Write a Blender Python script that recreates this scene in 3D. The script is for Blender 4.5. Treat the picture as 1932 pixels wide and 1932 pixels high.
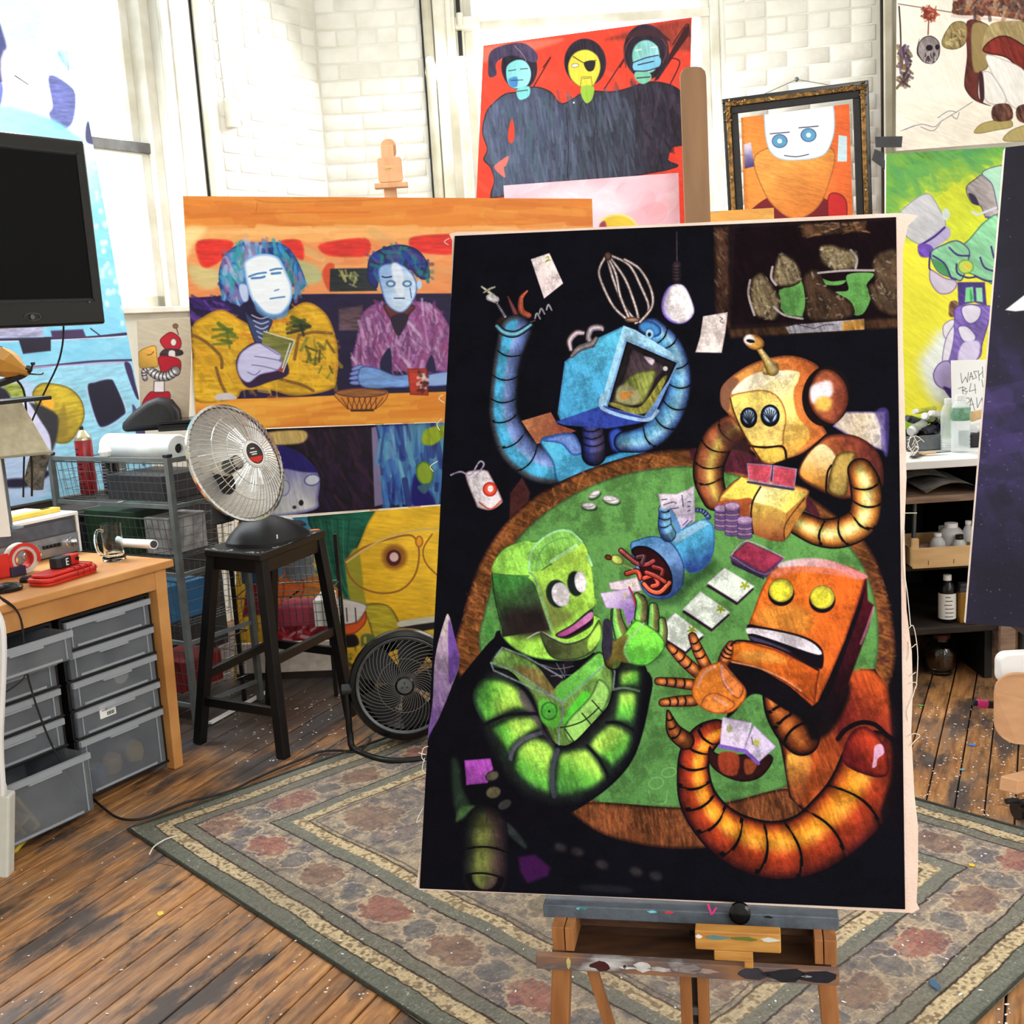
import bpy,bmesh,math,random
import numpy as np
from math import sin,cos,pi,radians,sqrt,atan2
from mathutils import Vector,Matrix
for _o in list(bpy.data.objects):bpy.data.objects.remove(_o)
SC=bpy.context.scene
COL=SC.collection
random.seed(7)
# ------------------------------------------------------------------ camera
FPX=2175.0;PIT=radians(9.5);ROL=radians(3.5);CH=1.55
cf=np.array([0,cos(PIT),-sin(PIT)]);_u0=np.array([0,sin(PIT),cos(PIT)]);_r0=np.array([1.0,0,0])
cr=cos(ROL)*_r0-sin(ROL)*_u0;cu=sin(ROL)*_r0+cos(ROL)*_u0
CO=np.array([0,0,CH])
cam_d=bpy.data.cameras.new('camera');cam=bpy.data.objects.new('camera',cam_d);COL.objects.link(cam)
cam_d.sensor_width=36.0;cam_d.lens=FPX/1932*36.0;cam_d.clip_start=0.05;cam_d.clip_end=200
M=Matrix.Identity(4)
for i in range(3):
    M[i][0]=cr[i];M[i][1]=cu[i];M[i][2]=-cf[i];M[i][3]=CO[i]
cam.matrix_world=M
SC.camera=cam
# ------------------------------------------------------------------ view, world, window daylight and added fill
SC.view_settings.view_transform='Standard';SC.view_settings.look='None'
SC.view_settings.exposure=0.5;SC.view_settings.gamma=1.0;SC.view_settings.use_curve_mapping=False
W=bpy.data.worlds.new('World');SC.world=W;W.use_nodes=True
_bg=W.node_tree.nodes['Background'];_bg.inputs[0].default_value=(0.93,0.97,1.0,1);_bg.inputs[1].default_value=2.7
def area_light(name,loc,target,sx,sy,power,col=(1,1,1)):
    d=bpy.data.lights.new(name,'AREA');d.shape='RECTANGLE';d.size=sx;d.size_y=sy;d.energy=power;d.color=col
    o=bpy.data.objects.new(name,d);COL.objects.link(o);o.location=loc
    o.rotation_euler=(Vector(target)-Vector(loc)).to_track_quat('-Z','Y').to_euler()
    return o
area_light('fill_behind_camera',(1.3,-2.9,2.5),(0.2,3.5,0.5),3.6,2.4,200,(1.0,0.985,0.96))  # unseen fill from behind the camera; the wall there has no window
area_light('fill_right_side',(3.7,1.2,2.6),(0.0,2.6,0.2),2.4,2.2,60,(0.98,0.99,1.0))  # added side fill from the right, no window on that side
area_light('daylight_left_window',(-2.5,4.9,2.4),(0.8,3.6,0.6),1.3,2.2,170,(0.95,0.98,1.0))
area_light('daylight_center_window',(0.35,7.0,3.3),(0.3,3.0,0.6),1.4,1.0,120,(0.97,0.99,1.0))
# ------------------------------------------------------------------ geometry of the photograph's rays, used to find where things stand
def ray(px,py):return(px-966)/FPX*cr-(py-966)/FPX*cu+cf
def onfloor(px,py,z=0.0):
    d=ray(px,py);return CO+d*(z-CH)/d[2]
def aty(px,py,Y):
    d=ray(px,py);return CO+d*Y/d[1]
def onplane(px,py,p0,n):
    d=ray(px,py);p0=np.array(p0,float);n=np.array(n,float);return CO+d*((p0-CO)@n)/(d@n)
# ------------------------------------------------------------------ a small painter: flat artwork rastered in memory for the canvases
def s01(v):return np.array(v,np.float32)/255.0
_rt=np.random.default_rng(3).random((256,256)).astype(np.float32)
def vnoise(x,y,seed=0):
    x=x+seed*37.3;y=y+seed*91.7
    xi=np.floor(x).astype(int);yi=np.floor(y).astype(int);fx=x-xi;fy=y-yi
    fx=fx*fx*(3-2*fx);fy=fy*fy*(3-2*fy)
    x0=xi&255;x1=(xi+1)&255;y0=yi&255;y1=(yi+1)&255
    return(_rt[y0,x0]*(1-fx)+_rt[y0,x1]*fx)*(1-fy)+(_rt[y1,x0]*(1-fx)+_rt[y1,x1]*fx)*fy
def crom(P,closed=True,n=5):
    P=np.asarray(P,float);N=len(P);out=[]
    ts=np.arange(n)/n
    for i in range(N if closed else N-1):
        if closed:a,b,c,d=P[i-1],P[i],P[(i+1)%N],P[(i+2)%N]
        else:a,b,c,d=P[max(i-1,0)],P[i],P[i+1],P[min(i+2,N-1)]
        for t in ts:
            out.append(0.5*((2*b)+(c-a)*t+(2*a-5*b+4*c-d)*t*t+(3*b-a-3*c+d)*t**3))
    if not closed:out.append(P[-1])
    return np.array(out)
def ell(cx,cy,rx,ry,rot=0,n=14,a0=0,a1=360):
    c,s=cos(radians(rot)),sin(radians(rot));o=[]
    full=a1-a0>=360
    for i in range(n if full else n+1):
        t=radians(a0+(a1-a0)*i/n);x,y=rx*cos(t),ry*sin(t)
        o.append((cx+x*c-y*s,cy+x*s+y*c))
    return o
class Paint:
    def __init__(self,corners,p0,n,res,base,margin=0.0,tex=0.06):
        self.n=np.array(n,float);self.n/=np.linalg.norm(self.n);self.p0=np.array(p0,float)
        self.c3=[onplane(x,y,self.p0,self.n)for x,y in corners]
        ex=self.c3[1]-self.c3[0];ex/=np.linalg.norm(ex);self.ex=ex
        ey=np.cross(ex,self.n);ey/=np.linalg.norm(ey)
        if ey@(self.c3[3]-self.c3[0])<0:ey=-ey
        self.ey=ey
        L=np.array([[(c-self.c3[0])@ex,(c-self.c3[0])@ey]for c in self.c3])
        self.lo=L.min(0)-margin;self.hi=L.max(0)+margin;self.res=res;self.L=L
        self.w=int(math.ceil((self.hi[0]-self.lo[0])*res));self.h=int(math.ceil((self.hi[1]-self.lo[1])*res))
        self.A=np.empty((self.h,self.w,3),np.float32);self.A[:]=s01(base)
        self.o=(0,0);self.k=1.0;self.dir=20;self.tx=tex;self.lw=1.0
        if tex:self._tex(np.s_[0:self.h,0:self.w],self.A,tex,20,1)
    def z(self,ox,oy,k):self.o=(ox,oy);self.k=float(k);return self
    def loc(self,P):
        P=np.asarray(P,float).reshape(-1,2)/self.k+np.array(self.o)
        d=((P[:,:1]-966)/FPX)*cr-((P[:,1:2]-966)/FPX)*cu+cf
        t=((self.p0-CO)@self.n)/(d@self.n)
        q=CO+d*t[:,None]-self.c3[0]
        return(np.stack([q@self.ex,q@self.ey],1)-self.lo)*self.res
    def sc(self,p):
        a=self.loc([p,(p[0]+5*self.k,p[1]),(p[0],p[1]+5*self.k)])
        return(np.linalg.norm(a[1]-a[0])+np.linalg.norm(a[2]-a[0]))/10/self.k
    def _tex(self,sl,C,amp,ang,seed):
        y0,x0=sl[0].start,sl[1].start;h,w=C.shape[:2]
        Y,X=np.mgrid[y0:y0+h,x0:x0+w].astype(np.float32)
        c,s=cos(radians(ang)),sin(radians(ang))
        U=X*c+Y*s;V=-X*s+Y*c
        n=vnoise(U/28,V/4.5,seed)*0.55+vnoise(U/9,V/2.2,seed+5)*0.35+vnoise(X/55,Y/55,seed+9)*0.5-0.7
        C*=(1+amp*2*n)[...,None]
    def _box(self,P,pad):
        x0=max(int(P[:,0].min()-pad),0);x1=min(int(P[:,0].max()+pad)+2,self.w)
        y0=max(int(P[:,1].min()-pad),0);y1=min(int(P[:,1].max()+pad)+2,self.h)
        return x0,x1,y0,y1
    def _seg(self,D,x0,y0,a,b,band):
        h,w=D.shape
        i0=max(int(min(a[0],b[0])-band)-x0,0);i1=min(int(max(a[0],b[0])+band)+2-x0,w)
        j0=max(int(min(a[1],b[1])-band)-y0,0);j1=min(int(max(a[1],b[1])+band)+2-y0,h)
        if i0>=i1 or j0>=j1:return
        X=(np.arange(i0,i1)+x0-a[0]).astype(np.float32)[None,:];Y=(np.arange(j0,j1)+y0-a[1]).astype(np.float32)[:,None]
        dx,dy=b-a;L=dx*dx+dy*dy+1e-9
        t=np.clip((X*dx+Y*dy)/L,0,1)
        d=np.sqrt((X-t*dx)**2+(Y-t*dy)**2)
        v=D[j0:j1,i0:i1];np.minimum(v,d,out=v)
    def F(self,pts,col,s=1.2,rim=None,rw=6,g=None,tex=None,a=1.0,sm=1,ang=None,ol=None,ow=2):
        """closed shape; g = (p0, p1, colour at p1[, colour beyond]); rim = colour towards the edge; ol = outline"""
        P=self.loc(crom(pts)if sm else pts)
        pc=(np.asarray(pts[0]));k=self.sc(pc)*self.k if False else 1.0
        band=max(s,rw if rim is not None else 0)+2
        x0,x1,y0,y1=self._box(P,s+2)
        if x0>=x1 or y0>=y1:return self
        h,w=y1-y0,x1-x0
        ins=np.zeros((h,w),bool);D=np.full((h,w),band,np.float32)
        xs=(np.arange(x0,x1)).astype(np.float32)[None,:]
        for i in range(len(P)):
            p,q=P[i-1],P[i]
            if p[1]!=q[1]:
                lo,hi=(p,q)if p[1]<q[1]else(q,p)
                j0=max(int(math.ceil(lo[1]))-y0,0);j1=min(int(math.ceil(hi[1]))-y0,h)
                if j0<j1:
                    yy=np.arange(j0,j1)+y0
                    xc=lo[0]+(yy-lo[1])*(hi[0]-lo[0])/(hi[1]-lo[1])
                    ins[j0:j1]^=xs<xc[:,None]
            self._seg(D,x0,y0,p,q,band)
        D=np.where(ins,D,-D)
        cov=np.clip(D/s+0.5,0,1)
        if s>2:cov=cov*cov*(3-2*cov)
        C=np.empty((h,w,3),np.float32);C[:]=s01(col)
        if g is not None:
            gp=self.loc([g[0],g[1]]);d=gp[1]-gp[0];L=d@d
            X=xs-gp[0][0];Y=(np.arange(y0,y1)-gp[0][1]).astype(np.float32)[:,None]
            t=(X*d[0]+Y*d[1])/L
            t=t+0.18*(vnoise((xs+Y*0)/14,(Y+xs*0)/14,3)-0.5)
            cs=[s01(col)]+[s01(c)for c in g[2:]];m=len(cs)-1
            t=np.clip(t,0,1)*m;i=np.minimum(t.astype(int),m-1);fr=(t-i)[...,None]
            cs=np.array(cs);C=cs[i]*(1-fr)+cs[i+1]*fr;C=C.astype(np.float32)
        if rim is not None:
            t=np.clip(D/rw,0,1);t=(t*t*(3-2*t))[...,None];C=s01(rim)*(1-t)+C*t
        tx=self.tx if tex is None else tex
        if tx:self._tex(np.s_[y0:y1,x0:x1],C,tx,self.dir if ang is None else ang,2)
        cv=(cov*a)[...,None]
        V=self.A[y0:y1,x0:x1];V[:]=V*(1-cv)+C*cv
        if ol is not None:self.L_(list(pts)+[pts[0]]if not sm else pts,ow,ol,sm=sm,closed=bool(sm))
        return self
    def L_(self,pts,w,col,a=1.0,s=1.2,sm=1,closed=False,tex=0.0):
        Q=crom(pts,closed)if sm and len(pts)>2 else np.asarray(pts,float)
        if closed:Q=np.vstack([Q,Q[:1]])
        P=self.loc(Q);hw=w*getattr(self,'lw',1.0)/2;band=hw+s+2
        x0,x1,y0,y1=self._box(P,band)
        if x0>=x1 or y0>=y1:return self
        D=np.full((y1-y0,x1-x0),band,np.float32)
        for i in range(len(P)-1):self._seg(D,x0,y0,P[i],P[i+1],band)
        cov=np.clip((hw-D)/s+0.5,0,1)*a
        C=s01(col);V=self.A[y0:y1,x0:x1]
        if tex:
            Y,X=np.mgrid[y0:y1,x0:x1].astype(np.float32);cov=cov*np.clip(1-tex+2*tex*vnoise(X/3,Y/3,4),0,1)
        cv=cov[...,None]
        V[:]=V*(1-cv)+C*cv
        return self
    def T(self,pts,ramp,rings=0,rc=(10,8,12),rwid=3,bulge=0.35,ol=None,olw=3,cell=0.35,a=1.0,tex=0.12,hl=None,r0=0.0,round_=True):
        """segmented tube: pts (x, y, radius); ramp [(t, colour)] across, t in -1..1 (left to right of travel)"""
        P3=crom([(p[0],p[1],p[2])for p in pts],False,7)
        Q=self.loc(P3[:,:2]);kk=self.sc((pts[0][0],pts[0][1]));R=P3[:,2]*kk
        sg=np.linalg.norm(np.diff(Q,axis=0),axis=1);S=np.concatenate([[0],np.cumsum(sg)]);tot=S[-1]
        pad=R.max()+4+olw
        x0,x1,y0,y1=self._box(Q,pad)
        if x0>=x1 or y0>=y1:return self
        h,w=y1-y0,x1-x0
        best=np.full((h,w),9.0,np.float32);Tt=np.zeros((h,w),np.float32);Ss=np.zeros((h,w),np.float32);RR=np.ones((h,w),np.float32)
        for i in range(len(Q)-1):
            p,q=Q[i],Q[i+1];rm=max(R[i],R[i+1])+olw+3
            i0=max(int(min(p[0],q[0])-rm)-x0,0);i1=min(int(max(p[0],q[0])+rm)+2-x0,w)
            j0=max(int(min(p[1],q[1])-rm)-y0,0);j1=min(int(max(p[1],q[1])+rm)+2-y0,h)
            if i0>=i1 or j0>=j1:continue
            X=(np.arange(i0,i1)+x0-p[0]).astype(np.float32)[None,:];Y=(np.arange(j0,j1)+y0-p[1]).astype(np.float32)[:,None]
            dx,dy=q-p;L=dx*dx+dy*dy+1e-9;tt=(X*dx+Y*dy)/L
            if(not round_)and i in(0,len(Q)-2):pass
            t=np.clip(tt,0,1);ex=X-t*dx;ey_=Y-t*dy;d=np.sqrt(ex*ex+ey_*ey_);r=R[i]*(1-t)+R[i+1]*t
            v=d/r
            if not round_:
                if i==0:v=np.where(tt<0,9,v)
                if i==len(Q)-2:v=np.where(tt>1,9,v)
            sgn=np.sign(-X*dy+Y*dx)
            b=best[j0:j1,i0:i1];m=v<b
            b[m]=v[m];Tt[j0:j1,i0:i1][m]=(sgn*v)[m];Ss[j0:j1,i0:i1][m]=(S[i]+t*(S[i+1]-S[i]))[m];RR[j0:j1,i0:i1][m]=r[m]
        if ol is not None:
            cv=(np.clip((1-best)*RR+olw+0.5,0,1)*a)[...,None]
            V=self.A[y0:y1,x0:x1];V[:]=V*(1-cv)+s01(ol)*cv
        cov=np.clip((1-best)*RR+0.5,0,1)
        ts=[r[0]for r in ramp];C=np.stack([np.interp(Tt,ts,[s01(r[1])[c]for r in ramp])for c in range(3)],-1).astype(np.float32)
        if rings:
            if isinstance(rings,int):rp=np.linspace(0,tot,rings+1)
            else:rp=np.array(rings)*tot
            sb=Ss+bulge*RR*(Tt*Tt)
            idx=np.clip(np.searchsorted(rp,sb),1,len(rp)-1)
            lo,hi=rp[idx-1],rp[idx];ph=np.clip((sb-lo)/(hi-lo+1e-6),0,1)
            shade=1-cell*np.abs(2*ph-1)**2.2
            C*=shade[...,None]
            if hl is not None:
                hv=np.exp(-((Tt-hl[0])/hl[1])**2)*np.exp(-((ph-0.5)/0.28)**2)*hl[3]
                C=C*(1-hv[...,None])+s01(hl[2])*hv[...,None]
            dd=np.minimum(np.where(rp[idx-1]>1,np.abs(sb-lo),99),np.where(rp[idx]<tot-1,np.abs(hi-sb),99))
            lv=np.clip(rwid/2-dd+0.5,0,1)[...,None]
            C=C*(1-lv)+s01(rc)*lv
        if tex:self._tex(np.s_[y0:y1,x0:x1],C,tex,self.dir,6)
        cv=(cov*a)[...,None];V=self.A[y0:y1,x0:x1];V[:]=V*(1-cv)+C*cv
        return self
    def specks(self,n,col,r=(0.5,1.4),a=0.7,seed=1):
        g=np.random.default_rng(seed)
        for _ in range(n):
            x,y,q=g.random()*self.w,g.random()*self.h,r[0]+(r[1]-r[0])*g.random()
            x0,x1,y0,y1=int(max(x-3,0)),int(min(x+4,self.w)),int(max(y-3,0)),int(min(y+4,self.h))
            Y,X=np.mgrid[y0:y1,x0:x1];cv=(np.clip(q-np.hypot(X-x,Y-y)+0.5,0,1)*a)[...,None]
            V=self.A[y0:y1,x0:x1];V[:]=V*(1-cv)+s01(col)*cv
        return self
    def strokes(self,pts,cols,n,ln=30,wd=6,ang=0,spread=25,a=0.7,seed=1):
        """loose brush dabs inside a polygon's bounding box, kept inside the polygon"""
        P=self.loc(pts);g=np.random.default_rng(seed)
        x0,y0=P.min(0);x1,y1=P.max(0);c=0
        for _ in range(n*6):
            x,y=x0+(x1-x0)*g.random(),y0+(y1-y0)*g.random();ins=False
            for i in range(len(P)):
                p,q=P[i-1],P[i]
                if(p[1]>y)!=(q[1]>y)and x<p[0]+(y-p[1])*(q[0]-p[0])/(q[1]-p[1]):ins=not ins
            if not ins:continue
            an=radians(ang+spread*(g.random()-0.5)*2);l=ln*(0.5+g.random())/2;d=np.array([cos(an),sin(an)])*l
            A_,B_=np.array([x,y])-d,np.array([x,y])+d;wv=wd*(0.5+g.random())/2
            bx=self._box(np.array([A_,B_]),wv+4)
            if bx[0]>=bx[1]or bx[2]>=bx[3]:continue
            D=np.full((bx[3]-bx[2],bx[1]-bx[0]),wv+4,np.float32);self._seg(D,bx[0],bx[2],A_,B_,wv+4)
            C=s01(cols[int(g.integers(len(cols)))]);cv=(np.clip((wv-D)/2.0+0.5,0,1)*a*(0.6+0.4*g.random()))[...,None]
            V=self.A[bx[2]:bx[3],bx[0]:bx[1]];V[:]=V*(1-cv)+C*cv;c+=1
            if c>=n:break
        return self
# ------------------------------------------------------------------ the large painting on the near easel: four robots round a card table
def art_main(p):
    K=(9,8,15)
    p.dir=70
    # red-brown dark top right, picture within the picture (plain stand-in)
    p.z(1300,400,4.39)
    p.F([(200,110),(320,90),(1800,30),(1800,950),(340,1040),(210,830)],(24,14,18),sm=0,tex=.2)
    p.F([(380,130),(1780,60),(1760,860),(350,935)],(18,7,12),sm=0,tex=.3)
    p.F([(200,120),(330,110),(350,1000),(220,830)],(58,38,30),sm=0,tex=.5,rim=(30,18,18),rw=8)
    p.F([(320,960),(1760,860),(1760,960),(330,1050)],(60,40,28),sm=0,tex=.5,rim=(26,16,14),rw=8)
    p.F([(910,90),(1480,60),(1470,160),(930,210)],(70,48,34),sm=0,tex=.6,rim=(30,18,14),rw=7)
    p.strokes([(920,90),(1480,60),(1470,160),(930,210)],[(130,96,62),(28,16,14),(160,130,110)],26,12,3,0)
    p.strokes([(210,120),(320,120),(330,1000),(230,830)],[(104,84,60),(30,18,14)],46,10,3,60)
    p.F([(745,640),(930,560),(985,700),(940,865),(800,850),(720,760)],(86,140,72),sm=0,rim=(60,92,52),rw=3)
    p.F([(1310,515),(1530,505),(1470,600),(1510,690),(1450,830),(1370,850),(1330,760),(1230,715),(1160,690),(1220,655),(1320,640)],(86,140,72));p.F([(1085,540),(1180,570),(1300,560),(1250,600),(1120,595)],(86,140,72))
    for pp,c in(([(520,540),(610,500),(720,640),(760,740),(720,890),(600,880),(530,840),(500,680)],(120,104,78)),
                  ([(700,460),(760,330),(900,420),(930,560),(820,620),(700,590)],(134,118,90)),
                  ([(1080,280),(1180,260),(1300,300),(1400,320),(1390,460),(1200,480),(1090,400)],(118,104,78)),
                  ([(950,520),(1060,470),(1150,620),(1340,740),(1340,870),(1000,890),(960,700)],(66,48,36)),
                  ([(1510,420),(1590,320),(1760,340),(1760,830),(1560,800),(1480,620),(1540,560)],(74,58,44))):
        p.F(pp,c,rim=(34,22,20),rw=9,tex=.4)
        p.strokes(pp,[(160,146,112),(60,44,34),(190,180,160),(40,26,24),(100,84,60)],60,6,2.6,50,80,.55,seed=len(pp)*7)
    for a in([(700,780),(790,850),(940,880)],[(1070,500),(1300,480),(1530,480)],[(505,560),(490,680),(540,850)],[(690,450),(680,540),(720,600)],[(1340,310),(1390,380),(1380,460)]):
        p.L_(a,5,(150,140,140))
    p.F([(800,950),(870,930),(1450,880),(1455,970),(830,1005)],(140,136,146),sm=0,tex=.3)
    p.F([(1270,905),(1450,885),(1455,965),(1270,980)],(176,128,60),sm=0,tex=.3)
    p.L_([(900,930),(990,950),(1040,960),(1130,930),(1200,930)],1.6,(50,44,60))
    # cards, whisk-like helmet, lamp
    p.z(780,400,4.83)
    p.F([(1068,430),(1238,372),(1365,650),(1190,790)],(222,210,208),sm=0,g=((1238,372),(1190,790),(204,186,190)),rim=(200,180,192),rw=3)
    p.L_([(1205,420),(1225,405),(1232,425),(1205,450),(1250,435)],2,(120,120,30))
    # hand hatch: plug, wires
    p.F([(750,1010),(800,950),(880,940),(1000,960),(1060,1030),(960,1090),(820,1080)],(48,28,26),rim=(24,16,22))
    p.T([(620,680,7),(700,740,14),(760,800,22)],[(-1,(120,120,110)),(0,(190,186,176)),(1,(90,80,70))],ol=(30,26,30),olw=2)
    p.T([(690,780,30),(750,800,32)],[(-1,(160,158,160)),(.2,(216,212,214)),(1,(110,100,110))])
    p.T([(640,735,8),(700,700,12),(740,685,10)],[(-1,(90,92,80)),(0,(160,156,136)),(1,(60,60,50))])
    p.T([(760,830,12),(840,960,14)],[(-1,(80,76,84)),(0,(170,164,180)),(1,(60,56,66))],rings=9,rwid=1.5)
    p.T([(860,770,8),(910,880,20),(960,980,26),(1010,1030,14)],[(-1,(60,30,34)),(0,(118,62,62)),(1,(40,22,26))])
    p.T([(1035,720,10),(980,790,22),(985,900,28),(1050,945,26)],[(-1,(150,70,40)),(0,(190,90,66)),(1,(70,34,30))])
    for q in((1130,960),(1170,915),(1235,880)):
        p.T([(q[0]-22,q[1]+10,9),(q[0]-5,q[1]-35,10),(q[0]+25,q[1]+15,8)],[(-1,(90,86,96)),(0,(170,164,172)),(1,(60,56,66))])
    p.L_([(1040,1010),(1110,990)],2,(90,80,86))
    # blue robot raised left arm
    rb=[(-1,(34,34,40)),(-.78,(70,80,90)),(-.6,(66,160,206)),(-.1,(80,164,206)),(.1,(128,152,208)),(.5,(92,112,170)),(.8,(60,70,110)),(1,(22,22,30))]
    rbf=[(-a,c)for a,c in reversed(rb)]
    p.z(0,0,1)
    p.T([(972,625,30),(957,680,25),(950,745,25),(952,790,27),(972,840,32),(1008,872,32),(1040,882,30)],rbf,rings=[0,.16,.31,.45,.57,.72,.87,1],rwid=3,ol=(20,20,28),olw=2,cell=.2)
    p.z(780,400,4.83)
    p.T([(760,1040,16),(830,1100,20),(940,1110,20),(1070,1030,14)],[(-1,(50,90,110)),(0,(120,180,204)),(1,(40,70,86))],ol=(20,20,26))
    # beige shoulder card / desk piece
    p.z(1000,560,4.83)
    p.F([(-80,1130),(190,1050),(250,1160),(420,1220),(250,1290),(60,1340)],(196,128,86),sm=0,g=((-60,1100),(300,1200),(150,78,60)))
    # blue robot body
    p.F([(90,1310),(240,1250),(380,1240),(440,1300),(500,1450),(600,1480),(860,1400),(1060,1350),(1080,1400),(780,1520),(290,1700),(200,1500)],(82,170,206),g=((250,1300),(600,1650),(70,156,200),(60,150,196)),rim=(34,70,120),rw=7)
    p.F([(100,1310),(240,1255),(370,1240),(430,1290),(480,1420),(380,1440),(280,1340)],(104,132,196),rim=(46,74,150),rw=8)
    p.T([(560,1160,90),(575,1300,100),(580,1430,100)],[(-1,(30,28,50)),(-.5,(70,60,92)),(.2,(74,80,150)),(.7,(40,46,120)),(1,(16,16,40))],rings=4,rwid=2,ol=(10,10,20))
    p.F([(720,1230),(800,1190),(860,1260),(880,1400),(760,1410),(720,1330)],(44,70,160),rim=(20,24,70),rw=8)
    # right arm loop of blue robot
    p.T([(1100,300,110),(1260,420,95),(1340,600,100),(1360,800,100),(1300,1010,110),(1180,1190,118),(1040,1290,112),(860,1320,90)],
        [(-1,(24,30,60)),(-.8,(60,90,150)),(-.3,(140,190,222)),(.1,(110,176,214)),(.6,(80,140,196)),(.85,(50,80,140)),(1,(20,24,46))],rings=[0,.1,.17,.33,.46,.6,.73,.86,1],rwid=3,ol=(14,16,30),olw=2,cell=.28)
    p.F(ell(1090,290,110,70,20),(62,120,178),rim=(24,50,100),rw=8)
    p.F(ell(1088,335,46,52),(150,190,214),rim=(40,90,150),rw=5);p.F(ell(1086,342,16,20),(20,24,40))
    # TV head
    p.F([(330,560),(850,250),(1050,330),(1000,1060),(260,1150),(240,1080)],(20,20,32),s=8,sm=0)
    p.F([(315,590),(560,400),(860,260),(880,400),(700,1010),(280,1140),(250,1060)],(86,178,212),sm=0,g=((830,280),(300,1100),(74,160,204),(66,148,196)),rim=(60,118,160),rw=7,tex=.1)
    p.F([(850,260),(960,300),(1380,560),(1370,610),(860,400),(690,1000),(640,980),(770,520)],(150,196,226),sm=0,tex=.1)
    p.F([(870,370),(1360,590),(1110,1120),(1040,1135),(690,1010)],(126,164,204),sm=0,g=((900,400),(1100,1100),(96,130,190)))
    p.F([(880,405),(1335,600),(1260,760),(1040,1085),(705,1005)],(30,26,28),sm=0,rim=(8,8,12),rw=6)
    p.F([(920,470),(1090,540),(1240,650),(1100,800),(960,980),(760,1000),(740,940),(860,680)],(66,52,60),rim=(24,20,24),rw=9,tex=.4)
    p.F([(900,720),(1110,660),(1150,700),(1080,880),(1000,980),(780,960),(800,900)],(112,118,58),rim=(60,60,36),rw=7,tex=.35)
    p.F([(800,830),(900,800),(1010,900),(940,985),(790,940)],(138,134,96),s=8)
    p.F([(820,880),(940,870),(880,930),(830,925)],(170,108,50),s=5)
    p.F([(740,960),(960,1010),(1060,940),(1200,740),(1240,750),(1050,1060),(760,1000)],(132,128,54),s=3,a=.85,tex=.4)
    p.F([(1040,540),(1130,570),(1110,620),(1070,590)],(196,180,196),s=4);p.F(ell(1232,652,22,22),(226,220,226))
    p.F([(220,1140),(660,990),(1080,1110),(1000,1150),(700,1200),(320,1170)],(52,72,160),sm=0,g=((300,1120),(900,1150),(40,56,140)),s=3)
    p.L_([(655,900),(655,1010),(860,1090),(1070,1120),(1160,1040)],8,(160,196,230),a=.9)
    p.T([(370,480,18),(360,400,26),(420,330,28),(490,330,20)],[(-1,(60,44,42)),(0,(200,186,196)),(1,(90,76,90))],ol=(20,16,22))
    p.T([(560,430,22),(530,370,26),(560,290,30),(640,280,28),(660,300,14)],[(-1,(60,44,42)),(0,(200,190,204)),(1,(90,76,90))],ol=(20,16,22))
    p.T([(380,540,18),(450,470,30),(560,430,30),(600,380,20)],[(-1,(70,60,60)),(0,(140,130,134)),(1,(60,50,56))])
    # whisk
    p.z(1000,400,4.83)
    for a in([(690,400),(630,520),(650,640),(760,860),(900,990)],[(700,400),(760,620),(860,860),(960,985)],[(700,380),(860,600),(960,860),(990,990)],
              [(720,390),(900,480),(1010,680),(1080,860),(1040,960),(960,1010)],[(700,400),(780,560),(820,760),(900,960)],[(860,430),(1000,520),(1100,700),(1110,860),(1000,1000)]):
        p.L_(a,8,(60,44,40));p.L_(a,4.2,(196,184,186),tex=.4)
    p.F(ell(710,400,34,40),(104,76,66),rim=(40,26,26));p.F(ell(930,980,70,26),(150,120,100),rim=(60,40,36))
    # bulb
    p.L_([(1335,180),(1338,520)],3,(60,52,56));p.T([(1335,480,40),(1335,620,44)],[(-1,(20,16,24)),(0,(74,56,62)),(1,(26,18,26))],rings=5,rwid=1.5)
    p.F([(1270,670),(1400,670),(1480,830),(1490,930),(1410,1010),(1300,1010),(1210,930),(1200,800)],(196,186,216),rim=(94,66,160),rw=9)
    p.F([(1290,670),(1400,670),(1480,830),(1485,930),(1400,1005),(1310,990),(1250,900),(1250,780)],(226,218,222),s=5,rim=(200,190,206))
    p.z(1300,400,4.39)
    p.F([(115,860),(320,825),(300,1000),(270,1165),(50,1160),(90,1030)],(220,206,204),sm=0,rim=(190,170,176),rw=3)
    p.L_([(255,870),(275,880),(255,900),(280,915)],1.5,(70,60,60))
    # small popping can upper left
    p.z(780,840,4.83)
    p.F([(470,270),(560,225),(660,225),(700,270),(800,470),(800,530),(700,590),(590,570),(560,520)],(208,200,208),rim=(120,90,96),rw=5)
    p.F(ell(695,400,66,66),(206,70,50),rim=(140,30,30));p.F(ell(700,395,26,30),(226,216,220));p.L_([(600,520),(700,580),(800,500)],3,(186,70,50))
    p.L_([(340,270),(430,240),(520,270),(600,150),(640,180),(560,290)],4,(150,136,166),tex=.5);p.L_([(500,300),(620,290),(700,310)],3,(190,180,190))
    # chairs behind table
    p.z(0,0,1)
    p.F([(962,930),(985,900),(1000,930),(980,1010),(960,1010)],(60,30,30),sm=0,s=5)
    # table rim and felt
    p.F([(858,1240),(872,1160),(900,1070),(945,995),(1010,935),(1090,893),(1180,862),(1260,848),(1340,846),(1420,858),(1520,930),(1600,990),(1645,1040),(1672,1110),(1688,1190),(1686,1270),(1640,1400),(1570,1500),(1480,1560),(1390,1590),(1290,1602),(1190,1590),(1120,1565),(1070,1520),(980,1470),(900,1400)],(112,66,34),rim=(40,20,20),rw=10,tex=.5,ang=20)
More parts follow.
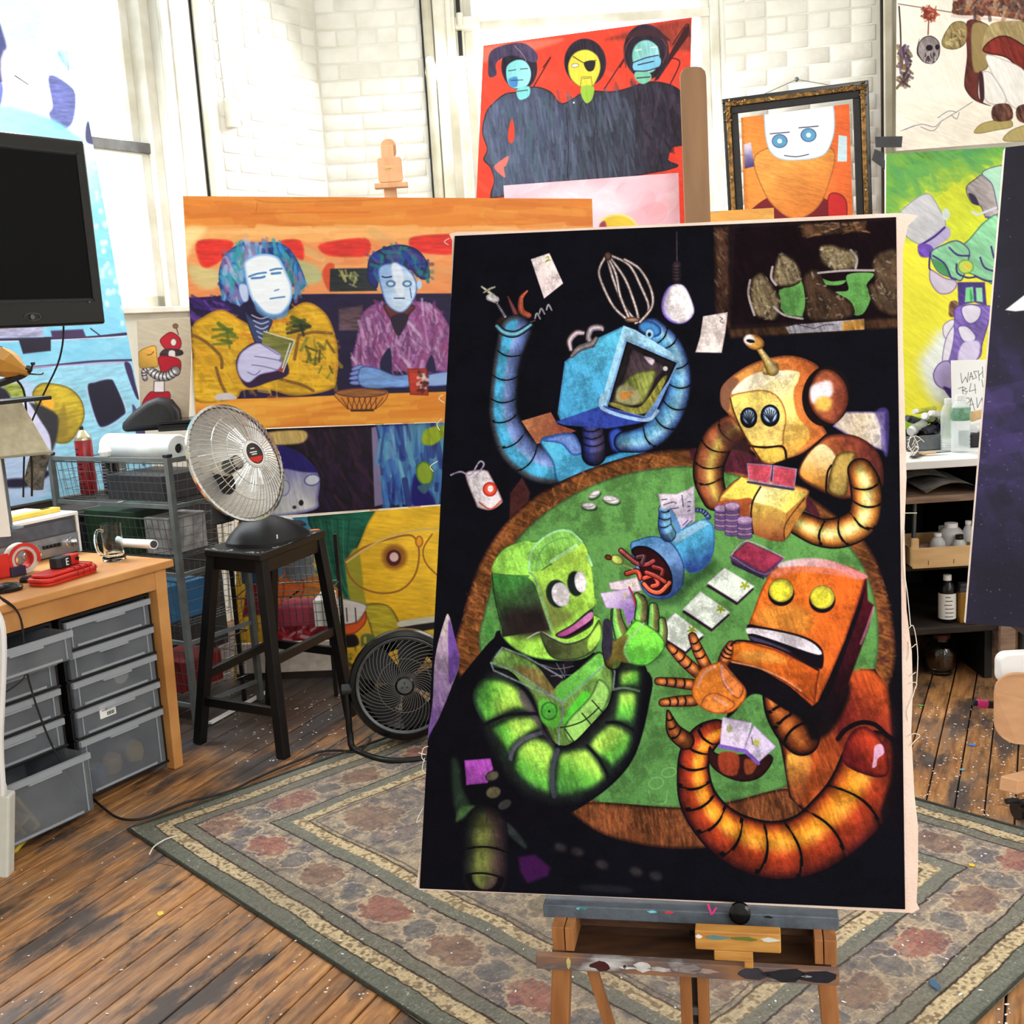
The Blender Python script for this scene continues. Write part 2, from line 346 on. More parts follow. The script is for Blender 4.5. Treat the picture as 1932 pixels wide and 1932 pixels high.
    p.strokes([(860,1240),(880,1120),(950,990),(1090,893),(1260,850),(1255,880),(1100,925),(990,1000),(930,1100),(890,1230)],[(150,96,44),(70,34,26),(170,112,60),(90,50,30)],300,9,4,80,60,.6)
    p.strokes([(1640,1040),(1672,1110),(1688,1190),(1680,1290),(1660,1280),(1655,1130),(1625,1060)],[(140,84,40),(60,26,30),(90,50,30)],100,9,4,10,60,.6)
    p.F([(1300,850),(1340,846),(1420,858),(1520,930),(1540,980),(1420,900),(1330,885)],(70,28,40),s=5,tex=.4)
    p.F([(905,1235),(914,1150),(945,1060),(1000,990),(1080,933),(1160,899),(1250,882),(1330,882),(1440,915),(1550,985),(1615,1045),(1645,1110),(1657,1180),(1652,1260),(1612,1370),(1540,1450),(1470,1490),(1380,1512),(1290,1524),(1200,1522),(1130,1515),(1060,1470),(960,1400)],(90,142,74),rim=(60,84,52),rw=7,g=((1300,900),(1250,1500),(80,128,68)),tex=.06)
    # bottom rim hairy
    p.F([(1070,1522),(1130,1513),(1290,1524),(1380,1512),(1480,1488),(1560,1500),(1480,1560),(1390,1590),(1290,1602),(1190,1590),(1120,1565)],(104,58,34),rim=(44,22,16),rw=9,tex=.5,ang=80)
    p.strokes([(1110,1520),(1290,1530),(1480,1492),(1500,1530),(1290,1572),(1130,1560)],[(150,92,56),(76,40,26),(130,78,44)],240,13,2.4,75,20,.7,seed=5)
    # napkin left mid (purple white)
    p.F([(838,1170),(846,1160),(856,1200),(866,1250),(850,1300),(830,1350),(812,1400),(800,1420),(815,1330),(820,1240)],(170,156,160),g=((830,1170),(830,1390),(96,66,130)),tex=.2)
    p.F([(846,1170),(858,1205),(866,1250),(848,1290),(845,1230)],(98,66,140),s=4)
    # pistachios
    p.z(1080,860,4.6)
    for(x,y,a,b,t)in((190,332,58,30,-30),(335,378,76,38,12),(142,432,66,34,5)):
        p.F(ell(x+4,y+12,a+4,b+2,t),(34,60,34),s=4);p.F(ell(x,y,a,b,t),(206,206,206),rim=(120,116,116),rw=5);p.L_([(x-a*.7,y+8),(x,y+12),(x+a*.6,y)],1.5,(110,104,104))
    # blue can with worms
    p.F([(620,1250),(900,1290),(1010,1160),(1240,980),(1200,900),(900,1120)],(44,74,44),s=22,a=.8)
    p.F([(840,700),(1100,560),(1180,560),(1230,640),(1225,830),(1160,960),(1040,1020),(960,960),(880,800)],(84,166,206),g=((1000,600),(1130,960),(70,150,196),(40,60,130)),rim=(44,90,150),rw=5)
    p.F([(840,720),(1110,560),(1190,590),(900,760)],(140,184,216),s=4,sm=0)
    p.T([(1075,470,20),(1130,480,22),(1180,530,24)],[(-1,(40,50,100)),(0,(110,130,190)),(1,(40,50,100))],rings=5,rwid=2)
    p.F([(500,780),(560,730),(700,695),(840,740),(930,850),(970,980),(950,1130),(850,1230),(720,1240),(620,1180),(560,1020)],(76,130,186),g=((600,720),(900,1200),(104,140,190),(40,60,120)),rim=(30,50,100),rw=4)
    p.F([(510,820),(570,780),(680,800),(800,900),(865,1040),(850,1180),(760,1215),(650,1180),(600,1040),(560,920)],(40,12,18),rim=(10,8,16),rw=7)
    for q,c in(([(420,820),(490,880),(560,930),(640,940),(700,910)],(150,60,66)),([(470,1020),(560,1000),(590,1060)],(196,64,42)),([(620,1060),(700,1040),(740,1110),(690,1130)],(196,70,50)),([(620,1110),(680,1170),(760,1180),(840,1100)],(206,90,60)),([(700,960),(780,990),(760,1060)],(120,34,34)),([(640,1010),(720,1040),(800,1090)],(160,50,40)),([(560,880),(620,870),(600,930)],(80,50,60))):
        p.L_(q,12,(40,10,14));p.L_(q,8,c);p.L_([(x-4,y-8)for x,y in q],2,(226,150,140),a=.6)
    p.T([(760,470,14),(800,470,44),(800,600,52),(830,680,60)],[(-1,(110,160,200)),(0,(120,176,216)),(1,(44,70,140))],rings=4,rwid=2,ol=(24,40,80),olw=2)
    p.F([(740,325),(900,330),(1000,290),(1055,260),(1065,560),(940,640),(890,500),(850,460),(770,460)],(206,196,208),sm=0,g=((800,330),(1000,620),(180,166,196)),rim=(170,150,180),rw=3)
    p.F([(850,460),(895,520),(940,640),(905,660),(860,560)],(84,130,186),s=3)
    for q in([(775,380),(820,375)],[(790,425),(870,400),(900,410)],[(850,460),(920,450)],[(950,340),(960,440)],[(1000,400),(1025,395)],[(1000,440),(1020,436)],[(1000,480),(1022,470)],[(960,600),(1000,560)],[(980,610),(1040,560)]):p.L_(q,1.8,(50,46,90))
    # firefly bulb
    p.F(ell(385,900,60,42,25),(176,196,96),rim=(90,70,40),rw=5);p.F(ell(310,880,34,24,20),(110,50,24),rim=(40,20,12));p.L_([(450,950),(520,980)],4,(150,160,90))
    # face-up cards
    for q in(([(1320,970),(1580,1130),(1430,1270),(1165,1105)]),([(1110,1175),(1370,1355),(1210,1500),(955,1330)]),([(890,1360),(1140,1550),(980,1700),(810,1590),(815,1430)])):
        p.F([(x-4,y+26)for x,y in q],(34,20,30),s=3,sm=0);p.F(q,(206,214,206),sm=0,rim=(176,170,190),rw=3)
    for(x,y)in((1495,1125),(1285,1330),(1035,1510)):
        for t in range(5):p.L_([(x,y),(x+34*cos(t*1.256+.3),y+30*sin(t*1.256+.3))],4,(140,156,40))
    # deck
    p.F([(1365,870),(1500,750),(1840,890),(1680,1060),(1380,920)],(80,56,84),sm=0);p.F([(1375,905),(1660,1040),(1665,1075),(1385,945)],(44,34,64),sm=0)
    p.F([(1380,860),(1515,740),(1835,885),(1665,1020)],(150,48,76),sm=0,rim=(90,40,70),rw=4,tex=.14);p.L_([(1375,868),(1515,738),(1838,885)],2,(176,150,180));p.L_([(1375,870),(1665,1028),(1835,890)],2,(120,100,150))
    # ---------------- yellow robot
    p.z(1280,640,4.2)
    ry=[(-1,(60,28,16)),(-.75,(140,78,38)),(-.3,(206,160,96)),(.1,(236,216,120)),(.5,(216,168,70)),(.85,(130,70,34)),(1,(50,24,16))]
    p.F([(1300,570),(1640,570),(1650,900),(1400,800),(1220,690)],(170,156,148),sm=0,g=((1240,650),(1640,650),(186,170,146),(200,190,196)),rim=(70,60,110),rw=6,tex=.2)
    p.F([(1560,570),(1665,570),(1655,920),(1610,860),(1600,700)],(74,60,130),s=5,a=.7)
    p.T([(470,680,110),(330,780,120),(250,950,115),(240,1110,108),(290,1260,90)],[(-1,(40,22,18)),(-.6,(130,76,40)),(-.1,(226,196,96)),(.3,(176,110,70)),(.7,(150,76,46)),(1,(50,26,22))][::1],rings=[0,.2,.42,.64,.82,1],rwid=3,ol=(20,12,16),cell=.2)
    p.F([(400,640),(500,760),(600,880),(460,920),(330,800),(320,690)],(56,30,28),s=12,a=.7)
    p.F([(1130,790),(1250,750),(1420,770),(1560,870),(1620,1010),(1600,1200),(1380,1260),(1230,1250),(960,1100),(1000,930)],(176,110,54),rim=(60,26,22),rw=10,g=((1050,1000),(1500,900),(150,76,46),(104,46,40)),tex=.2)
    p.F([(1130,830),(1230,900),(1240,1000),(1170,1160),(970,1080),(1010,940)],(222,206,160),g=((1130,850),(1060,1120),(206,140,60)),s=4)
    p.F([(1250,920),(1400,900),(1360,1050),(1330,1230),(1230,1240),(1180,1160)],(176,146,76),rim=(80,60,30),rw=9)
    p.L_([(1210,1000),(1180,1060),(1170,1200),(1200,1240)],4,(16,12,16))
    p.T([(1440,1040,90),(1480,1150,110),(1490,1300,112),(1440,1450,118),(1280,1530,116),(1120,1530,104),(960,1460,92)],[(-1,(60,30,16)),(-.6,(190,120,50)),(-.1,(240,224,140)),(.2,(226,206,110)),(.6,(190,110,50)),(1,(60,30,18))],rings=[0,.17,.32,.48,.66,.82,1],rwid=4,ol=(14,10,14),cell=.3,hl=(0,.35,(240,236,190),.6))
    # hands boxy
    p.F([(310,1300),(350,1210),(500,1090),(700,1110),(1010,1180),(1020,1260),(940,1420),(830,1600),(580,1540),(420,1500),(300,1400)],(206,150,70),rim=(90,46,30),rw=6)
    p.F([(340,1250),(500,1090),(640,1160),(590,1270),(460,1270)],(228,204,90),sm=0,s=3);p.F([(310,1300),(460,1270),(590,1280),(570,1540),(420,1480)],(166,84,46),g=((400,1290),(500,1520),(130,60,40)),s=4)
    p.F([(640,1170),(930,1190),(1010,1230),(850,1380),(590,1290)],(236,226,160),sm=0,s=4,g=((700,1200),(900,1300),(230,206,100)));p.F([(590,1300),(850,1380),(830,1595),(590,1540),(570,1400)],(206,170,80),g=((700,1330),(700,1590),(130,66,40)),s=3)
    p.F([(850,1380),(1010,1240),(1010,1330),(840,1590)],(166,110,50),s=3,sm=0);p.L_([(650,1170),(590,1280),(575,1400),(590,1540)],3.5,(30,16,16));p.L_([(840,1590),(850,1460),(1000,1260)],2,(60,34,24))
    p.F([(545,985),(740,1000),(720,1145),(560,1110)],(204,78,96),sm=0,ol=(150,130,170),ow=2.4);p.F([(755,1000),(935,1030),(915,1180),(745,1145)],(204,78,96),sm=0,ol=(150,130,170),ow=2.4)
    p.L_([(550,1130),(720,1160),(910,1190)],5,(60,56,90))
    # chips
    for(x,y0,n)in((345,1340,7),(425,1320,10),(525,1430,6)):
        for i in range(n):
            yy=y0+n*22-i*22
            p.F(ell(x,yy,62,22),((96,70,120),(140,110,130))[i%2],rim=(50,34,84),rw=2.5)
        p.F(ell(x,y0,62,30),(170,140,176),rim=(110,84,140),rw=3)
    # head
    p.F([(330,470),(340,380),(420,290),(560,200),(700,150),(860,125),(1000,150),(1110,215),(1080,300),(1040,420),(1080,600),(1170,730),(1150,790),(960,920),(850,950),(600,880),(500,720),(400,600),(350,540)],(206,140,70),rim=(110,56,36),rw=9,g=((600,400),(1050,250),(190,96,46)))
    p.F([(330,470),(350,370),(430,300),(480,330),(420,430),(400,560),(350,540)],(120,80,60),s=6)
    p.F([(420,430),(500,330),(600,270),(700,250),(940,250),(950,320),(910,420),(940,600),(1030,720),(1020,810),(860,940),(820,840),(850,600),(800,470),(680,420),(560,415)],(236,222,200),g=((600,300),(900,850),(238,218,130),(216,160,70)),s=4)
    p.F([(410,460),(520,420),(680,405),(790,460),(850,600),(830,760),(810,850),(600,850),(500,710),(430,590)],(236,210,110),g=((500,450),(780,700),(232,196,110)),rim=(200,150,60),rw=5,ol=(150,96,50),ow=2)
    p.F([(580,850),(830,855),(850,950),(760,990),(660,970),(600,900)],(216,176,76),rim=(140,84,40),rw=6);p.L_([(565,845),(690,858),(825,850),(855,945)],4,(18,12,14))
    p.L_([(410,465),(440,580),(510,740),(600,880),(660,975)],3,(70,36,24));p.L_([(1180,750),(1000,900),(860,955),(760,990)],4,(20,12,14))
    for(x,y,a,b)in((556,620,68,82),(726,604,76,88)):
        p.F(ell(x,y,a,b),(14,14,20));p.F(ell(x,y-8,a-20,b-24),(176,196,214),rim=(60,90,150),rw=4)
        for t in range(-3,4):p.L_([(x+10,y+58),(x+t*9,y+10),(x+t*19-8,y-54+abs(t)*9)],2.2,(24,28,44))
    p.T([(700,240,42),(740,210,46)],[(-1,(150,130,60)),(0,(206,186,110)),(1,(120,80,40))])
    p.T([(630,60,22),(690,150,30),(745,240,50)],[(-1,(110,84,40)),(-.2,(226,204,150)),(.4,(204,176,90)),(1,(90,60,30))])
    p.F(ell(600,20,82,60,20),(206,150,70),rim=(120,70,36),rw=8);p.F(ell(560,0,44,40),(216,206,210),s=6);p.F(ell(570,12,34,14,10),(24,18,16))
    p.F(ell(1170,450,190,240,8),(20,12,14));p.F([(1060,330),(1130,240),(1230,250),(1320,350),(1345,480),(1300,600),(1220,670),(1100,610),(1030,480)],(176,96,60),rim=(80,36,28),rw=10,g=((1100,400),(1320,400),(130,60,44)))
    p.F([(1050,380),(1150,330),(1210,340),(1220,430),(1150,480),(1060,500)],(226,210,220),s=10);p.F(ell(1150,510,66,60),(216,170,80),s=12)
    # ---------------- green robot
    p.z(780,940,4.2)
    rg=[(-1,(20,22,20)),(-.7,(60,80,50)),(-.4,(120,200,70)),(0,(168,222,84)),(.35,(140,200,80)),(.7,(60,90,50)),(1,(16,18,16))]
    p.z(0,0,1)
    # black cloak-ish body mass
    p.F([(905,1232),(930,1205),(960,1190),(1150,1240),(1225,1270),(1224,1330),(1200,1420),(1160,1475),(1100,1520),(1050,1545),(1000,1560),(880,1600),(800,1640),(800,1430),(830,1350),(860,1290)],K,s=3)
    p.z(780,1200,3.715)
    p.F([(540,180),(620,80),(760,130),(900,210),(1060,300),(1200,180),(1310,110),(1400,250),(1380,500),(1250,760),(1020,790),(900,600),(800,380),(600,240)],(96,130,62),rim=(26,30,26),rw=9,tex=.3)
    p.F([(860,230),(950,330),(985,370),(960,430),(850,340),(700,220)],(120,104,60),s=5,tex=.3)
    p.F([(850,190),(1010,200),(1140,150),(1060,290),(985,370),(900,250)],(24,18,28),sm=0,s=3)
    for a in([(900,200),(1000,230),(1120,210)],[(1000,190),(1060,290)],[(1050,200),(1060,260)],[(960,280),(1130,270)]):p.L_(a,1.5,(110,116,120))
    p.F([(1000,370),(1200,200),(1310,120),(1320,240),(1180,360),(1050,460)],(112,190,80),g=((1260,200),(1050,420),(80,150,60)),s=4);p.F([(1060,560),(1180,400),(1240,420),(1060,620)],(76,180,50),s=6)
    p.F([(1060,620),(1230,430),(1300,300),(1380,400),(1300,580),(1200,740),(1090,740)],(140,190,96),rim=(60,90,50),rw=7)
    for a in([(1180,540),(1260,640)],[(1060,650),(1130,750)],[(1250,450),(1330,540)],[(1000,560),(1010,640),(1180,600),(1300,500)]):p.L_(a,2.5,(24,34,26))
    p.F([(880,450),(980,470),(1020,520),(1010,640),(900,600)],(92,180,60),s=6);p.F(ell(950,525,60,65),(80,170,60),rim=(40,90,40));p.F(ell(950,528,8,8),(16,20,16))
    # arms
    p.T([(590,400,165),(640,560,185),(760,800,200),(900,950,205),(1080,980,195),(1240,900,180),(1380,740,165),(1470,560,118),(1510,400,105),(1530,260,95)],
        [(-1,(16,13,20)),(-.6,(40,44,40)),(0,(60,74,44)),(.6,(30,40,34)),(1,(12,10,18))],ol=(10,10,16),olw=3,tex=.2)
    G1,G2,GD=(164,212,84),(98,176,64),(28,42,32)
    for q,g0,g1 in(([(420,380),(480,300),(600,290),(720,340),(800,430),(840,530),(700,530),(520,610),(460,560),(420,470)],(640,420),(430,400)),
                      ([(540,640),(680,560),(800,550),(870,560),(900,640),(800,700),(710,770),(670,840),(590,740)],(720,640),(560,720)),
                      ([(700,850),(740,760),(840,700),(930,720),(1000,800),(975,920),(960,1110),(840,1080),(730,990),(690,920)],(880,840),(760,1060)),
                      ([(1010,830),(1080,790),(1210,775),(1290,850),(1350,960),(1340,1020),(1200,1100),(1000,1120),(990,960)],(1180,860),(1080,1090)),
                      ([(1220,760),(1340,620),(1420,610),(1510,660),(1540,720),(1510,820),(1400,930),(1350,900)],(1400,700),(1500,850)),
                      ([(1400,590),(1410,470),(1440,380),(1560,385),(1580,460),(1550,620),(1490,620)],(1480,420),(1480,620)),
                      ([(1440,350),(1440,250),(1530,220),(1600,250),(1590,350),(1530,365)],(1500,240),(1600,350))):
        p.F(q,G1,g=(g0,g1,G2,(64,120,56)),rim=GD,rw=16,tex=.2)
    p.F([(760,380),(850,520),(900,640),(980,760),(920,700),(820,560),(740,440)],(80,66,80),s=14,a=.85)
    for a,w,c in(([(460,640),(560,590),(700,545),(860,545)],7,(14,12,20)),([(680,860),(700,790),(780,720),(890,680)],9,(84,80,100)),([(1010,800),(980,900),(970,1000),(985,1120)],10,(60,62,78)),([(1215,765),(1300,860),(1355,960),(1360,1010)],6,(14,12,20)),([(1350,605),(1430,605),(1500,635),(1540,660)],6,(14,12,20)),([(1400,375),(1480,362),(1580,385)],5,(90,110,90))):p.L_(a,w,c,a=.9,tex=.2)
    for a in([(540,190),(560,240),(1040,460)],[(540,185),(700,240),(1040,465),(1320,220)],[(570,150),(620,80),(780,140),(1040,290)],[(1040,465),(1050,560),(1020,640),(1020,760)],[(1330,210),(1380,170),(1410,250),(1400,360)]):p.L_(a,4,(120,136,140),a=.85,tex=.3,sm=0)
    # open hand
    p.z(780,940,4.2)
    p.T([(1580,1290,60),(1590,1160,90),(1620,1080,80)],[(-1,(60,50,24)),(0,(110,96,44)),(1,(70,120,50))],ol=(24,24,20))
    for q in([(1600,900,34),(1610,980,44),(1620,1080,50)],[(1800,800,36),(1800,900,50),(1780,980,50)],[(1890,900,30),(1890,980,36),(1880,1080,40)]):p.T(q,[(-1,(70,60,36)),(-.3,(96,90,50)),(.2,(120,200,90)),(1,(60,110,60))],ol=(24,30,24),olw=2)
    p.z(1080,860,4.6)
    for q in([(560,1210,22),(600,1280,44),(590,1400,50)],[(700,1310,34),(705,1400,44),(700,1490,46)],[(775,1430,26),(785,1520,34),(770,1620,40)],[(380,1340,30),(390,1440,44),(430,1560,60)]):p.T(q,[(-1,(80,76,50)),(-.2,(120,116,70)),(.2,(140,206,90)),(.8,(110,180,90)),(1,(50,90,50))],ol=(24,34,24),olw=2)
    p.F([(340,1640),(430,1560),(540,1430),(620,1450),(740,1530),(800,1620),(770,1720),(640,1820),(480,1800),(350,1740)],(120,206,70),rim=(50,90,40),rw=5,g=((560,1500),(520,1780),(100,200,70)))
    p.F([(330,1650),(420,1570),(480,1560),(440,1700),(480,1790),(360,1760)],(110,96,44),s=6);p.L_([(620,1450),(500,1580),(450,1680),(500,1790)],4,(150,190,150),a=.7)
    p.F([(310,1100),(560,1050),(600,1170),(540,1180),(330,1160)],(206,190,200),sm=0,rim=(150,120,150),rw=3);p.L_([(520,1100),(525,1130),(545,1095)],1.6,(150,156,60))
    p.F([(235,1190),(490,1150),(545,1300),(530,1400),(480,1480),(440,1330),(290,1320)],(206,190,216),sm=0,g=((330,1200),(500,1450),(120,80,170)),rim=(150,120,170),rw=3);p.L_([(435,1235),(455,1190),(472,1235)],2,(176,170,60),sm=0);p.L_([(490,1140),(530,1220),(545,1300)],3.5,(150,40,60))
    # head
    p.z(780,940,4.2)
    p.F([(560,1100),(600,900),(640,1080)],(70,130,60),s=3)
    p.F([(620,590),(660,450),(760,370),(900,340),(1000,330),(1120,260),(1230,250),(1340,330),(1400,480),(1430,700),(1440,850),(1400,900),(1490,960),(1480,1110),(1390,1250),(1200,1290),(900,1250),(700,1100),(680,920),(620,720)],(150,206,76),rim=(50,90,44),rw=5,tex=.14)
    p.F([(620,600),(900,620),(980,700),(1080,1040),(700,1100),(680,920),(630,720)],(60,130,56),sm=0,g=((700,620),(900,1080),(50,70,44),(28,20,26)),s=4,tex=.2)
    p.F([(720,900),(900,880),(1060,900),(1100,1060),(900,1110),(740,1060)],(34,26,26),s=30,a=.9)
    p.F([(640,500),(760,380),(940,350),(920,580),(640,590)],(140,200,80),s=4,tex=.16)
    p.F([(940,590),(1000,560),(1200,440),(1330,350),(1400,500),(1430,760),(1430,850),(1200,970),(1130,1050),(1080,1030)],(176,222,84),s=5,g=((1300,500),(1050,900),(140,190,70)),tex=.12)
    p.F([(1000,700),(1080,820),(1260,920),(1180,1000),(1080,1020)],(90,90,50),s=22,a=.75)
    p.F([(930,560),(940,440),(1010,340),(1130,265),(1240,262),(1330,350),(1200,440),(990,570)],(130,190,84),s=4,tex=.2)
    for a,w,c in(([(915,580),(930,430),(1010,330),(1130,262),(1240,262),(1335,345)],5,(150,206,150)),([(975,580),(980,480),(1050,370),(1170,315),(1230,320)],3,(90,150,90)),([(1090,500),(1290,375)],8,(170,222,150)),([(620,595),(760,610),(910,615)],3,(60,110,50)),([(915,590),(960,640),(1040,870),(1090,1050)],4,(110,150,120)),([(1380,450),(1410,530)],5,(160,216,160)),([(620,600),(640,780),(690,1000)],3,(24,50,30)),([(1010,570),(1090,520)],3,(70,110,60)),([(900,1110),(1000,1060),(1090,1100),(1200,1150),(1320,1130)],3,(150,160,150))):p.L_(a,w,c,tex=.3)
    for(x,y,a,b,t,dx,dy)in((1165,762,72,98,-14,-28,-6),(1322,662,48,86,-8,-40,14)):
        p.F(ell(x+dx,y+dy,a+16,b+14,t),(24,34,30),s=5);p.F(ell(x,y,a,b,t),(222,214,220),rim=(180,180,186),rw=4)
    p.F([(1120,1080),(1250,1000),(1400,880),(1425,930),(1410,1010),(1280,1090),(1200,1115)],(26,12,24),rim=(50,60,40));p.F([(1140,1080),(1260,1010),(1400,900),(1415,950),(1310,1030),(1200,1090)],(190,120,170),s=2,g=((1380,920),(1150,1080),(150,60,120)))
    p.F([(1000,1060),(1100,1110),(1220,1150),(1380,1090),(1470,960),(1485,1100),(1400,1230),(1240,1285),(1080,1250)],(104,130,60),g=((1450,1050),(1050,1200),(60,64,40)),rim=(40,50,34),rw=6);p.F([(1380,1130),(1470,1000),(1480,1110),(1400,1210)],(166,214,84),s=6)
    p.F([(1500,980),(1570,990),(1570,1230),(1510,1260)],(44,40,56),s=4,tex=.3)
    # magenta patch and dim legs
    p.z(780,1200,3.715)
    p.F([(355,870),(540,855),(560,930),(520,1030),(370,1045)],(148,66,160),sm=0,rim=(110,44,124),rw=4,tex=.2)
    p.F([(735,1550),(850,1530),(960,1620),(940,1680),(800,1730),(750,1650)],(52,16,62),s=10,sm=0)
    p.F(ell(552,980,50,36,-20),(78,72,60),rim=(30,26,30),rw=4);p.F(ell(560,1095,56,44,-15),(88,82,60),rim=(30,28,30),rw=4);p.F(ell(640,1180,50,30,-30),(60,58,60),s=4)
    p.F([(270,870),(320,900),(340,1060),(400,1200),(330,1280),(280,1150)],(44,62,46),s=14,a=.8);p.F([(330,1200),(430,1190),(380,1240),(300,1300)],(70,104,56),s=9,a=.8)
    p.F([(600,1280),(700,1340),(790,1460),(770,1480),(660,1380)],(56,66,66),s=8,a=.7)
    p.T([(510,1330,150),(510,1480,165),(500,1680,165)],[(-1,(14,12,20)),(-.5,(74,56,54)),(0,(120,126,66)),(.35,(110,120,60)),(.7,(40,44,34)),(1,(12,12,18))],rings=[0,.42,.95,1],rwid=4,bulge=-.2,cell=.3,a=.9)
    for(x,y)in((1030,1480),(1150,1510),(1320,1600),(1560,1650),(1700,1680)):p.F(ell(x,y,44,30,20),(56,52,54),s=12,a=.7)
    p.F([(1200,1740),(1500,1760),(1500,1800),(1200,1780)],(34,36,40),s=10,a=.6)
    # chalk ghosts on the felt
    for a in(ell(1790,955,52,32,-15),ell(1700,1030,52,40,-20)):p.L_(a,1.2,(140,184,120),closed=True,a=.8)
    p.L_([(1650,1080),(1670,1160),(1760,1170),(1780,1080)],1.2,(140,184,120),a=.7)
    # ---------------- orange robot
    p.z(1220,1020,3.715)
    # torso and big arm
    p.F([(820,1080),(900,1080),(1260,1260),(1500,900),(1600,900),(1700,1050),(1740,1300),(1740,1900),(1100,1900),(1000,1800),(960,1560),(940,1450)],(96,30,24),sm=0,g=((1500,950),(1200,1500),(110,40,24),(150,66,30)),rim=(20,8,14),rw=14,tex=.3)
    p.F([(1400,980),(1520,900),(1640,960),(1720,1130),(1740,1380),(1600,1270),(1450,1300),(1340,1400)],(170,70,30),g=((1620,1000),(1380,1300),(96,24,28)),s=12,tex=.25)
    p.F([(985,1500),(1100,1480),(1160,1560),(1110,1750),(1060,1850),(1000,1720)],(206,146,60),g=((1020,1520),(1140,1700),(150,76,40)),s=9,tex=.2)
    p.T([(860,1090,40),(930,1200,90),(1020,1310,120),(1090,1390,115)],[(-1,(40,16,14)),(-.4,(130,60,28)),(.2,(196,110,50)),(.7,(110,50,24)),(1,(20,8,14))],rings=4,rwid=5,bulge=-.3,ol=(10,8,14),round_=False)
    p.F([(1010,1180),(1180,1190),(1400,1000),(1420,1100),(1300,1330),(1160,1400),(1100,1280)],(12,8,14),s=14,a=.95)
    p.F([(560,860),(800,880),(1150,1060),(1260,1150),(1200,1260),(1000,1200),(800,1080),(700,1100),(620,1200),(560,1230),(640,1000)],(12,9,16),s=4)
    p.z(0,0,1)
    p.T([(1650,1440,60),(1625,1500,62),(1585,1548,60),(1530,1590,56),(1465,1605,54),(1400,1590,50),(1350,1555,42),(1318,1510,36),(1308,1460,30),(1312,1420,28),(1330,1392,26),(1352,1378,20)],
        [(-1,(40,12,20)),(-.7,(120,40,26)),(-.2,(176,60,30)),(.2,(230,150,40)),(.55,(222,130,36)),(.85,(130,50,24)),(1,(24,10,14))],
        rings=[0,.12,.25,.37,.47,.565,.65,.72,.78,.84,.9,.95,1],rwid=5,bulge=-.3,ol=(12,8,14),olw=3,cell=.3,tex=.2,hl=(.15,.28,(240,180,90),.35))
    p.z(1220,1020,3.715)
    p.F([(1400,1400),(1480,1310),(1570,1320),(1660,1420),(1700,1560),(1680,1650),(1560,1650),(1380,1560)],(170,56,30),rim=(70,16,24),rw=12,g=((1600,1400),(1420,1500),(110,26,28)),tex=.25)
    p.F([(1600,1440),(1650,1430),(1665,1490),(1620,1530),(1610,1580),(1580,1590),(1590,1530)],(196,150,180),s=2.5); 
    p.L_([(1340,1390),(1400,1320),(1500,1275),(1600,1290),(1680,1360),(1730,1400)],9,(14,8,14)); 
    p.F([(1700,1020),(1790,1100),(1790,2000),(1700,2000),(1640,1900),(1720,1600)],(12,8,16),s=12,a=.9)
    # tail hook over the green and inner ring
    p.T([(150,1200,6),(190,1330,44),(270,1400,56)],[(-1,(60,24,20)),(0,(170,96,44)),(1,(90,44,26))],rings=4,rwid=3,ol=(20,12,14))
    p.F([(440,1440),(520,1500),(870,1500),(820,1640),(690,1690),(540,1650),(440,1560)],(40,16,18),rim=(20,10,14));p.F([(510,1490),(640,1500),(630,1640),(520,1620)],(140,54,34),s=5,tex=.2);p.F([(690,1530),(770,1560),(740,1630),(690,1630)],(130,60,34),s=5)
    p.F([(530,1235),(740,1275),(690,1470),(510,1440)],(200,186,212),sm=0,rim=(150,130,180),rw=3);p.F([(750,1290),(910,1445),(780,1560),(680,1470),(700,1400)],(196,182,212),sm=0,rim=(130,110,160),rw=3)
    p.L_([(512,1440),(690,1475),(780,1560)],8,(110,80,170),sm=0);p.F(ell(770,1415,24,22),(176,176,90),s=4);p.F(ell(580,1320,22,26),(150,150,110),s=5);p.L_([(735,1380),(745,1430)],2,(90,84,60))
    # hand
    rf=[(-1,(110,44,24)),(-.3,(220,130,50)),(.2,(216,130,90)),(1,(110,44,24))]
    for q in([(110,1135,22),(220,1125,32),(330,1120,34)],[(80,985,22),(200,995,30),(330,1010,34)],[(160,740,20),(250,830,34),(350,920,36)],[(320,670,24),(360,770,34),(410,870,36)],[(595,740,34),(560,800,38),(540,850,36)]):p.T(q,rf,rings=4,rwid=3,ol=(40,16,14),olw=2)
    p.F([(320,1010),(380,900),(470,860),(540,850),(600,930),(690,1030),(690,1110),(600,1200),(480,1210),(370,1160),(320,1090)],(220,124,44),rim=(130,54,26),rw=5,tex=.14)
    p.F([(380,1160),(420,1080),(500,1070),(620,1140),(560,1200),(470,1210)],(224,130,54),rim=(150,66,40),rw=5);p.F([(520,850),(600,940),(680,1030),(640,1110),(560,1040),(520,960)],(214,120,60),rim=(130,56,34),rw=5)
    for a in([(360,1020),(400,930),(480,880)],[(520,880),(540,980),(600,1070)],[(470,1100),(560,1150)]):p.L_(a,6,(226,160,150),a=.7)
    # head
    p.F([(1480,280),(1540,240),(1550,420),(1590,450),(1560,600),(1330,1230),(1230,1200),(1190,1180)],(66,14,26),sm=0,g=((1500,500),(1300,1200),(16,8,14)),s=4,tex=.3)
    p.L_([(1590,470),(1540,620),(1500,720)],5,(176,120,150),a=.6)
    p.F([(1440,560),(1540,300),(1500,480),(1250,1180),(1180,1190),(1280,900)],(14,10,16),sm=0,s=3)
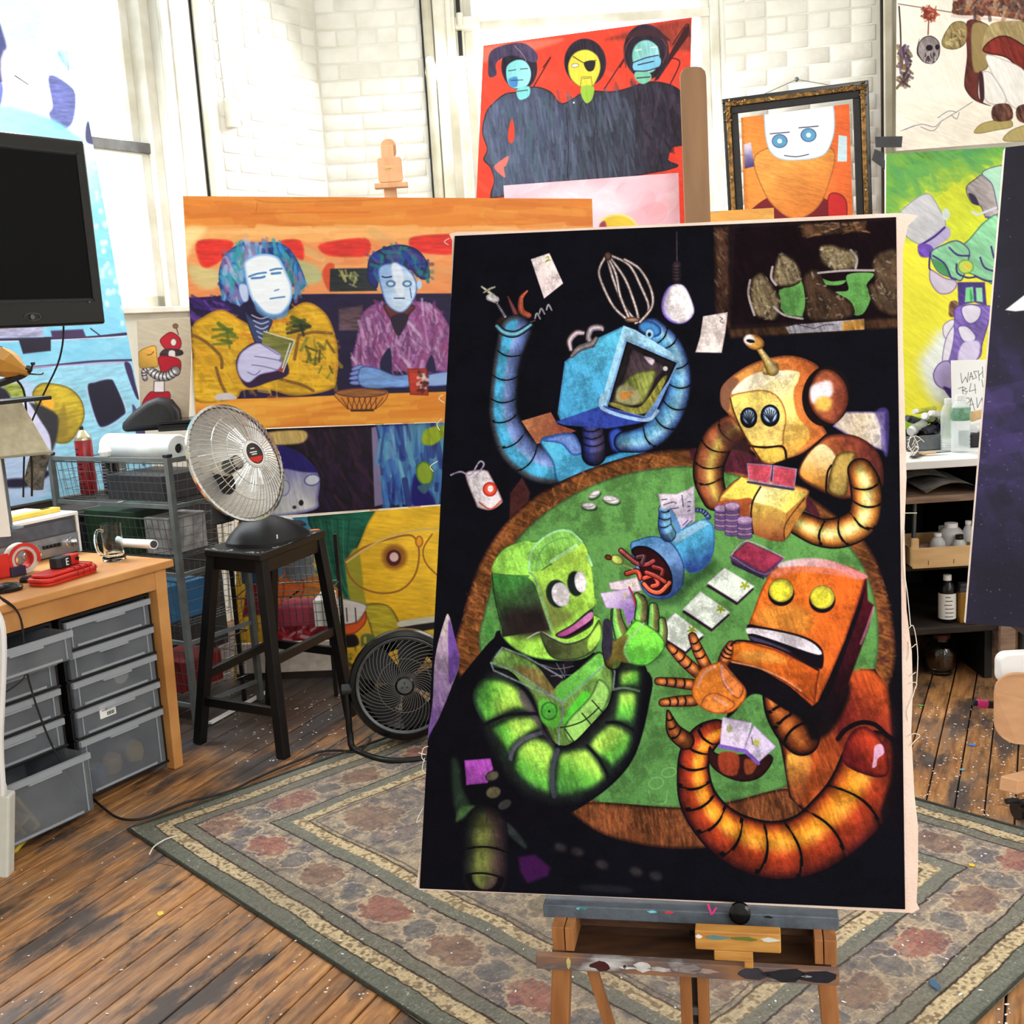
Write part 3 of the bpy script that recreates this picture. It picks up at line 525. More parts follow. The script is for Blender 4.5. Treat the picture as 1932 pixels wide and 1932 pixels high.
    p.F([(720,570),(800,350),(860,230),(950,150),(1120,125),(1300,145),(1450,190),(1540,240),(1480,440),(1390,700),(1280,960),(1200,1130),(1160,1160),(1000,1020),(800,900),(580,850),(620,730),(670,700),(760,720),(700,640)],(214,104,34),sm=0,rim=(130,50,26),rw=6,g=((1000,500),(1400,700),(196,90,34)),tex=.16)
    p.F([(800,480),(1000,440),(1150,520),(1120,640),(960,640),(780,580)],(230,150,60),s=30,a=.8,tex=.2);p.F([(1260,200),(1420,230),(1400,420),(1320,500),(1330,300)],(222,96,34),s=20,a=.8)
    p.F([(950,150),(1120,122),(1300,142),(1540,240),(1480,270),(1300,200),(1100,180),(930,190)],(190,170,176),s=4,g=((1000,150),(1500,240),(206,120,120)),tex=.1);p.F([(870,230),(930,190),(1100,180),(1300,200),(1480,270),(1300,240),(1050,220),(900,260)],(216,120,96),s=6,a=.8)
    p.F([(705,590),(800,600),(1000,640),(1150,690),(1230,760),(1240,860),(1215,900),(1120,860),(960,770),(780,720),(720,690)],(14,10,18),rim=(60,26,26),rw=3)
    p.F([(710,610),(850,625),(1040,665),(1160,715),(1225,780),(1205,800),(1100,770),(900,700),(760,655),(705,650)],(214,204,216),s=2)
    p.F([(720,670),(800,690),(960,750),(1000,780),(780,715)],(60,56,84),s=4)
    p.F([(600,720),(680,700),(900,760),(1100,850),(1215,905),(1195,1000),(1180,1150),(1000,1010),(800,900),(590,840)],(214,112,34),sm=0,rim=(110,40,22),rw=6,g=((700,760),(1100,1000),(190,84,30)),tex=.16)
    p.F([(680,770),(860,780),(980,850),(800,850),(660,830)],(236,160,70),s=16,a=.8);p.L_([(600,850),(780,890),(960,970),(1080,1050)],4,(220,160,120),a=.7);p.L_([(590,735),(640,700),(800,720),(960,775),(1200,905)],4,(24,12,16))
    for(x,y)in((942,348),(1230,396)):
        p.F(ell(x,y+22,92,88,0),(14,10,18),s=3);p.F(ell(x,y,88,84),(170,160,60),rim=(96,84,40),rw=3);p.F(ell(x-6,y+4,72,72),(222,214,60),rim=(196,180,60),rw=4)
    p.specks(260,(120,120,130),(.4,.9),.35)
    # dry-brush finish: blotches that darken and warm the colour, canvas weave
    Y,X=np.mgrid[0:p.h,0:p.w].astype(np.float32)
    n=vnoise(X/34,Y/34,41)*.5+vnoise(X/11,Y/11,42)*.3+vnoise(X/3.2,Y/3.2,43)*.25;k=np.clip((.50-n)*.9,-.1,.17)[...,None]
    p.A*=(1-k);w=((vnoise(X/1.3,Y/5,44)+vnoise(X/5,Y/1.3,45)-1)*.09)[...,None];p.A*=1+w
    m=np.clip((vnoise(X/6,Y/2.6,47)-.80)/.1,0,1)[...,None]*.08;p.A[:]=p.A*(1-m)+(p.A*.5+.5*np.array([1,.96,.88],np.float32)*p.A.max(-1,keepdims=True))*m
# ------------------------------------------------------------------ the other pictures
def art_bar(p):
    p.dir=0;p.z(340,360,3.715)
    OR=(224,132,54)
    p.strokes([(10,30),(2900,30),(2900,270),(20,260)],[(226,128,50),(210,116,48),(236,158,70),(222,140,60)],120,130,16,0,8,.5)
    for q in([(520,60),(700,80),(1390,60)],[(500,160),(900,150),(1330,150)],[(540,80),(530,150)]):p.L_(q,3,(170,96,40),a=.5,tex=.4)
    p.F([(20,260),(2900,262),(2900,720),(60,750)],(232,156,92),sm=0,g=((100,260),(300,740),(226,140,84)),s=2)
    p.strokes([(20,262),(2900,262),(2900,330),(30,330)],[(240,176,104),(244,190,120),(236,160,90)],90,110,12,0,6,.6)
    p.strokes([(30,330),(2900,330),(2900,720),(60,740)],[(226,140,84),(236,160,100),(240,180,120),(216,150,90),(200,170,110)],170,60,12,10,30,.45)
    p.F([(20,265),(180,262),(90,380),(40,460)],(250,226,160),s=16,a=.8);p.F([(60,520),(200,540),(330,600),(220,690),(90,640)],(206,200,140),s=14,a=.8)
    for q in([(120,350),(360,350),(330,450),(200,540),(130,500)],[(700,350),(840,345),(870,440),(850,490),(760,430)],[(980,370),(1300,330),(1320,450),(1180,465),(1020,450)],[(1600,345),(1690,310),(1990,310),(1960,440),(1660,430)]):
        p.F(q,(216,52,44),s=3,rim=(226,90,60),rw=5,tex=.14)
    p.F([(990,580),(1030,510),(1080,520),(1060,620),(1040,700),(1000,620)],(206,76,44),s=5)
    p.F([(1050,545),(1330,540),(1380,700),(1045,705)],(36,42,46),sm=0,s=3,tex=.3);p.strokes([(1090,580),(1260,560),(1220,690),(1190,640)],[(150,150,90),(170,170,110)],16,12,4,60,60,.8)
    p.F([(800,480),(960,540),(990,620),(880,640)],(166,180,130),s=10,a=.85)
    # bench back
    p.F([(60,750),(400,730),(1000,722),(2900,715),(2900,1440),(380,1460),(90,1300)],(26,16,54),sm=0,s=2,tex=.3);p.strokes([(60,755),(400,740),(300,900),(70,920)],[(60,30,110),(100,60,150),(40,20,80)],50,26,7,30,30,.8)
    p.F([(1110,830),(1280,800),(1250,980),(1110,980)],(82,62,72),s=5,sm=0,tex=.4)
    # table top
    p.F([(100,1465),(700,1450),(1400,1420),(2900,1380),(2900,1640),(120,1690)],(226,150,46),sm=0,g=((500,1450),(500,1680),(214,128,40)));p.strokes([(120,1480),(1870,1420),(2900,1400),(2900,1640),(120,1680)],[(232,166,60),(206,116,36),(222,140,50),(240,176,70)],130,110,13,-3,8,.5)
    # man in yellow jumper
    p.F([(80,960),(160,880),(290,830),(420,900),(560,960),(700,880),(860,780),(980,820),(1060,930),(1105,1120),(1095,1330),(1040,1400),(800,1440),(640,1400),(440,1400),(380,1460),(100,1470),(90,1200)],(206,160,32),rim=(150,104,30),rw=7,tex=.2)
    p.strokes([(90,960),(300,840),(560,960),(860,790),(1060,930),(1100,1330),(700,1400),(110,1460)],[(226,180,40),(180,136,30),(214,150,36),(236,196,60)],240,26,6,40,60,.5)
    for q in([(80,1010),(180,1060),(280,1160),(290,1240)],[(250,1240),(280,1340),(320,1420)],[(840,1010),(940,990),(1060,1000)],[(700,1320),(850,1360),(930,1400)],[(830,1010),(800,1180)]):p.L_(q,9,(110,74,34),a=.85,tex=.3)
    p.strokes([(220,930),(350,930),(360,1070),(250,1080)],[(70,96,30),(96,110,40)],10,26,6,40,60,.85);p.strokes([(740,900),(870,890),(860,980),(780,990)],[(50,70,24),(30,40,30)],9,24,7,30,60,.9)
    p.strokes([(820,1070),(1060,1050),(1060,1330),(850,1180)],[(80,84,30),(60,50,30),(96,110,40)],18,20,5,60,80,.8);p.strokes([(960,840),(480,930),(540,1070),(400,1000)],[(206,110,30)],14,26,5,20,40,.6)
    p.F([(450,850),(520,900),(640,900),(620,980),(560,1080),(520,1060)],(54,66,110),rim=(30,30,60),rw=4)
    for i in range(5):p.L_([(500+i*12,870+i*38),(560+i*6,895+i*36),(620-i*4,880+i*34)],4,(190,196,222),a=.85)
    # head
    p.F([(280,700),(270,560),(320,440),(420,370),(560,360),(700,365),(800,450),(880,640),(840,700),(800,760),(780,560),(500,560),(470,700),(430,800),(330,770)],(50,110,176),rim=(40,80,140),rw=6,tex=.2)
    p.strokes([(280,690),(290,520),(420,375),(700,366),(870,640),(810,740),(700,450),(460,450),(400,780)],[(40,140,210),(30,40,110),(150,110,160),(60,160,200),(40,150,130),(176,190,226)],170,22,7,75,30,.7)
    p.F([(410,650),(470,660),(480,760),(440,780),(410,720)],(190,206,240),rim=(90,110,180),rw=4)
    p.F([(450,490),(560,440),(680,460),(740,560),(785,680),(770,790),(700,870),(600,870),(510,780),(470,680),(450,580)],(236,244,252),rim=(120,170,230),rw=7,tex=.03)
    for q,w in(([(480,600),(540,580),(600,572)],5),([(630,556),(670,546),(710,545)],5),([(500,612),(560,608),(590,600)],6),([(640,580),(700,574)],6),([(660,700),(690,690)],3),([(630,755),(680,748),(730,742)],4)):p.L_(q,w,(50,110,176),a=.9)
    p.F([(520,770),(600,850),(700,860),(760,800),(740,880),(640,900),(540,850)],(96,150,210),s=6,a=.8)
    # hand and glass
    p.F([(390,1200),(430,1120),(540,1060),(700,1130),(760,1280),(620,1340),(480,1380),(410,1300)],(44,22,56),s=4)
    p.F([(580,985),(800,1050),(720,1270),(640,1250),(560,1150)],(120,122,60),sm=0,tex=.25);p.F([(630,1180),(735,1200),(715,1270),(650,1255)],(160,54,40),sm=0);p.L_([(585,985),(800,1050),(720,1270)],3,(206,214,216),sm=0);p.L_([(770,1070),(715,1240)],4,(200,210,210))
    p.F([(395,1230),(420,1140),(500,1080),(570,1070),(700,1140),(700,1190),(720,1200),(680,1260),(560,1290),(480,1345),(420,1310)],(196,196,232),rim=(120,110,170),rw=4)
    for q in([(520,1160),(600,1170),(700,1190)],[(500,1220),(580,1230),(680,1255)],[(570,1075),(640,1120),(690,1150)],[(470,1270),(520,1290),(560,1260)]):p.L_(q,2.2,(96,84,140))
    p.F([(250,1430),(330,1415),(390,1440),(380,1462),(255,1465)],(196,190,196),s=3)
    # man in purple shirt
    p.F([(1200,1230),(1250,1000),(1260,880),(1340,800),(1440,780),(1640,770),(1780,800),(1860,900),(1930,1050),(1980,1260),(1980,1300),(1760,1260),(1400,1270)],(140,84,140),rim=(96,50,100),rw=6,tex=.2)
    p.strokes([(1210,1220),(1260,880),(1440,790),(1780,810),(1960,1200),(1700,1270),(1400,1260)],[(176,130,180),(120,56,110),(196,170,200),(150,70,120),(90,50,96)],260,30,5,80,40,.7)
    p.F([(1400,1200),(1470,1100),(1480,1280),(1420,1290)],(26,20,60),s=4);p.F([(1720,1250),(1760,1150),(1790,1260)],(26,20,60),s=4)
    p.F([(1430,790),(1640,800),(1600,880),(1530,1000),(1470,900)],(96,40,40),s=3,rim=(50,20,40));p.F([(1480,880),(1600,870),(1540,1010),(1500,980)],(34,20,44),s=3)
    p.F([(1310,560),(1330,460),(1420,400),(1540,375),(1660,410),(1730,500),(1745,600),(1690,620),(1620,560),(1500,520),(1400,560),(1380,680),(1320,640)],(28,40,110),rim=(20,24,70),rw=5);p.strokes([(1320,560),(1340,460),(1540,380),(1720,500),(1740,600),(1600,560),(1400,560),(1370,660)],[(30,60,150),(40,110,150),(20,24,80),(96,60,130),(30,120,110)],120,22,6,50,60,.75)
    p.F([(1385,560),(1440,510),(1560,520),(1640,600),(1660,680),(1640,760),(1580,840),(1520,850),(1450,800),(1410,700)],(140,176,222),rim=(70,104,170),rw=5,g=((1400,600),(1560,700),(196,218,244)),tex=.12);p.F([(1480,520),(1540,520),(1570,640),(1560,740),(1510,700)],(222,232,248),s=6,a=.9)
    for(x,y)in((1475,650),(1590,650)):p.F(ell(x,y,34,24),(70,110,160),s=3);p.F(ell(x,y,20,13),(190,214,226))
    p.L_([(1415,600),(1440,606),(1480,600)],4,(30,40,90));p.L_([(1500,752),(1570,752)],3,(30,30,60));p.L_([(1610,680),(1620,750)],3,(60,90,160));p.F(ell(1675,655,18,34),(170,200,236))
    for(x,y,t)in((1240,1240,-20),(1230,1275,-15),(1225,1310,-8),(1230,1345,0)):p.F(ell(x,y,46,17,t),(120,140,200),rim=(60,70,140),rw=3)
    p.F([(1260,1240),(1370,1240),(1500,1290),(1610,1290),(1610,1370),(1460,1380),(1340,1390),(1250,1350)],(110,150,210),rim=(60,80,150),rw=4,tex=.2);p.F([(1730,1290),(1990,1260),(1990,1340),(1740,1370)],(140,170,220),rim=(60,80,150),rw=4)
    p.F([(1590,1245),(1730,1245),(1740,1435),(1610,1430)],(176,54,34),sm=0,rim=(120,30,26),rw=4,tex=.2);p.strokes([(1650,1270),(1720,1270),(1720,1400),(1670,1400)],[(222,196,196),(60,20,24)],16,10,6,45,80,.9)
    p.F([(1080,1420),(1200,1385),(1350,1385),(1455,1405),(1430,1480),(1340,1540),(1200,1540),(1120,1480)],(206,128,44),rim=(90,50,30),rw=3)
    p.F(ell(1268,1415,180,34),(150,96,50),rim=(80,40,50),rw=4,tex=.3)
    for i in range(7):p.L_([(1130+i*40,1450),(1180+i*32,1530)],2,(70,36,22));p.L_([(1420-i*40,1450),(1360-i*32,1530)],2,(70,36,22))
    p.L_([(1200,1540),(1350,1538)],6,(60,30,20))
def art_blue(p):
    p.z(340,700,3.578);p.dir=80
    p.F([(-50,380),(1320,360),(1340,920),(-50,960)],(24,14,30),sm=0,s=1,tex=.5);p.strokes([(820,400),(1310,380),(1320,900),(930,930)],[(40,20,60),(16,8,20),(60,30,50),(30,16,40)],110,40,7,70,30,.7)
    p.F([(560,420),(830,400),(830,480),(640,500),(560,500)],(206,180,110),s=6,tex=.2);p.F([(300,420),(560,410),(560,520),(300,560)],(60,50,60),s=9)
    p.F([(560,520),(640,500),(780,540),(880,620),(940,720),(930,850),(900,940),(560,980),(520,800)],(206,206,206),rim=(110,110,170),rw=9,g=((700,900),(700,560),(120,120,190)),tex=.12)
    p.F([(560,540),(640,500),(780,535),(870,610),(930,680),(820,680),(700,660),(620,700)],(36,26,110),s=5,tex=.2)
    p.F(ell(890,735,55,40,-10),(206,212,226),rim=(60,60,130),rw=4);p.F(ell(700,790,40,56,10),(180,184,200),rim=(110,110,150),rw=4);p.F(ell(815,890,16,20),(30,26,40));p.F(ell(770,920,14,12),(60,50,90))
    p.F([(1290,380),(1330,370),(1370,900),(1310,915)],(130,120,160),sm=0,s=4);p.F([(1330,370),(1900,340),(1900,880),(1370,905)],(50,84,160),sm=0,s=2,tex=.3)
    p.strokes([(1330,370),(1820,350),(1800,890),(1370,900)],[(30,40,130),(80,150,200),(60,110,190),(130,190,220),(24,24,100),(90,160,190)],170,70,9,88,14,.7)
    p.F([(1580,700),(1660,780),(1720,900),(1560,900)],(26,22,110),s=10);p.F([(1630,480),(1660,390),(1800,370),(1780,440),(1700,500)],(150,176,40),s=6,tex=.2)
    p.F(ell(1650,690,60,84,-10),(140,170,50),rim=(60,110,60),rw=6);p.F([(1600,780),(1690,760),(1650,830)],(60,100,120),s=5)
def art_yellow(p):
    p.z(340,700,3.578);p.dir=10
    p.F([(600,960),(900,960),(900,1400),(600,1400)],(60,140,176),sm=0,s=1,tex=.2);p.strokes([(620,1240),(900,1240),(900,1400),(700,1400)],[(150,200,210),(50,120,160),(196,220,226)],50,24,6,20,40,.7)
    p.F([(880,960),(1350,930),(1270,1060),(1190,1200),(1150,1350),(1160,1560),(1040,1520),(960,1360),(930,1160)],(22,84,66),s=2,rim=(10,40,40),rw=6,tex=.3)
    for i in range(7):p.L_([(900+i*40,1000),(960+i*28,1200),(1010+i*22,1380),(1090+i*16,1520)],3,((12,50,44),(50,130,90))[i%2],a=.7,tex=.3)
    p.F([(780,1400),(960,1390),(1100,1540),(820,1560),(680,1600),(640,1560)],(196,120,50),s=4,tex=.25)
    p.F([(600,1290),(700,1280),(780,1330),(830,1420),(830,1500),(760,1600),(620,1640),(560,1500)],(206,96,36),rim=(130,50,26),rw=5,tex=.15);p.F([(600,1640),(640,1450),(700,1440),(690,1560),(660,1640)],(206,96,36),rim=(120,46,24),rw=4)
    p.F([(650,1430),(770,1310),(820,1420),(790,1440),(740,1380)],(96,110,110),sm=0,rim=(150,100,60),rw=3);p.L_([(740,1530),(800,1480)],5,(30,16,16))
    p.F([(460,1330),(560,1300),(600,1640),(420,1660)],(120,26,34),s=3,sm=0)
    p.F([(1290,980),(1420,920),(2100,880),(2100,1620),(1500,1690),(1480,1760),(1380,1840),(1290,1760),(1240,1580),(1160,1560),(1120,1300),(1190,1200)],(226,176,30),s=3,g=((1300,1600),(1700,1100),(240,196,50)),rim=(170,140,40),rw=6,tex=.12)
    p.F([(1120,1300),(1200,1200),(1240,1500),(1250,1580),(1150,1560)],(150,146,40),s=6);p.F([(1240,1580),(1400,1580),(1480,1700),(1470,1770),(1330,1840),(1270,1700)],(176,160,40),rim=(110,96,30),rw=7,tex=.2)
    p.L_([(1110,1280),(1240,1190),(1420,1130),(1560,1110),(1610,1200),(1590,1360),(1500,1470),(1360,1500),(1220,1460),(1140,1380),(1115,1290)],5,(150,96,40));p.L_([(1120,1290),(1300,1170),(1500,1090),(1740,1060)],5,(206,180,110));p.L_([(1700,1100),(1640,1200),(1660,1300),(1760,1400)],4,(150,96,40));p.F(ell(1612,1150,28,40),(226,160,40),rim=(150,90,30))
    p.F(ell(1445,1255,84,84),(140,84,30),s=14,a=.9);p.F(ell(1440,1260,50,54),(70,26,20),s=4);p.F(ell(1442,1255,30,32),(216,180,176),s=3)
    p.F([(760,1590),(860,1555),(1000,1560),(1060,1530),(1240,1570),(1250,1620),(1180,1700),(1080,1710),(960,1680),(860,1640)],(206,200,196),rim=(120,110,110),rw=4)
    for x in(930,1060,1120,1180):p.L_([(x,1600),(x+6,1690)],3,(50,40,44))
    p.F([(1090,1720),(1200,1690),(1250,1620),(1250,1700),(1180,1770),(1100,1780)],(206,84,36),rim=(120,40,20),rw=4)
    p.F([(640,1640),(760,1620),(860,1600),(980,1680),(1020,1760),(1000,1860),(840,1960),(700,2010),(640,1900)],(130,20,34),rim=(70,10,24),rw=6,tex=.2);p.strokes([(660,1660),(960,1680),(980,1820),(720,1960)],[(206,180,180),(190,60,70),(90,10,20)],50,14,6,30,80,.8)
    p.F([(560,1990),(1000,1900),(1060,2010),(600,2100)],(110,30,30),s=5,tex=.4);p.strokes([(700,2000),(1200,1900),(1200,2080),(700,2100)],[(196,150,30),(120,26,30),(206,170,60),(60,30,24)],60,24,8,20,60,.8)
    p.F([(1220,1790),(1300,1780),(1340,1860),(1240,1900)],(90,104,50),s=6);p.strokes([(1100,1820),(1260,1800),(1300,2000),(1080,2050)],[(196,160,30),(60,70,40),(160,60,40),(226,190,60)],40,14,7,40,80,.8)
    p.F([(1010,1700),(1100,1780),(1180,1780),(1200,1850),(1080,1860),(1020,1800)],(20,14,16),s=6)
    p.F([(1480,1690),(1740,1650),(2100,1600),(2100,1660),(1700,1700),(1500,1730)],(196,196,180),s=3);p.F([(1490,1730),(2100,1660),(2100,1740),(1520,1790)],(26,22,26),s=3);p.F([(1540,1790),(2100,1740),(2100,2100),(1500,2100)],(206,170,60),s=4,tex=.2)
def art_van(p):
    p.z(0,560,3.45);p.dir=0
    p.strokes([(-300,-2600),(800,-2600),(1000,1300),(-500,1300)],[(96,180,214),(130,196,222),(110,186,216),(150,206,226)],240,90,26,0,20,.35)
    p.F([(-700,-2600),(600,-2600),(640,-1000),(560,-700),(-700,-560)],(222,236,244),sm=0,s=120,a=.85)  # pale top: backlit haze painted into the picture's colour
    p.F([(-600,480),(560,440),(920,420),(980,1300),(-600,1300)],(140,196,220),sm=0,s=6,tex=.12);p.F([(-600,600),(200,560),(300,1300),(-600,1300)],(176,190,222),s=26,a=.8)
    p.L_([(-600,290),(300,270),(560,266),(820,240)],8,(40,30,60));p.L_([(-100,480),(300,450),(600,420),(860,410)],6,(60,50,90));p.L_([(100,465),(500,440),(830,425)],3,(190,150,190))
    p.L_([(-600,300),(300,282),(820,255)],3,(206,206,226));p.F([(120,275),(330,262),(330,350),(150,370)],(26,20,40),sm=0,s=4);p.F([(330,220),(540,210),(560,260),(340,270)],(60,40,80),s=5,sm=0);p.F([(-400,100),(280,120),(280,260),(-400,280)],(150,150,180),s=8,sm=0,tex=.3)
    p.L_([(590,205),(650,250)],4,(40,40,70))
    p.F([(560,600),(600,560),(710,530),(760,600),(820,700),(815,760),(750,820),(680,850),(620,800),(590,700)],(176,206,226),s=12);p.F([(570,590),(620,555),(715,535),(750,570),(815,730),(790,780),(680,845),(630,810)],(20,18,40),s=4,rim=(50,50,90),rw=5)
    p.F([(810,440),(850,440),(880,560),(905,660),(880,640)],(50,36,80),s=4);p.F([(860,700),(960,900),(930,1100)],(70,60,110),s=4)
    p.F([(210,650),(250,570),(330,560),(450,590),(530,670),(550,780),(500,890),(440,950),(350,940),(300,820)],(190,166,44),rim=(110,96,30),rw=7,g=((450,650),(330,900),(130,110,40)),tex=.2)
    p.F([(270,660),(340,660),(350,720),(300,740)],(230,166,50),s=6);p.F([(180,690),(300,720),(380,780),(380,860),(340,1000),(300,900),(240,780)],(44,44,50),s=9);p.F([(380,780),(420,700),(440,880),(390,900)],(130,110,40),s=10,a=.7)
    p.F([(120,680),(180,680),(260,800),(320,900),(330,1000),(280,960),(200,860)],(196,196,226),s=6);p.L_([(200,850),(250,940),(290,990)],6,(50,36,80));p.F([(20,570),(130,570),(160,650),(60,650)],(130,140,60),s=10,tex=.4);p.F([(-100,570),(30,600),(60,680),(-100,690)],(30,26,40),s=9)
    p.F([(200,1040),(300,1010),(290,1120),(250,1200),(170,1180)],(120,116,110),s=4,tex=.6);p.F([(40,1190),(160,1180),(260,1190),(280,1130),(330,1150),(200,1230),(40,1240)],(30,26,50),s=8)
    g=np.random.default_rng(5)
    for i in range(46):
        y=-900+g.random()*1080;x=560+(y+900)*.14+g.random()*120
        p.F(ell(x,y,15,20,-10),(176,216,230),s=5,a=.8);p.L_([(x-6,y+8),(x+2,y-10)],2,(226,240,246),a=.8)
    p.z(0,0,3.02)
    p.F([(-20,150),(20,200),(40,300),(30,420),(0,620),(-60,640)],(80,84,140),s=8);p.F([(20,290),(270,240),(300,480),(300,620),(200,660),(40,560)],(246,246,250),s=8,a=.9)
    p.F([(280,430),(400,490),(430,560),(410,700),(330,740),(280,650),(300,600)],(86,92,150),s=6,tex=.25);p.F([(330,290),(420,300),(450,380),(430,410),(370,370)],(130,190,210),s=8);p.L_([(380,290),(390,400)],2,(60,70,100));p.L_([(85,430),(160,480)],3,(60,70,90))
    p.F([(0,600),(260,660),(420,760),(440,810),(-100,790)],(120,200,226),s=16,a=.9);p.F([(500,690),(550,770),(545,820),(490,800)],(50,50,90),s=5);p.F([(60,-300),(560,-300),(520,600),(440,500),(300,200)],(226,240,246),s=30,a=.7)  # last pale shape is more of the painted-in haze
def art_trio(p):
    p.z(880,0,4.42);p.dir=85                      # zoom of 437 px
    R=(222,66,46)
    p.strokes([(140,390),(1880,160),(1850,1550),(90,1640)],[(226,74,54),(206,60,46),(232,90,66),(190,70,60)],200,40,12,60,40,.5)
    p.F([(130,390),(800,320),(560,420),(150,520)],(226,120,100),s=16,a=.7);p.F([(1180,320),(1870,160),(1860,420),(1400,330)],(120,50,40),s=20,a=.8,tex=.3)
    D=(44,40,52)
    for q in([(640,560),(700,480),(560,720),(540,720)],[(1720,370),(1840,200),(1860,300),(1700,500),(1560,700),(1540,690),(1600,560)],[(1280,560),(1360,420),(1150,740)],[(1700,480),(1780,520),(1700,700)]):p.L_(q[:3],5,(60,26,30),a=.9)
    p.F([(1820,230),(1860,200),(1850,300),(1720,480),(1600,660),(1560,680)],(56,24,30),sm=0,s=3)
    # bodies
    p.F([(130,1100),(160,940),(220,860),(320,780),(440,760),(560,720),(700,760),(800,860),(1000,760),(1220,760),(1380,720),(1500,680),(1660,690),(1790,760),(1840,900),(1840,1180),(1720,1230),(1680,1330),(1670,1420),(300,1640),(200,1640),(230,1500),(200,1400),(140,1330),(170,1240)],D,s=3,tex=.3,g=((1700,1000),(400,1300),(74,82,104)),rim=(30,26,34),rw=5)
    p.strokes([(200,900),(800,860),(1000,1500),(260,1600),(180,1300)],[(86,94,120),(60,68,90),(100,110,134),(70,96,106)],240,60,6,88,12,.5);p.strokes([(850,860),(1380,760),(1400,1480),(900,1520)],[(70,84,96),(90,100,120),(50,54,66)],200,60,6,85,14,.5);p.strokes([(1400,720),(1800,780),(1800,1180),(1500,1400)],[(50,40,56),(34,26,38),(70,60,76)],160,40,6,85,30,.6)
    p.F([(350,1080),(380,990),(400,1080),(390,1180),(350,1180)],R,s=2);p.F([(230,1400),(270,1350),(350,1300),(330,1380),(310,1400),(320,1480)],(206,110,100),s=3)
    for q in([(1060,800),(1080,1000),(1060,1200),(1100,1500)],[(1050,780),(960,860),(940,1000)],[(830,900),(850,1200),(840,1480)],[(1400,760),(1420,1000),(1410,1200)]):p.L_(q,4,(36,34,46),a=.8,tex=.3)
    # heads
    for(x,y,sx,sy)in((440,560,150,190),(990,520,175,200),(1500,430,190,230)):p.F(ell(x,y,sx,sy,-6),(40,32,44),rim=(60,40,50),rw=6,tex=.4)
    p.F([(180,560),(200,430),(330,370),(480,360),(590,450),(560,520),(380,460),(250,520),(250,620),(190,640)],(70,60,86),s=3,tex=.3);p.L_([(400,380),(480,470),(520,580)],3,(150,120,130))
    p.F([(330,560),(400,500),(480,500),(530,560),(540,640),(500,720),(400,740),(340,690)],(120,196,196),s=2,g=((340,560),(520,600),(150,216,220)),rim=(40,70,80),rw=3);p.F([(420,745),(520,720),(520,800),(440,830)],(120,200,200),s=3);p.F([(350,660),(420,640),(420,720),(370,720)],(70,130,190),s=4)
    for q in([(350,590),(410,580)],[(450,575),(510,570)],[(370,670),(470,665)],[(420,760),(510,750)]):p.L_(q,3,(40,50,60))
    p.F([(850,520),(900,440),(1000,410),(1090,460),(1120,560),(1090,660),(1040,730),(960,730),(880,670),(850,600)],(220,206,70),rim=(120,110,50),rw=4);p.F([(960,720),(1060,720),(1050,820),(1000,860),(960,800)],(150,190,66),s=3)
    p.F(ell(905,545,32,17,-6),(226,226,216),rim=(60,50,40),rw=2);p.F([(980,520),(1070,505),(1060,580),(1010,590)],(40,36,36),s=2);p.L_([(890,470),(1000,530),(1080,500)],3,(40,36,36));p.L_([(950,720),(960,640),(1040,640),(1050,720)],2,(90,90,40),sm=0);p.L_([(970,655),(1030,650)],2,(90,60,40))
    p.F([(1380,430),(1430,350),(1520,330),(1600,390),(1610,500),(1560,600),(1460,600),(1390,540)],(120,186,176),rim=(50,70,70),rw=4,g=((1380,400),(1600,420),(150,210,216)),tex=.15);p.F([(1400,520),(1600,470),(1600,560),(1420,600)],(120,190,220),s=3);p.F([(1410,600),(1520,600),(1540,660),(1470,700),(1410,660)],(120,190,160),s=3)
    for q in([(1390,520),(1500,480),(1600,460)],[(1400,590),(1500,590),(1600,560)],[(1430,540),(1560,510)],[(1420,650),(1530,640)]):p.L_(q,4,(50,30,50))
    p.L_([(1410,420),(1460,410)],5,(206,220,206));p.L_([(1540,395),(1590,390)],5,(206,220,206));p.L_([(1330,560),(1320,420),(1400,300),(1560,280),(1670,380),(1640,520)],5,(110,50,50),tex=.4);p.F([(1330,320),(1440,240),(1600,260),(1700,340),(1560,300),(1420,300)],(60,36,44),s=5)
    p.F(ell(895,855,8,8),(220,220,226))
def art_pink(p):
    p.z(1000,0,4.025)
    p.F([(-300,1360),(1140,1300),(1140,1800),(-300,1800)],(240,176,186),sm=0,s=1);p.strokes([(-200,1380),(1130,1310),(1130,1780),(-200,1780)],[(240,160,170),(246,206,220),(240,190,206),(250,224,232)],130,80,34,-30,30,.4)
    p.F([(80,1480),(400,1400),(700,1520),(600,1640),(300,1560)],(250,226,236),s=40,a=.8);p.F([(540,1740),(560,1650),(680,1620),(780,1660),(820,1760)],(222,190,60),s=5,rim=(240,220,150),rw=8);p.F([(530,1700),(570,1680),(580,1760),(530,1760)],(150,60,90),s=5)
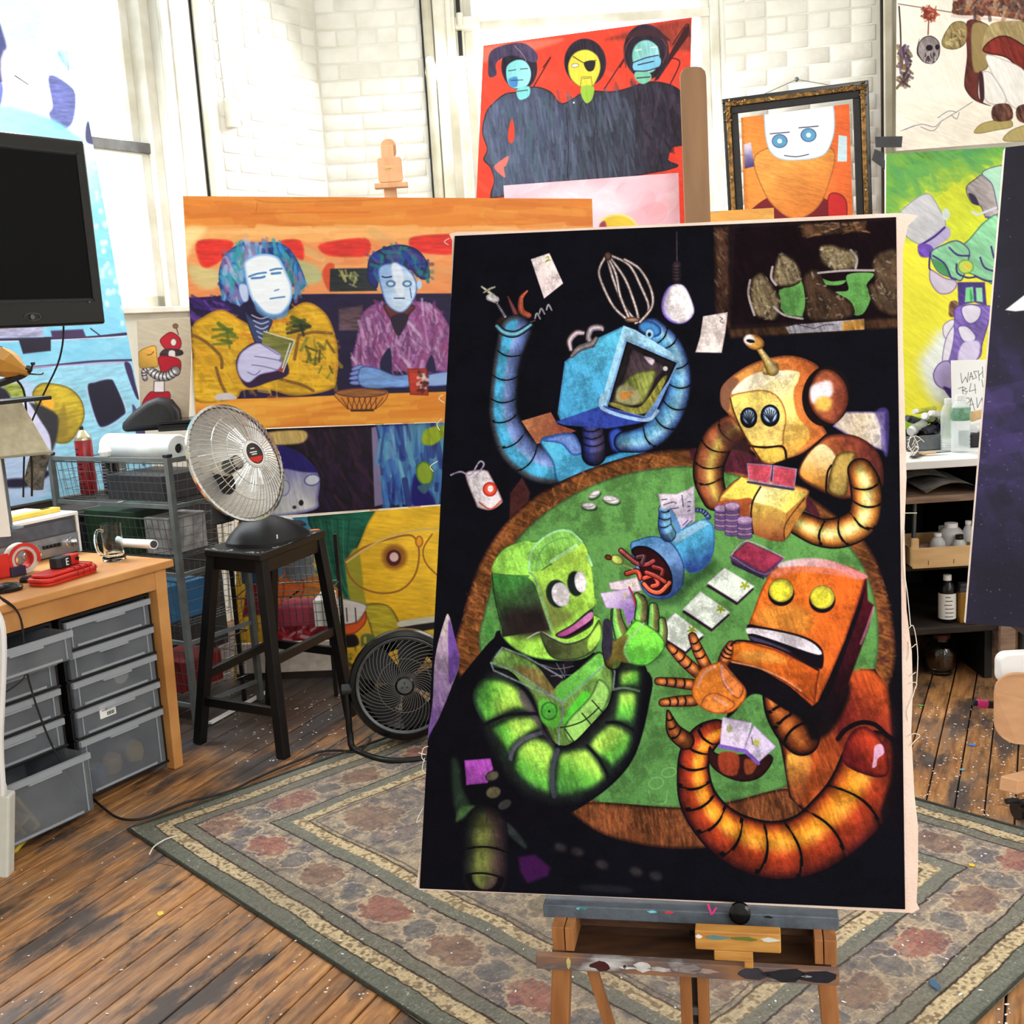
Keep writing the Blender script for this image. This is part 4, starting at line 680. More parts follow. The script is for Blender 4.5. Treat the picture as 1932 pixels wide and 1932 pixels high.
def art_portrait(p):
    # plain stand-in: a white-headed robot bust in a tan collar and red coat against orange
    p.z(1380,0,4.4)
    p.F([(-50,300),(1200,300),(1200,1900),(-50,1900)],(226,140,60),sm=0,s=1,g=((100,1200),(1000,900),(222,96,44)),tex=.1)
    p.F([(110,1900),(300,1640),(500,1760),(760,1640),(960,1900)],(110,24,34),s=3);p.F([(800,1640),(880,1600),(960,1680),(940,1900),(820,1900)],(190,40,40),s=4,rim=(90,16,30),rw=6)
    p.F([(190,1290),(520,1190),(850,1240),(800,1560),(700,1740),(540,1820),(400,1760),(270,1600)],(224,150,70),rim=(150,90,40),rw=7,g=((400,1400),(600,1750),(206,120,50)),tex=.14)
    p.F([(270,850),(330,700),(520,640),(720,660),(830,800),(860,1000),(840,1160),(760,1290),(560,1330),(380,1310),(290,1180)],(240,246,250),rim=(150,190,222),rw=8,tex=.02)
    for(x,y)in((400,1170),(640,1120)):p.F(ell(x,y,66,58),(90,150,190),rim=(50,60,110),rw=5);p.F(ell(x,y,20,20),(206,236,244));p.L_([(x-80,y-60),(x+80,y-74)],5,(50,50,80))
    p.L_([(440,1290),(540,1300),(640,1280)],5,(60,60,80));p.F([(100,1200),(160,1180),(190,1380),(110,1400)],(206,200,222),s=3,sm=0,g=((120,1200),(130,1400),(60,50,110)));p.F([(890,1120),(960,1130),(960,1340),(880,1340)],(190,214,226),s=3,sm=0)
def art_man(p):
    p.z(1450,0,4.008);p.dir=60
    p.F([(900,-300),(2300,-300),(2300,700),(950,780)],(244,238,226),sm=0,s=40,a=.7)
    T=(150,130,86);B=(100,46,40)
    p.L_([(980,30),(1400,95)],3,(110,90,84));p.F([(1380,105),(1930,160),(2100,170),(2100,190),(1380,130)],(226,206,200),sm=0,s=2)
    p.F([(1500,160),(1660,200),(1660,420),(1600,540),(1590,740),(1680,800),(1560,760),(1490,680),(1480,600),(1500,420)],B,s=3,rim=(50,20,26),rw=4,tex=.3)
    p.F([(1540,180),(1670,200),(1650,380),(1660,500),(1600,545),(1550,540),(1530,400)],T,s=3,rim=(90,70,50),rw=4)
    p.F([(1660,200),(1800,160),(2100,200),(2100,600),(1900,480),(1780,420),(1620,400)],(166,148,104),s=3,tex=.2);p.F([(1620,390),(1680,300),(1800,270),(1960,360),(2100,440),(2100,640),(1920,560),(1800,440)],(122,44,36),rim=(60,20,24),rw=6,tex=.3)
    p.F([(1640,420),(1750,440),(1940,540),(2000,760),(1900,830),(1800,760),(1690,560)],(238,236,232),s=3,rim=(170,160,160),rw=3);p.F([(1610,560),(1690,560),(1800,760),(1700,790),(1630,740)],(236,234,230),s=3,rim=(150,140,140),rw=3);p.F([(1590,560),(1620,560),(1630,740),(1600,760)],(60,34,40),s=3)
    p.F([(1550,1000),(1600,940),(1700,910),(1820,900),(1840,960),(1700,990),(1600,1010)],(176,160,100),rim=(110,96,70),rw=3);p.F([(1770,1060),(1840,980),(2000,930),(2100,930),(2100,1050),(1900,1070)],(176,160,106),rim=(110,96,70),rw=3)
    p.F([(1700,800),(1820,790),(1840,900),(1700,910)],(110,70,60),s=3,tex=.6);p.F([(1890,800),(2100,790),(2100,920),(1900,920)],(100,64,56),s=3,tex=.6)
    p.F([(1310,300),(1380,180),(1460,160),(1500,200),(1490,320),(1420,370),(1330,360)],T,rim=(80,66,50),rw=3,tex=.3);p.strokes([(1330,300),(1480,200),(1480,340),(1350,360)],[(90,76,50),(196,180,130)],22,14,4,40,60,.8)
    p.F([(1390,60),(1450,-10),(1900,-60),(2100,-60),(2100,160),(1700,120),(1420,110)],(120,76,60),s=3,tex=.5);p.strokes([(1400,60),(1460,-40),(2100,-60),(2100,150),(1450,110)],[(170,120,90),(60,40,40),(196,170,140),(110,40,40),(90,84,90)],120,26,7,60,80,.7)
    p.F([(1120,370),(1160,290),(1230,270),(1290,320),(1290,420),(1240,480),(1160,460)],(140,130,130),rim=(50,40,50),rw=4,tex=.3);p.F(ell(1215,360,26,22),(30,24,34));p.F(ell(1275,355,16,20),(30,24,34));p.F([(1140,290),(1130,400),(1160,450),(1120,400)],(40,34,46),s=3);p.strokes([(1170,400),(1280,400),(1250,470),(1180,470)],[(40,30,40),(200,190,190)],20,10,3,80,30,.9)
    p.strokes([(1170,60),(1270,60),(1270,140),(1180,150)],[(140,50,40),(100,40,34),(180,90,60)],40,18,4,40,90,.9);p.L_([(1210,140),(1205,260)],4,(120,60,50))
    p.L_([(985,50),(995,200),(1000,360)],5,(60,40,40));p.strokes([(980,350),(1070,370),(1060,640),(1000,640)],[(120,96,50),(50,36,50),(90,70,40),(110,90,130)],60,26,6,70,60,.85)
    for q in([(1000,990),(1150,940),(1250,960),(1300,920),(1400,860),(1540,770)],[(1150,960),(1240,990),(1300,930)],[(1280,890),(1360,840),(1420,850)],[(1030,980),(1100,950)],[(1380,870),(1420,900),(1440,850)]):p.L_(q,2.6,(100,100,120),a=.8,tex=.4)
def art_green(p):
    p.z(1450,0,4.008);p.dir=40
    p.F([(880,1100),(1900,1080),(1900,1300),(1300,1420),(1000,1700),(880,1700)],(96,160,70),sm=0,s=30,tex=.2);p.F([(1100,1350),(1500,1250),(1900,1300),(1900,2100),(900,2100),(920,1800)],(206,216,50),s=60,tex=.1);p.strokes([(890,1150),(1780,1120),(1500,1350),(900,1600)],[(96,166,80),(76,150,90),(130,180,70)],120,40,12,30,50,.4)
    p.z(1600,460,5.819)
    p.F([(500,-20),(1650,-40),(1650,1900),(560,1900)],(238,232,60),sm=0,s=16,tex=.06);p.F([(1000,960),(1200,1000),(1200,1700),(1000,1760),(860,1600),(780,1300),(900,1100)],(240,246,240),s=40)
    p.z(1450,0,4.008)
    p.F([(980,1620),(1080,1520),(1190,1460),(1250,1500),(1340,1680),(1300,1740),(1170,1850),(1040,1790),(1020,1700)],(196,196,202),rim=(140,140,150),rw=4,tex=.1);p.F([(1150,1860),(1330,1710),(1370,1790),(1200,1900)],(176,166,206),s=3);p.L_([(1150,1850),(1250,1790),(1330,1720)],6,(60,40,110));p.F(ell(1340,1620,30,46),(206,216,210),s=3);p.F([(1130,1850),(1220,1850),(1260,1930),(1150,1940)],(90,60,150),s=4,tex=.4)
    p.F([(1490,1420),(1560,1350),(1640,1310),(1760,1380),(1790,1600),(1740,1680),(1640,1640),(1600,1560),(1530,1530)],(166,156,156),rim=(80,70,90),rw=4,tex=.2);p.F([(1610,1310),(1700,1260),(1790,1270),(1790,1500),(1740,1600),(1690,1400)],(170,216,190),s=3,rim=(60,50,110),rw=3);p.F([(1510,1460),(1560,1480),(1590,1550),(1540,1530)],(40,30,60),s=3);p.L_([(1540,1600),(1580,1620),(1640,1600),(1720,1570)],7,(206,206,226));p.L_([(1640,1640),(1700,1640),(1750,1600)],5,(90,80,150))
    p.z(1600,460,5.819)
    p.F([(1500,-250),(1660,-280),(1640,400),(1500,400),(1340,330),(1180,300),(1160,100),(1330,-60)],(140,206,160),rim=(60,110,90),rw=5,tex=.15)
    p.F([(910,80),(1050,0),(1200,-40),(1330,60),(1320,200),(1250,400),(1150,380),(1000,320),(920,200)],(140,206,160),rim=(60,60,120),rw=5,tex=.15);p.F([(930,160),(1060,230),(1110,330),(1080,350),(960,260)],(70,150,90),s=4)
    for q in([(930,130),(1060,220),(1130,370),(1180,390)],[(1110,40),(1200,120),(1330,130)],[(1190,220),(1200,320),(1310,370),(1400,360)],[(1450,150),(1500,260),(1640,310)],[(1570,30),(1600,150)],[(1390,350),(1500,400),(1590,410)],[(900,100),(890,260),(930,300)]):p.L_(q,5,(50,40,110),tex=.2)
    p.F(ell(1290,250,90,80),(190,214,90),rim=(90,150,80),rw=5);p.F(ell(1310,245,40,36),(226,206,70),s=3)
    p.F([(890,300),(930,290),(1060,370),(1180,400),(1190,470),(1110,545),(990,540),(900,420)],(206,196,216),rim=(120,90,160),rw=4)
    p.F([(1200,420),(1500,420),(1520,680),(1380,640),(1210,680)],(70,50,130),sm=0,s=3,tex=.3);p.F([(1290,480),(1370,470),(1380,630),(1280,640)],(130,214,150),s=3,sm=0);p.F([(1400,480),(1470,480),(1480,640),(1410,630)],(150,220,170),s=3,sm=0);p.F([(1340,490),(1370,600),(1340,620)],(40,170,70),s=3)
    p.F([(1120,640),(1200,640),(1210,780),(1110,790)],(110,76,60),s=4,tex=.6);p.F([(1200,680),(1560,680),(1560,800),(1480,1080),(1420,1270),(1080,1300),(1130,1100),(1160,860)],(130,104,190),s=3,rim=(70,50,140),rw=4,tex=.25)
    p.F([(1240,700),(1350,660),(1460,700),(1440,820),(1350,880),(1270,830)],(222,216,236),rim=(70,50,130),rw=4);p.F([(1200,920),(1300,900),(1400,1000),(1380,1070),(1260,1070)],(226,222,240),rim=(80,60,140),rw=4);p.F([(1260,1090),(1440,1080),(1400,1280),(1210,1290)],(216,206,240),s=5)
    p.F([(1040,900),(1130,830),(1170,860),(1100,1030),(1050,1020)],(230,226,236),rim=(110,96,150),rw=3);p.F([(1070,1040),(1160,900),(1160,1060),(1100,1300),(1030,1290)],(230,226,240),rim=(90,76,140),rw=3)
    p.F([(930,1430),(1010,1300),(1130,1310),(1130,1600),(980,1560)],(186,170,226),rim=(90,70,150),rw=4);p.F([(1040,1570),(1130,1600),(1130,1700)],(70,50,130),s=3)
def art_purple(p):
    p.z(1580,740,5.489);p.dir=35
    p.strokes([(1350,-2600),(2300,-2600),(2300,3000),(1300,3000)],[(34,30,58),(58,46,104),(24,24,40),(42,38,66),(80,64,130)],420,60,26,30,60,.3)
    p.F([(1500,-2700),(2400,-2700),(2400,-700),(1600,-600)],(18,18,28),s=120,a=.9);p.F([(1300,1500),(2400,1500),(2400,2600),(1300,2600)],(18,15,32),s=150,a=.8)
    p.specks(420,(210,206,230),(.3,.9),.6,4)
    p.z(1600,460,5.819)
    p.F([(1720,725),(1932,560),(2300,420),(2300,760),(1932,730),(1830,740)],(236,236,236),sm=0)
def art_redbot(p):
    p.z(0,600,4.83)
    p.F([(1230,20),(1770,0),(1770,1000),(1230,1000)],(176,166,146),sm=0,s=1,tex=.05,g=((1300,100),(1600,900),(166,152,132)))
    p.L_([(1600,70),(1625,150)],4,(90,60,50));p.F(ell(1598,72,26,24),(120,84,60),rim=(60,36,30),rw=2)
    p.F([(1490,160),(1560,125),(1640,180),(1650,260),(1600,300),(1540,290),(1500,280),(1455,210)],(160,26,40),rim=(70,10,24),rw=3);p.F(ell(1580,220,30,36),(200,190,180),rim=(60,40,40),rw=3);p.F([(1500,280),(1650,290),(1650,340),(1460,350)],(50,36,40),s=2,tex=.5);p.F([(1540,300),(1590,300),(1590,360),(1540,360)],(196,190,190),s=2)
    p.F([(1440,360),(1500,340),(1640,380),(1640,500),(1590,530),(1480,510),(1450,440)],(150,20,36),rim=(70,8,20),rw=3)
    p.T([(1600,480,40),(1520,530,40),(1430,520,40),(1360,470,36)],[(-1,(90,86,90)),(0,(222,218,220)),(1,(90,86,90))],rings=8,rwid=2,ol=(30,24,30),olw=1);p.T([(1360,460,20),(1310,480,24),(1320,550,26)],[(-1,(90,86,90)),(0,(200,196,200)),(1,(80,76,80))],rings=5,rwid=2)
    p.F([(1255,350),(1280,290),(1410,250),(1430,340),(1440,440),(1370,450),(1290,460),(1260,420)],(214,160,70),rim=(120,90,40),rw=4,g=((1400,280),(1280,430),(150,120,50)));p.L_([(1340,335),(1375,330),(1400,305)],2.5,(40,26,20))
    p.F([(1400,570),(1500,570),(1500,680),(1395,680)],(206,200,200),sm=0,rim=(50,40,44),rw=4);p.F([(1370,670),(1440,680),(1540,670),(1540,750),(1400,780),(1290,860),(1300,760)],(160,20,40),rim=(70,8,22),rw=3)
def art_note(p):
    p.z(1600,460,5.819)
    I=(70,70,80)
    for q in([(1235,1420),(1250,1530),(1290,1460),(1310,1520),(1320,1410)],[(1330,1500),(1350,1410),(1370,1490)],[(1335,1460),(1370,1455)],[(1420,1400),(1380,1400),(1410,1470),(1370,1480)],[(1430,1390),(1440,1500)],[(1475,1350),(1480,1470)],[(1435,1450),(1480,1400)],
              [(1256,1574),(1262,1655)],[(1210,1590),(1260,1570),(1300,1590),(1250,1610),(1310,1620),(1280,1660)],[(1350,1530),(1330,1620),(1400,1600)],[(1390,1540),(1400,1640)],[(1470,1490),(1480,1570),(1520,1560),(1520,1480)],
              [(1280,1700),(1320,1690),(1340,1720),(1300,1760)],[(1330,1820),(1350,1690),(1390,1830)],[(1340,1770),(1380,1760)],[(1410,1690),(1420,1800),(1470,1690),(1480,1800)]):p.L_(q,1.8,I,sm=0)
# ------------------------------------------------------------------ mesh and object helpers
def V3(p):return Vector((float(p[0]),float(p[1]),float(p[2])))
def frame(o,x,y=None,z=(0,0,1)):
    """matrix with origin o, local x along x, local z along z (made orthogonal)"""
    x=V3(x).normalized();z=V3(z)
    if y is None:y=z.cross(x).normalized();z=x.cross(y).normalized()
    else:
        y=V3(y).normalized()
        z=x.cross(y).normalized()if abs(y.dot(z))>.5 else z.normalized()
    m=Matrix.Identity(4)
    for i in range(3):m[i][0]=x[i];m[i][1]=y[i];m[i][2]=z[i];m[i][3]=float(o[i])
    return m
class MB:
    def __init__(self,T=None):self.v=[];self.f=[];self.T=T or Matrix.Identity(4)
    def add(self,vs,fs,T=None):
        M_=self.T@T if T is not None else self.T;n=len(self.v)
        self.v+=[tuple(M_@V3(p))for p in vs];self.f+=[tuple(i+n for i in f)for f in fs];return self
    def box(self,a,b,T=None):
        (x0,y0,z0),(x1,y1,z1)=a,b
        return self.add([(x0,y0,z0),(x1,y0,z0),(x1,y1,z0),(x0,y1,z0),(x0,y0,z1),(x1,y0,z1),(x1,y1,z1),(x0,y1,z1)],
                        [(0,3,2,1),(4,5,6,7),(0,1,5,4),(1,2,6,5),(2,3,7,6),(3,0,4,7)],T)
    def beam(self,p,q,w,d,up=(0,0,1),w2=None,d2=None):
        """square bar from p to q, w wide and d deep (w2, d2 at q)"""
        p,q=V3(p),V3(q);ax=(q-p).normalized();u=V3(up)
        if abs(ax.dot(u))>.95:u=Vector((0,1,0))
        s=ax.cross(u).normalized();t=s.cross(ax);w2=w if w2 is None else w2;d2=d if d2 is None else d2
        vs=[p-s*w/2-t*d/2,p+s*w/2-t*d/2,p+s*w/2+t*d/2,p-s*w/2+t*d/2,q-s*w2/2-t*d2/2,q+s*w2/2-t*d2/2,q+s*w2/2+t*d2/2,q-s*w2/2+t*d2/2]
        return self.add(vs,[(0,3,2,1),(4,5,6,7),(0,1,5,4),(1,2,6,5),(2,3,7,6),(3,0,4,7)])
    def lathe(self,prof,n=24,T=None,a0=0,a1=360,caps=True):
        """prof [(r, z)] about local z"""
        full=a1-a0>=360;m=n if full else n+1;vs=[];fs=[]
        for r,z in prof:
            for i in range(m):
                t=radians(a0+(a1-a0)*i/n);vs.append((r*cos(t),r*sin(t),z))
        for j in range(len(prof)-1):
            for i in range(n):
                k=(i+1)%m;fs.append((j*m+i,j*m+k,(j+1)*m+k,(j+1)*m+i))
        if caps and full:
            if prof[0][0]>1e-5:fs.append(tuple(range(m))[::-1])
            if prof[-1][0]>1e-5:fs.append(tuple((len(prof)-1)*m+i for i in range(m)))
        return self.add(vs,fs,T)
    def cyl(self,p,q,r,r2=None,n=14):
        p,q=V3(p),V3(q);ax=q-p;L=ax.length;r2=r if r2 is None else r2
        Q=ax.to_track_quat('Z','Y').to_matrix().to_4x4();Q.translation=p
        return self.lathe([(r,0),(r2,L)],n,Q)
    def tube(self,pts,r,n=8,closed=False,smooth=3):
        P=[V3(p)for p in(crom(pts,closed,smooth)if smooth and len(pts)>2 else pts)];m=len(P);vs=[];fs=[];prev=None
        rr=r if isinstance(r,(list,tuple))else None
        for i,p in enumerate(P):
            t=(P[(i+1)%m]-P[i-1])if closed else(P[min(i+1,m-1)]-P[max(i-1,0)])
            t.normalize()
            if prev is None:u=t.orthogonal().normalized()
            else:
                u=prev-t*prev.dot(t)
                u=u.normalized()if u.length>1e-6 else t.orthogonal().normalized()
            prev=u;w=t.cross(u);q=r if rr is None else rr[0]+(rr[1]-rr[0])*i/(m-1)
            vs+=[p+(u*cos(2*pi*k/n)+w*sin(2*pi*k/n))*q for k in range(n)]
        for i in range(m if closed else m-1):
            for k in range(n):a,b=i*n,((i+1)%m)*n;fs.append((a+k,a+(k+1)%n,b+(k+1)%n,b+k))
        if not closed:fs.append(tuple(range(n))[::-1]);fs.append(tuple((m-1)*n+k for k in range(n)))
        return self.add(vs,fs)
    def prism(self,out,z0,z1,T=None):
        n=len(out);vs=[(x,y,z0)for x,y in out]+[(x,y,z1)for x,y in out]
        fs=[tuple(range(n))[::-1],tuple(range(n,2*n))]+[(i,(i+1)%n,n+(i+1)%n,n+i)for i in range(n)]
        return self.add(vs,fs,T)
    def grid(self,fn,nu,nv,T=None):
        vs=[fn(i/nu,j/nv)for j in range(nv+1)for i in range(nu+1)]
        fs=[(j*(nu+1)+i,j*(nu+1)+i+1,(j+1)*(nu+1)+i+1,(j+1)*(nu+1)+i)for j in range(nv)for i in range(nu)]
        return self.add(vs,fs,T)
def rrect(x0,y0,x1,y1,r,n=4):
    o=[]
    for cx,cy,a in((x1-r,y1-r,0),(x0+r,y1-r,90),(x0+r,y0+r,180),(x1-r,y0+r,270)):
        o+=[(cx+r*cos(radians(a+90*i/n)),cy+r*sin(radians(a+90*i/n)))for i in range(n+1)]
    return o
def thing(name,label,cat,loc=(0,0,0),group=None,kind=None):
    o=bpy.data.objects.new(name,None);COL.objects.link(o);o.location=V3(loc);o.empty_display_size=.05
    if label:o['label']=label
    if cat:o['category']=cat
    if group:o['group']=group
    if kind:o['kind']=kind
    return o
def wloc(o):
    p=V3(o.location)
    while o.parent:o=o.parent;p+=V3(o.location)
    return p
def part(name,mb,m,parent=None,smooth=False,bevel=0,label=None,kind=None,seg=2,origin=None,angle=35):
    base=wloc(parent)if parent is not None else Vector((0,0,0))
    if origin is None:
        A=np.array(mb.v);origin=Vector(((A[:,0].min()+A[:,0].max())/2,(A[:,1].min()+A[:,1].max())/2,A[:,2].min()))
    origin=V3(origin)
    me=bpy.data.meshes.new(name);me.from_pydata([V3(p)-origin for p in mb.v],[],mb.f);me.update()
    o=bpy.data.objects.new(name,me);COL.objects.link(o);o.location=origin-base
    if parent is not None:o.parent=parent
    if m:me.materials.append(m)
    bm=bmesh.new();bm.from_mesh(me);bmesh.ops.recalc_face_normals(bm,faces=bm.faces);bm.to_mesh(me);bm.free()
    if smooth:
        me.shade_smooth()
        try:me.set_sharp_from_angle(angle=radians(angle))
        except Exception:pass
    if bevel:
        b=o.modifiers.new('bevel','BEVEL');b.width=bevel;b.segments=seg;b.limit_method='ANGLE';b.angle_limit=radians(40)
    if label:o['label']=label
    if kind:o['kind']=kind
    return o
def solo(name,mb,m,label,cat,group=None,kind=None,**k):
    o=part(name,mb,m,None,**k);o['label']=label;o['category']=cat
    if group:o['group']=group
    if kind:o['kind']=kind
    return o
def struct(name,mb,m,**k):
    o=part(name,mb,m,None,**k);o['kind']='structure';return o
# ------------------------------------------------------------------ materials
def lin(c):return tuple(((v/255)/12.92 if v<=10 else(((v/255)+.055)/1.055)**2.4)for v in c)+(1,)
_mats={}
def mat(name,c,c2=None,sc=8,rough=.6,metal=0,bump=0,bs=60,stretch=(1,1,1),trans=0,alpha=1,spec=.5,c3=None,det=4,thr=(.35,.65),coat=0,ior=1.45,emit=None):
    m=bpy.data.materials.new(name);m.use_nodes=True;N=m.node_tree;b=N.nodes['Principled BSDF'];L=N.links
    b.inputs['Base Color'].default_value=lin(c);b.inputs['Roughness'].default_value=rough;b.inputs['Metallic'].default_value=metal
    b.inputs['Transmission Weight'].default_value=trans;b.inputs['Alpha'].default_value=alpha;b.inputs['Specular IOR Level'].default_value=spec;b.inputs['Coat Weight'].default_value=coat;b.inputs['IOR'].default_value=ior
    tc=N.nodes.new('ShaderNodeTexCoord');mp=N.nodes.new('ShaderNodeMapping');mp.inputs['Scale'].default_value=stretch
    L.new(tc.outputs['Object'],mp.inputs['Vector'])
    if c2 is not None:
        oi=N.nodes.new('ShaderNodeObjectInfo');nz=N.nodes.new('ShaderNodeTexNoise');nz.noise_dimensions='4D';nz.inputs['Scale'].default_value=sc;nz.inputs['Detail'].default_value=det
        mu=N.nodes.new('ShaderNodeMath');mu.operation='MULTIPLY';mu.inputs[1].default_value=20;L.new(oi.outputs['Random'],mu.inputs[0]);L.new(mu.outputs[0],nz.inputs['W'])
        L.new(mp.outputs[0],nz.inputs['Vector']);rp=N.nodes.new('ShaderNodeValToRGB');L.new(nz.outputs['Fac'],rp.inputs[0]);L.new(rp.outputs[0],b.inputs['Base Color'])
        rp.color_ramp.elements[0].position=thr[0];rp.color_ramp.elements[0].color=lin(c);rp.color_ramp.elements[1].position=thr[1];rp.color_ramp.elements[1].color=lin(c2)
        if c3 is not None:e=rp.color_ramp.elements.new(min(thr[1]+.12,.98));e.color=lin(c3)
    if bump:
        n2=N.nodes.new('ShaderNodeTexNoise');n2.inputs['Scale'].default_value=bs;n2.inputs['Detail'].default_value=4;L.new(mp.outputs[0],n2.inputs['Vector'])
        bp=N.nodes.new('ShaderNodeBump');bp.inputs['Strength'].default_value=bump;bp.inputs['Distance'].default_value=.004;L.new(n2.outputs['Fac'],bp.inputs['Height']);L.new(bp.outputs[0],b.inputs['Normal'])
    return m
def imgmat(name,p,rough=.5,bump=.25,spec=.4):
    im=bpy.data.images.new(name,p.w,p.h,alpha=False)
    a=np.ones((p.h,p.w,4),np.float32);a[...,:3]=np.clip(p.A,0,1)[::-1]
    im.pixels.foreach_set(a.ravel());im.pack()
    m=bpy.data.materials.new(name);m.use_nodes=True;N=m.node_tree;b=N.nodes['Principled BSDF']
    t=N.nodes.new('ShaderNodeTexImage');t.image=im;t.interpolation='Cubic';t.extension='EXTEND'
    N.links.new(t.outputs[0],b.inputs['Base Color']);b.inputs['Roughness'].default_value=rough;b.inputs['Specular IOR Level'].default_value=spec*.5
    tc=N.nodes.new('ShaderNodeTexCoord');n2=N.nodes.new('ShaderNodeTexNoise');n2.inputs['Scale'].default_value=260;n2.inputs['Detail'].default_value=3;N.links.new(tc.outputs['Object'],n2.inputs['Vector'])
    bp=N.nodes.new('ShaderNodeBump');bp.inputs['Strength'].default_value=bump;bp.inputs['Distance'].default_value=.003;N.links.new(n2.outputs['Fac'],bp.inputs['Height']);N.links.new(bp.outputs[0],b.inputs['Normal'])
    return m
def picture(name,label,P,art,thick=.02,rough=.5,spec=.4,edge=None,wav=0.0,cat='painting',facename='painted_face',backname='stretched_canvas',group=None,grow=0.0,back=True):
    """a painted canvas: its artwork, the face that carries it and the canvas or board behind"""
    if art:art(P)
    n=V3(P.n);c3=[V3(c)for c in P.c3];lowest=min(c3,key=lambda c:c.z)
    t=thing(name,label,cat,(sum(c.x for c in c3)/4,sum(c.y for c in c3)/4,lowest.z),group)
    G=14;ex,ey=V3(P.ex),V3(P.ey)
    def pt(u,v):
        q=(c3[0]*(1-u)+c3[1]*u)*(1-v)+(c3[3]*(1-u)+c3[2]*u)*v
        return q+n*(wav*(sin(u*5+v*7)+sin(v*9-u*3))*.5)
    mb=MB();mb.grid(pt,G,G)
    o=part(facename,mb,imgmat(name+'_artwork',P,rough,spec=spec),t,smooth=True)
    me=o.data;uv=me.uv_layers.new(name='uv');org=wloc(o)
    off=V3(P.c3[0])
    for lp in me.loops:
        q=me.vertices[lp.vertex_index].co+org-off
        uv.data[lp.index].uv=((q.dot(ex)-P.lo[0])/(P.hi[0]-P.lo[0]),1-(q.dot(ey)-P.lo[1])/(P.hi[1]-P.lo[1]))
    if back:
        e=.0012+abs(wav);c=sum(c3,Vector((0,0,0)))/4;cc=[q+(q-c).normalized()*grow for q in c3]
        mb=MB();mb.add([q-n*e for q in cc]+[q-n*(e+thick)for q in cc],[(0,1,2,3),(7,6,5,4),(0,4,5,1),(1,5,6,2),(2,6,7,3),(3,7,4,0)])
        part(backname,mb,edge or MAT['canvas_edge'],t)
    return t
MAT={}
MAT['canvas_edge']=mat('raw_canvas',(226,214,200),(206,190,176),30,.9,bump=.3,bs=300)
MAT['white_paint']=mat('white_wall_paint',(226,226,218),(206,204,190),3,.75,bump=.35,bs=30)
MAT['brick_white']=mat('painted_brick',(230,230,222),(212,210,198),5,.7,bump=.7,bs=34,c3=(190,184,166),thr=(.4,.72))
MAT['trim_white']=mat('white_trim',(232,232,224),(206,202,184),6,.55,bump=.15,bs=40)
MAT['trim_cream']=mat('cream_trim',(200,196,178),(176,170,148),6,.6,bump=.2,bs=40)
MAT['ceil']=mat('ceiling_white',(226,226,222),rough=.9)
MAT['dark']=mat('near_black',(14,14,16),(24,24,26),12,.5)
MAT['black_paint']=mat('worn_black_paint',(10,10,12),(20,19,20),14,.42,bump=.12,bs=80,c3=(34,32,32),thr=(.4,.74))
MAT['black_gloss']=mat('gloss_black_plastic',(12,12,14),rough=.22)
MAT['black_matte']=mat('matte_black_plastic',(20,20,23),(28,28,31),40,.6)
MAT['charcoal']=mat('charcoal_plastic',(44,45,50),(54,55,60),30,.45)
MAT['chrome']=mat('chrome',(222,222,222),rough=.14,metal=1)
MAT['steel']=mat('grey_steel',(110,114,116),(90,94,96),20,.42,metal=.6)
MAT['rackgrey']=mat('grey_enamel',(106,112,112),(88,94,94),18,.5)
MAT['wire']=mat('zinc_wire',(120,122,120),rough=.35,metal=.8)
MAT['brushed']=mat('brushed_reflector',(236,236,232),(206,206,202),30,.42,metal=.75,stretch=(1,1,8))
MAT['silver']=mat('silver_face',(150,154,162),(130,134,142),30,.32,metal=.6)
MAT['desk']=mat('light_pine',(206,150,88),(180,122,66),5,.45,bump=.06,bs=40,stretch=(1,1,1))
MAT['beech']=mat('beech_wood',(206,158,116),(188,138,96),6,.5,stretch=(4,4,.6),bump=.05)
MAT['tanboard']=mat('tan_board',(150,112,76),(132,98,66),5,.6,stretch=(4,4,.5))
MAT['easel']=mat('easel_pine',(166,112,66),(138,88,48),8,.5,stretch=(6,6,.8),bump=.08)
MAT['easel_dark']=mat('easel_inner_wood',(84,52,28),(56,34,20),10,.7,stretch=(1,6,6))
MAT['greypaint']=mat('grey_painted_bar',(86,96,106),(66,74,84),30,.5,bump=.35,bs=120,c3=(150,160,166),thr=(.42,.7))
MAT['paper']=mat('paper_white',(232,232,228),rough=.8)
MAT['white_plastic']=mat('white_plastic',(232,232,232),rough=.45)
MAT['white_chip']=mat('chipped_white_enamel',(206,208,200),(214,216,208),26,.4,c3=(60,52,44),thr=(.3,.68))
MAT['frost']=mat('frosted_plastic',(130,135,142),(110,116,124),10,.4,alpha=.45)
MAT['frost2']=mat('frosted_plastic_ribs',(176,182,190),rough=.4,alpha=.62)
MAT['red']=mat('red_plastic',(206,44,32),(186,34,26),14,.4)
MAT['redcan']=mat('red_can_print',(150,22,30),(120,14,22),30,.35)
MAT['yellow']=mat('yellow_wood',(214,186,74),(196,166,60),14,.55)
MAT['glass']=mat('clear_glass',(226,234,234),rough=.03,trans=1,ior=1.45)
MAT['pane']=mat('window_glass',(250,252,252),rough=.0,trans=1,ior=1.02)
MAT['amber']=mat('amber_liquid',(110,60,24),rough=.1,trans=.5)
MAT['oil']=mat('golden_liquid',(166,122,34),rough=.15,trans=.4)
MAT['shade']=mat('linen_shade',(196,188,160),(176,166,138),40,.85,bump=.2,bs=200)
MAT['newsprint']=mat('newsprint',(176,176,174),(120,120,122),20,.9,c3=(206,206,204))
MAT['crate']=mat('thin_plywood',(214,178,128),(196,158,108),7,.6,stretch=(1,5,5))
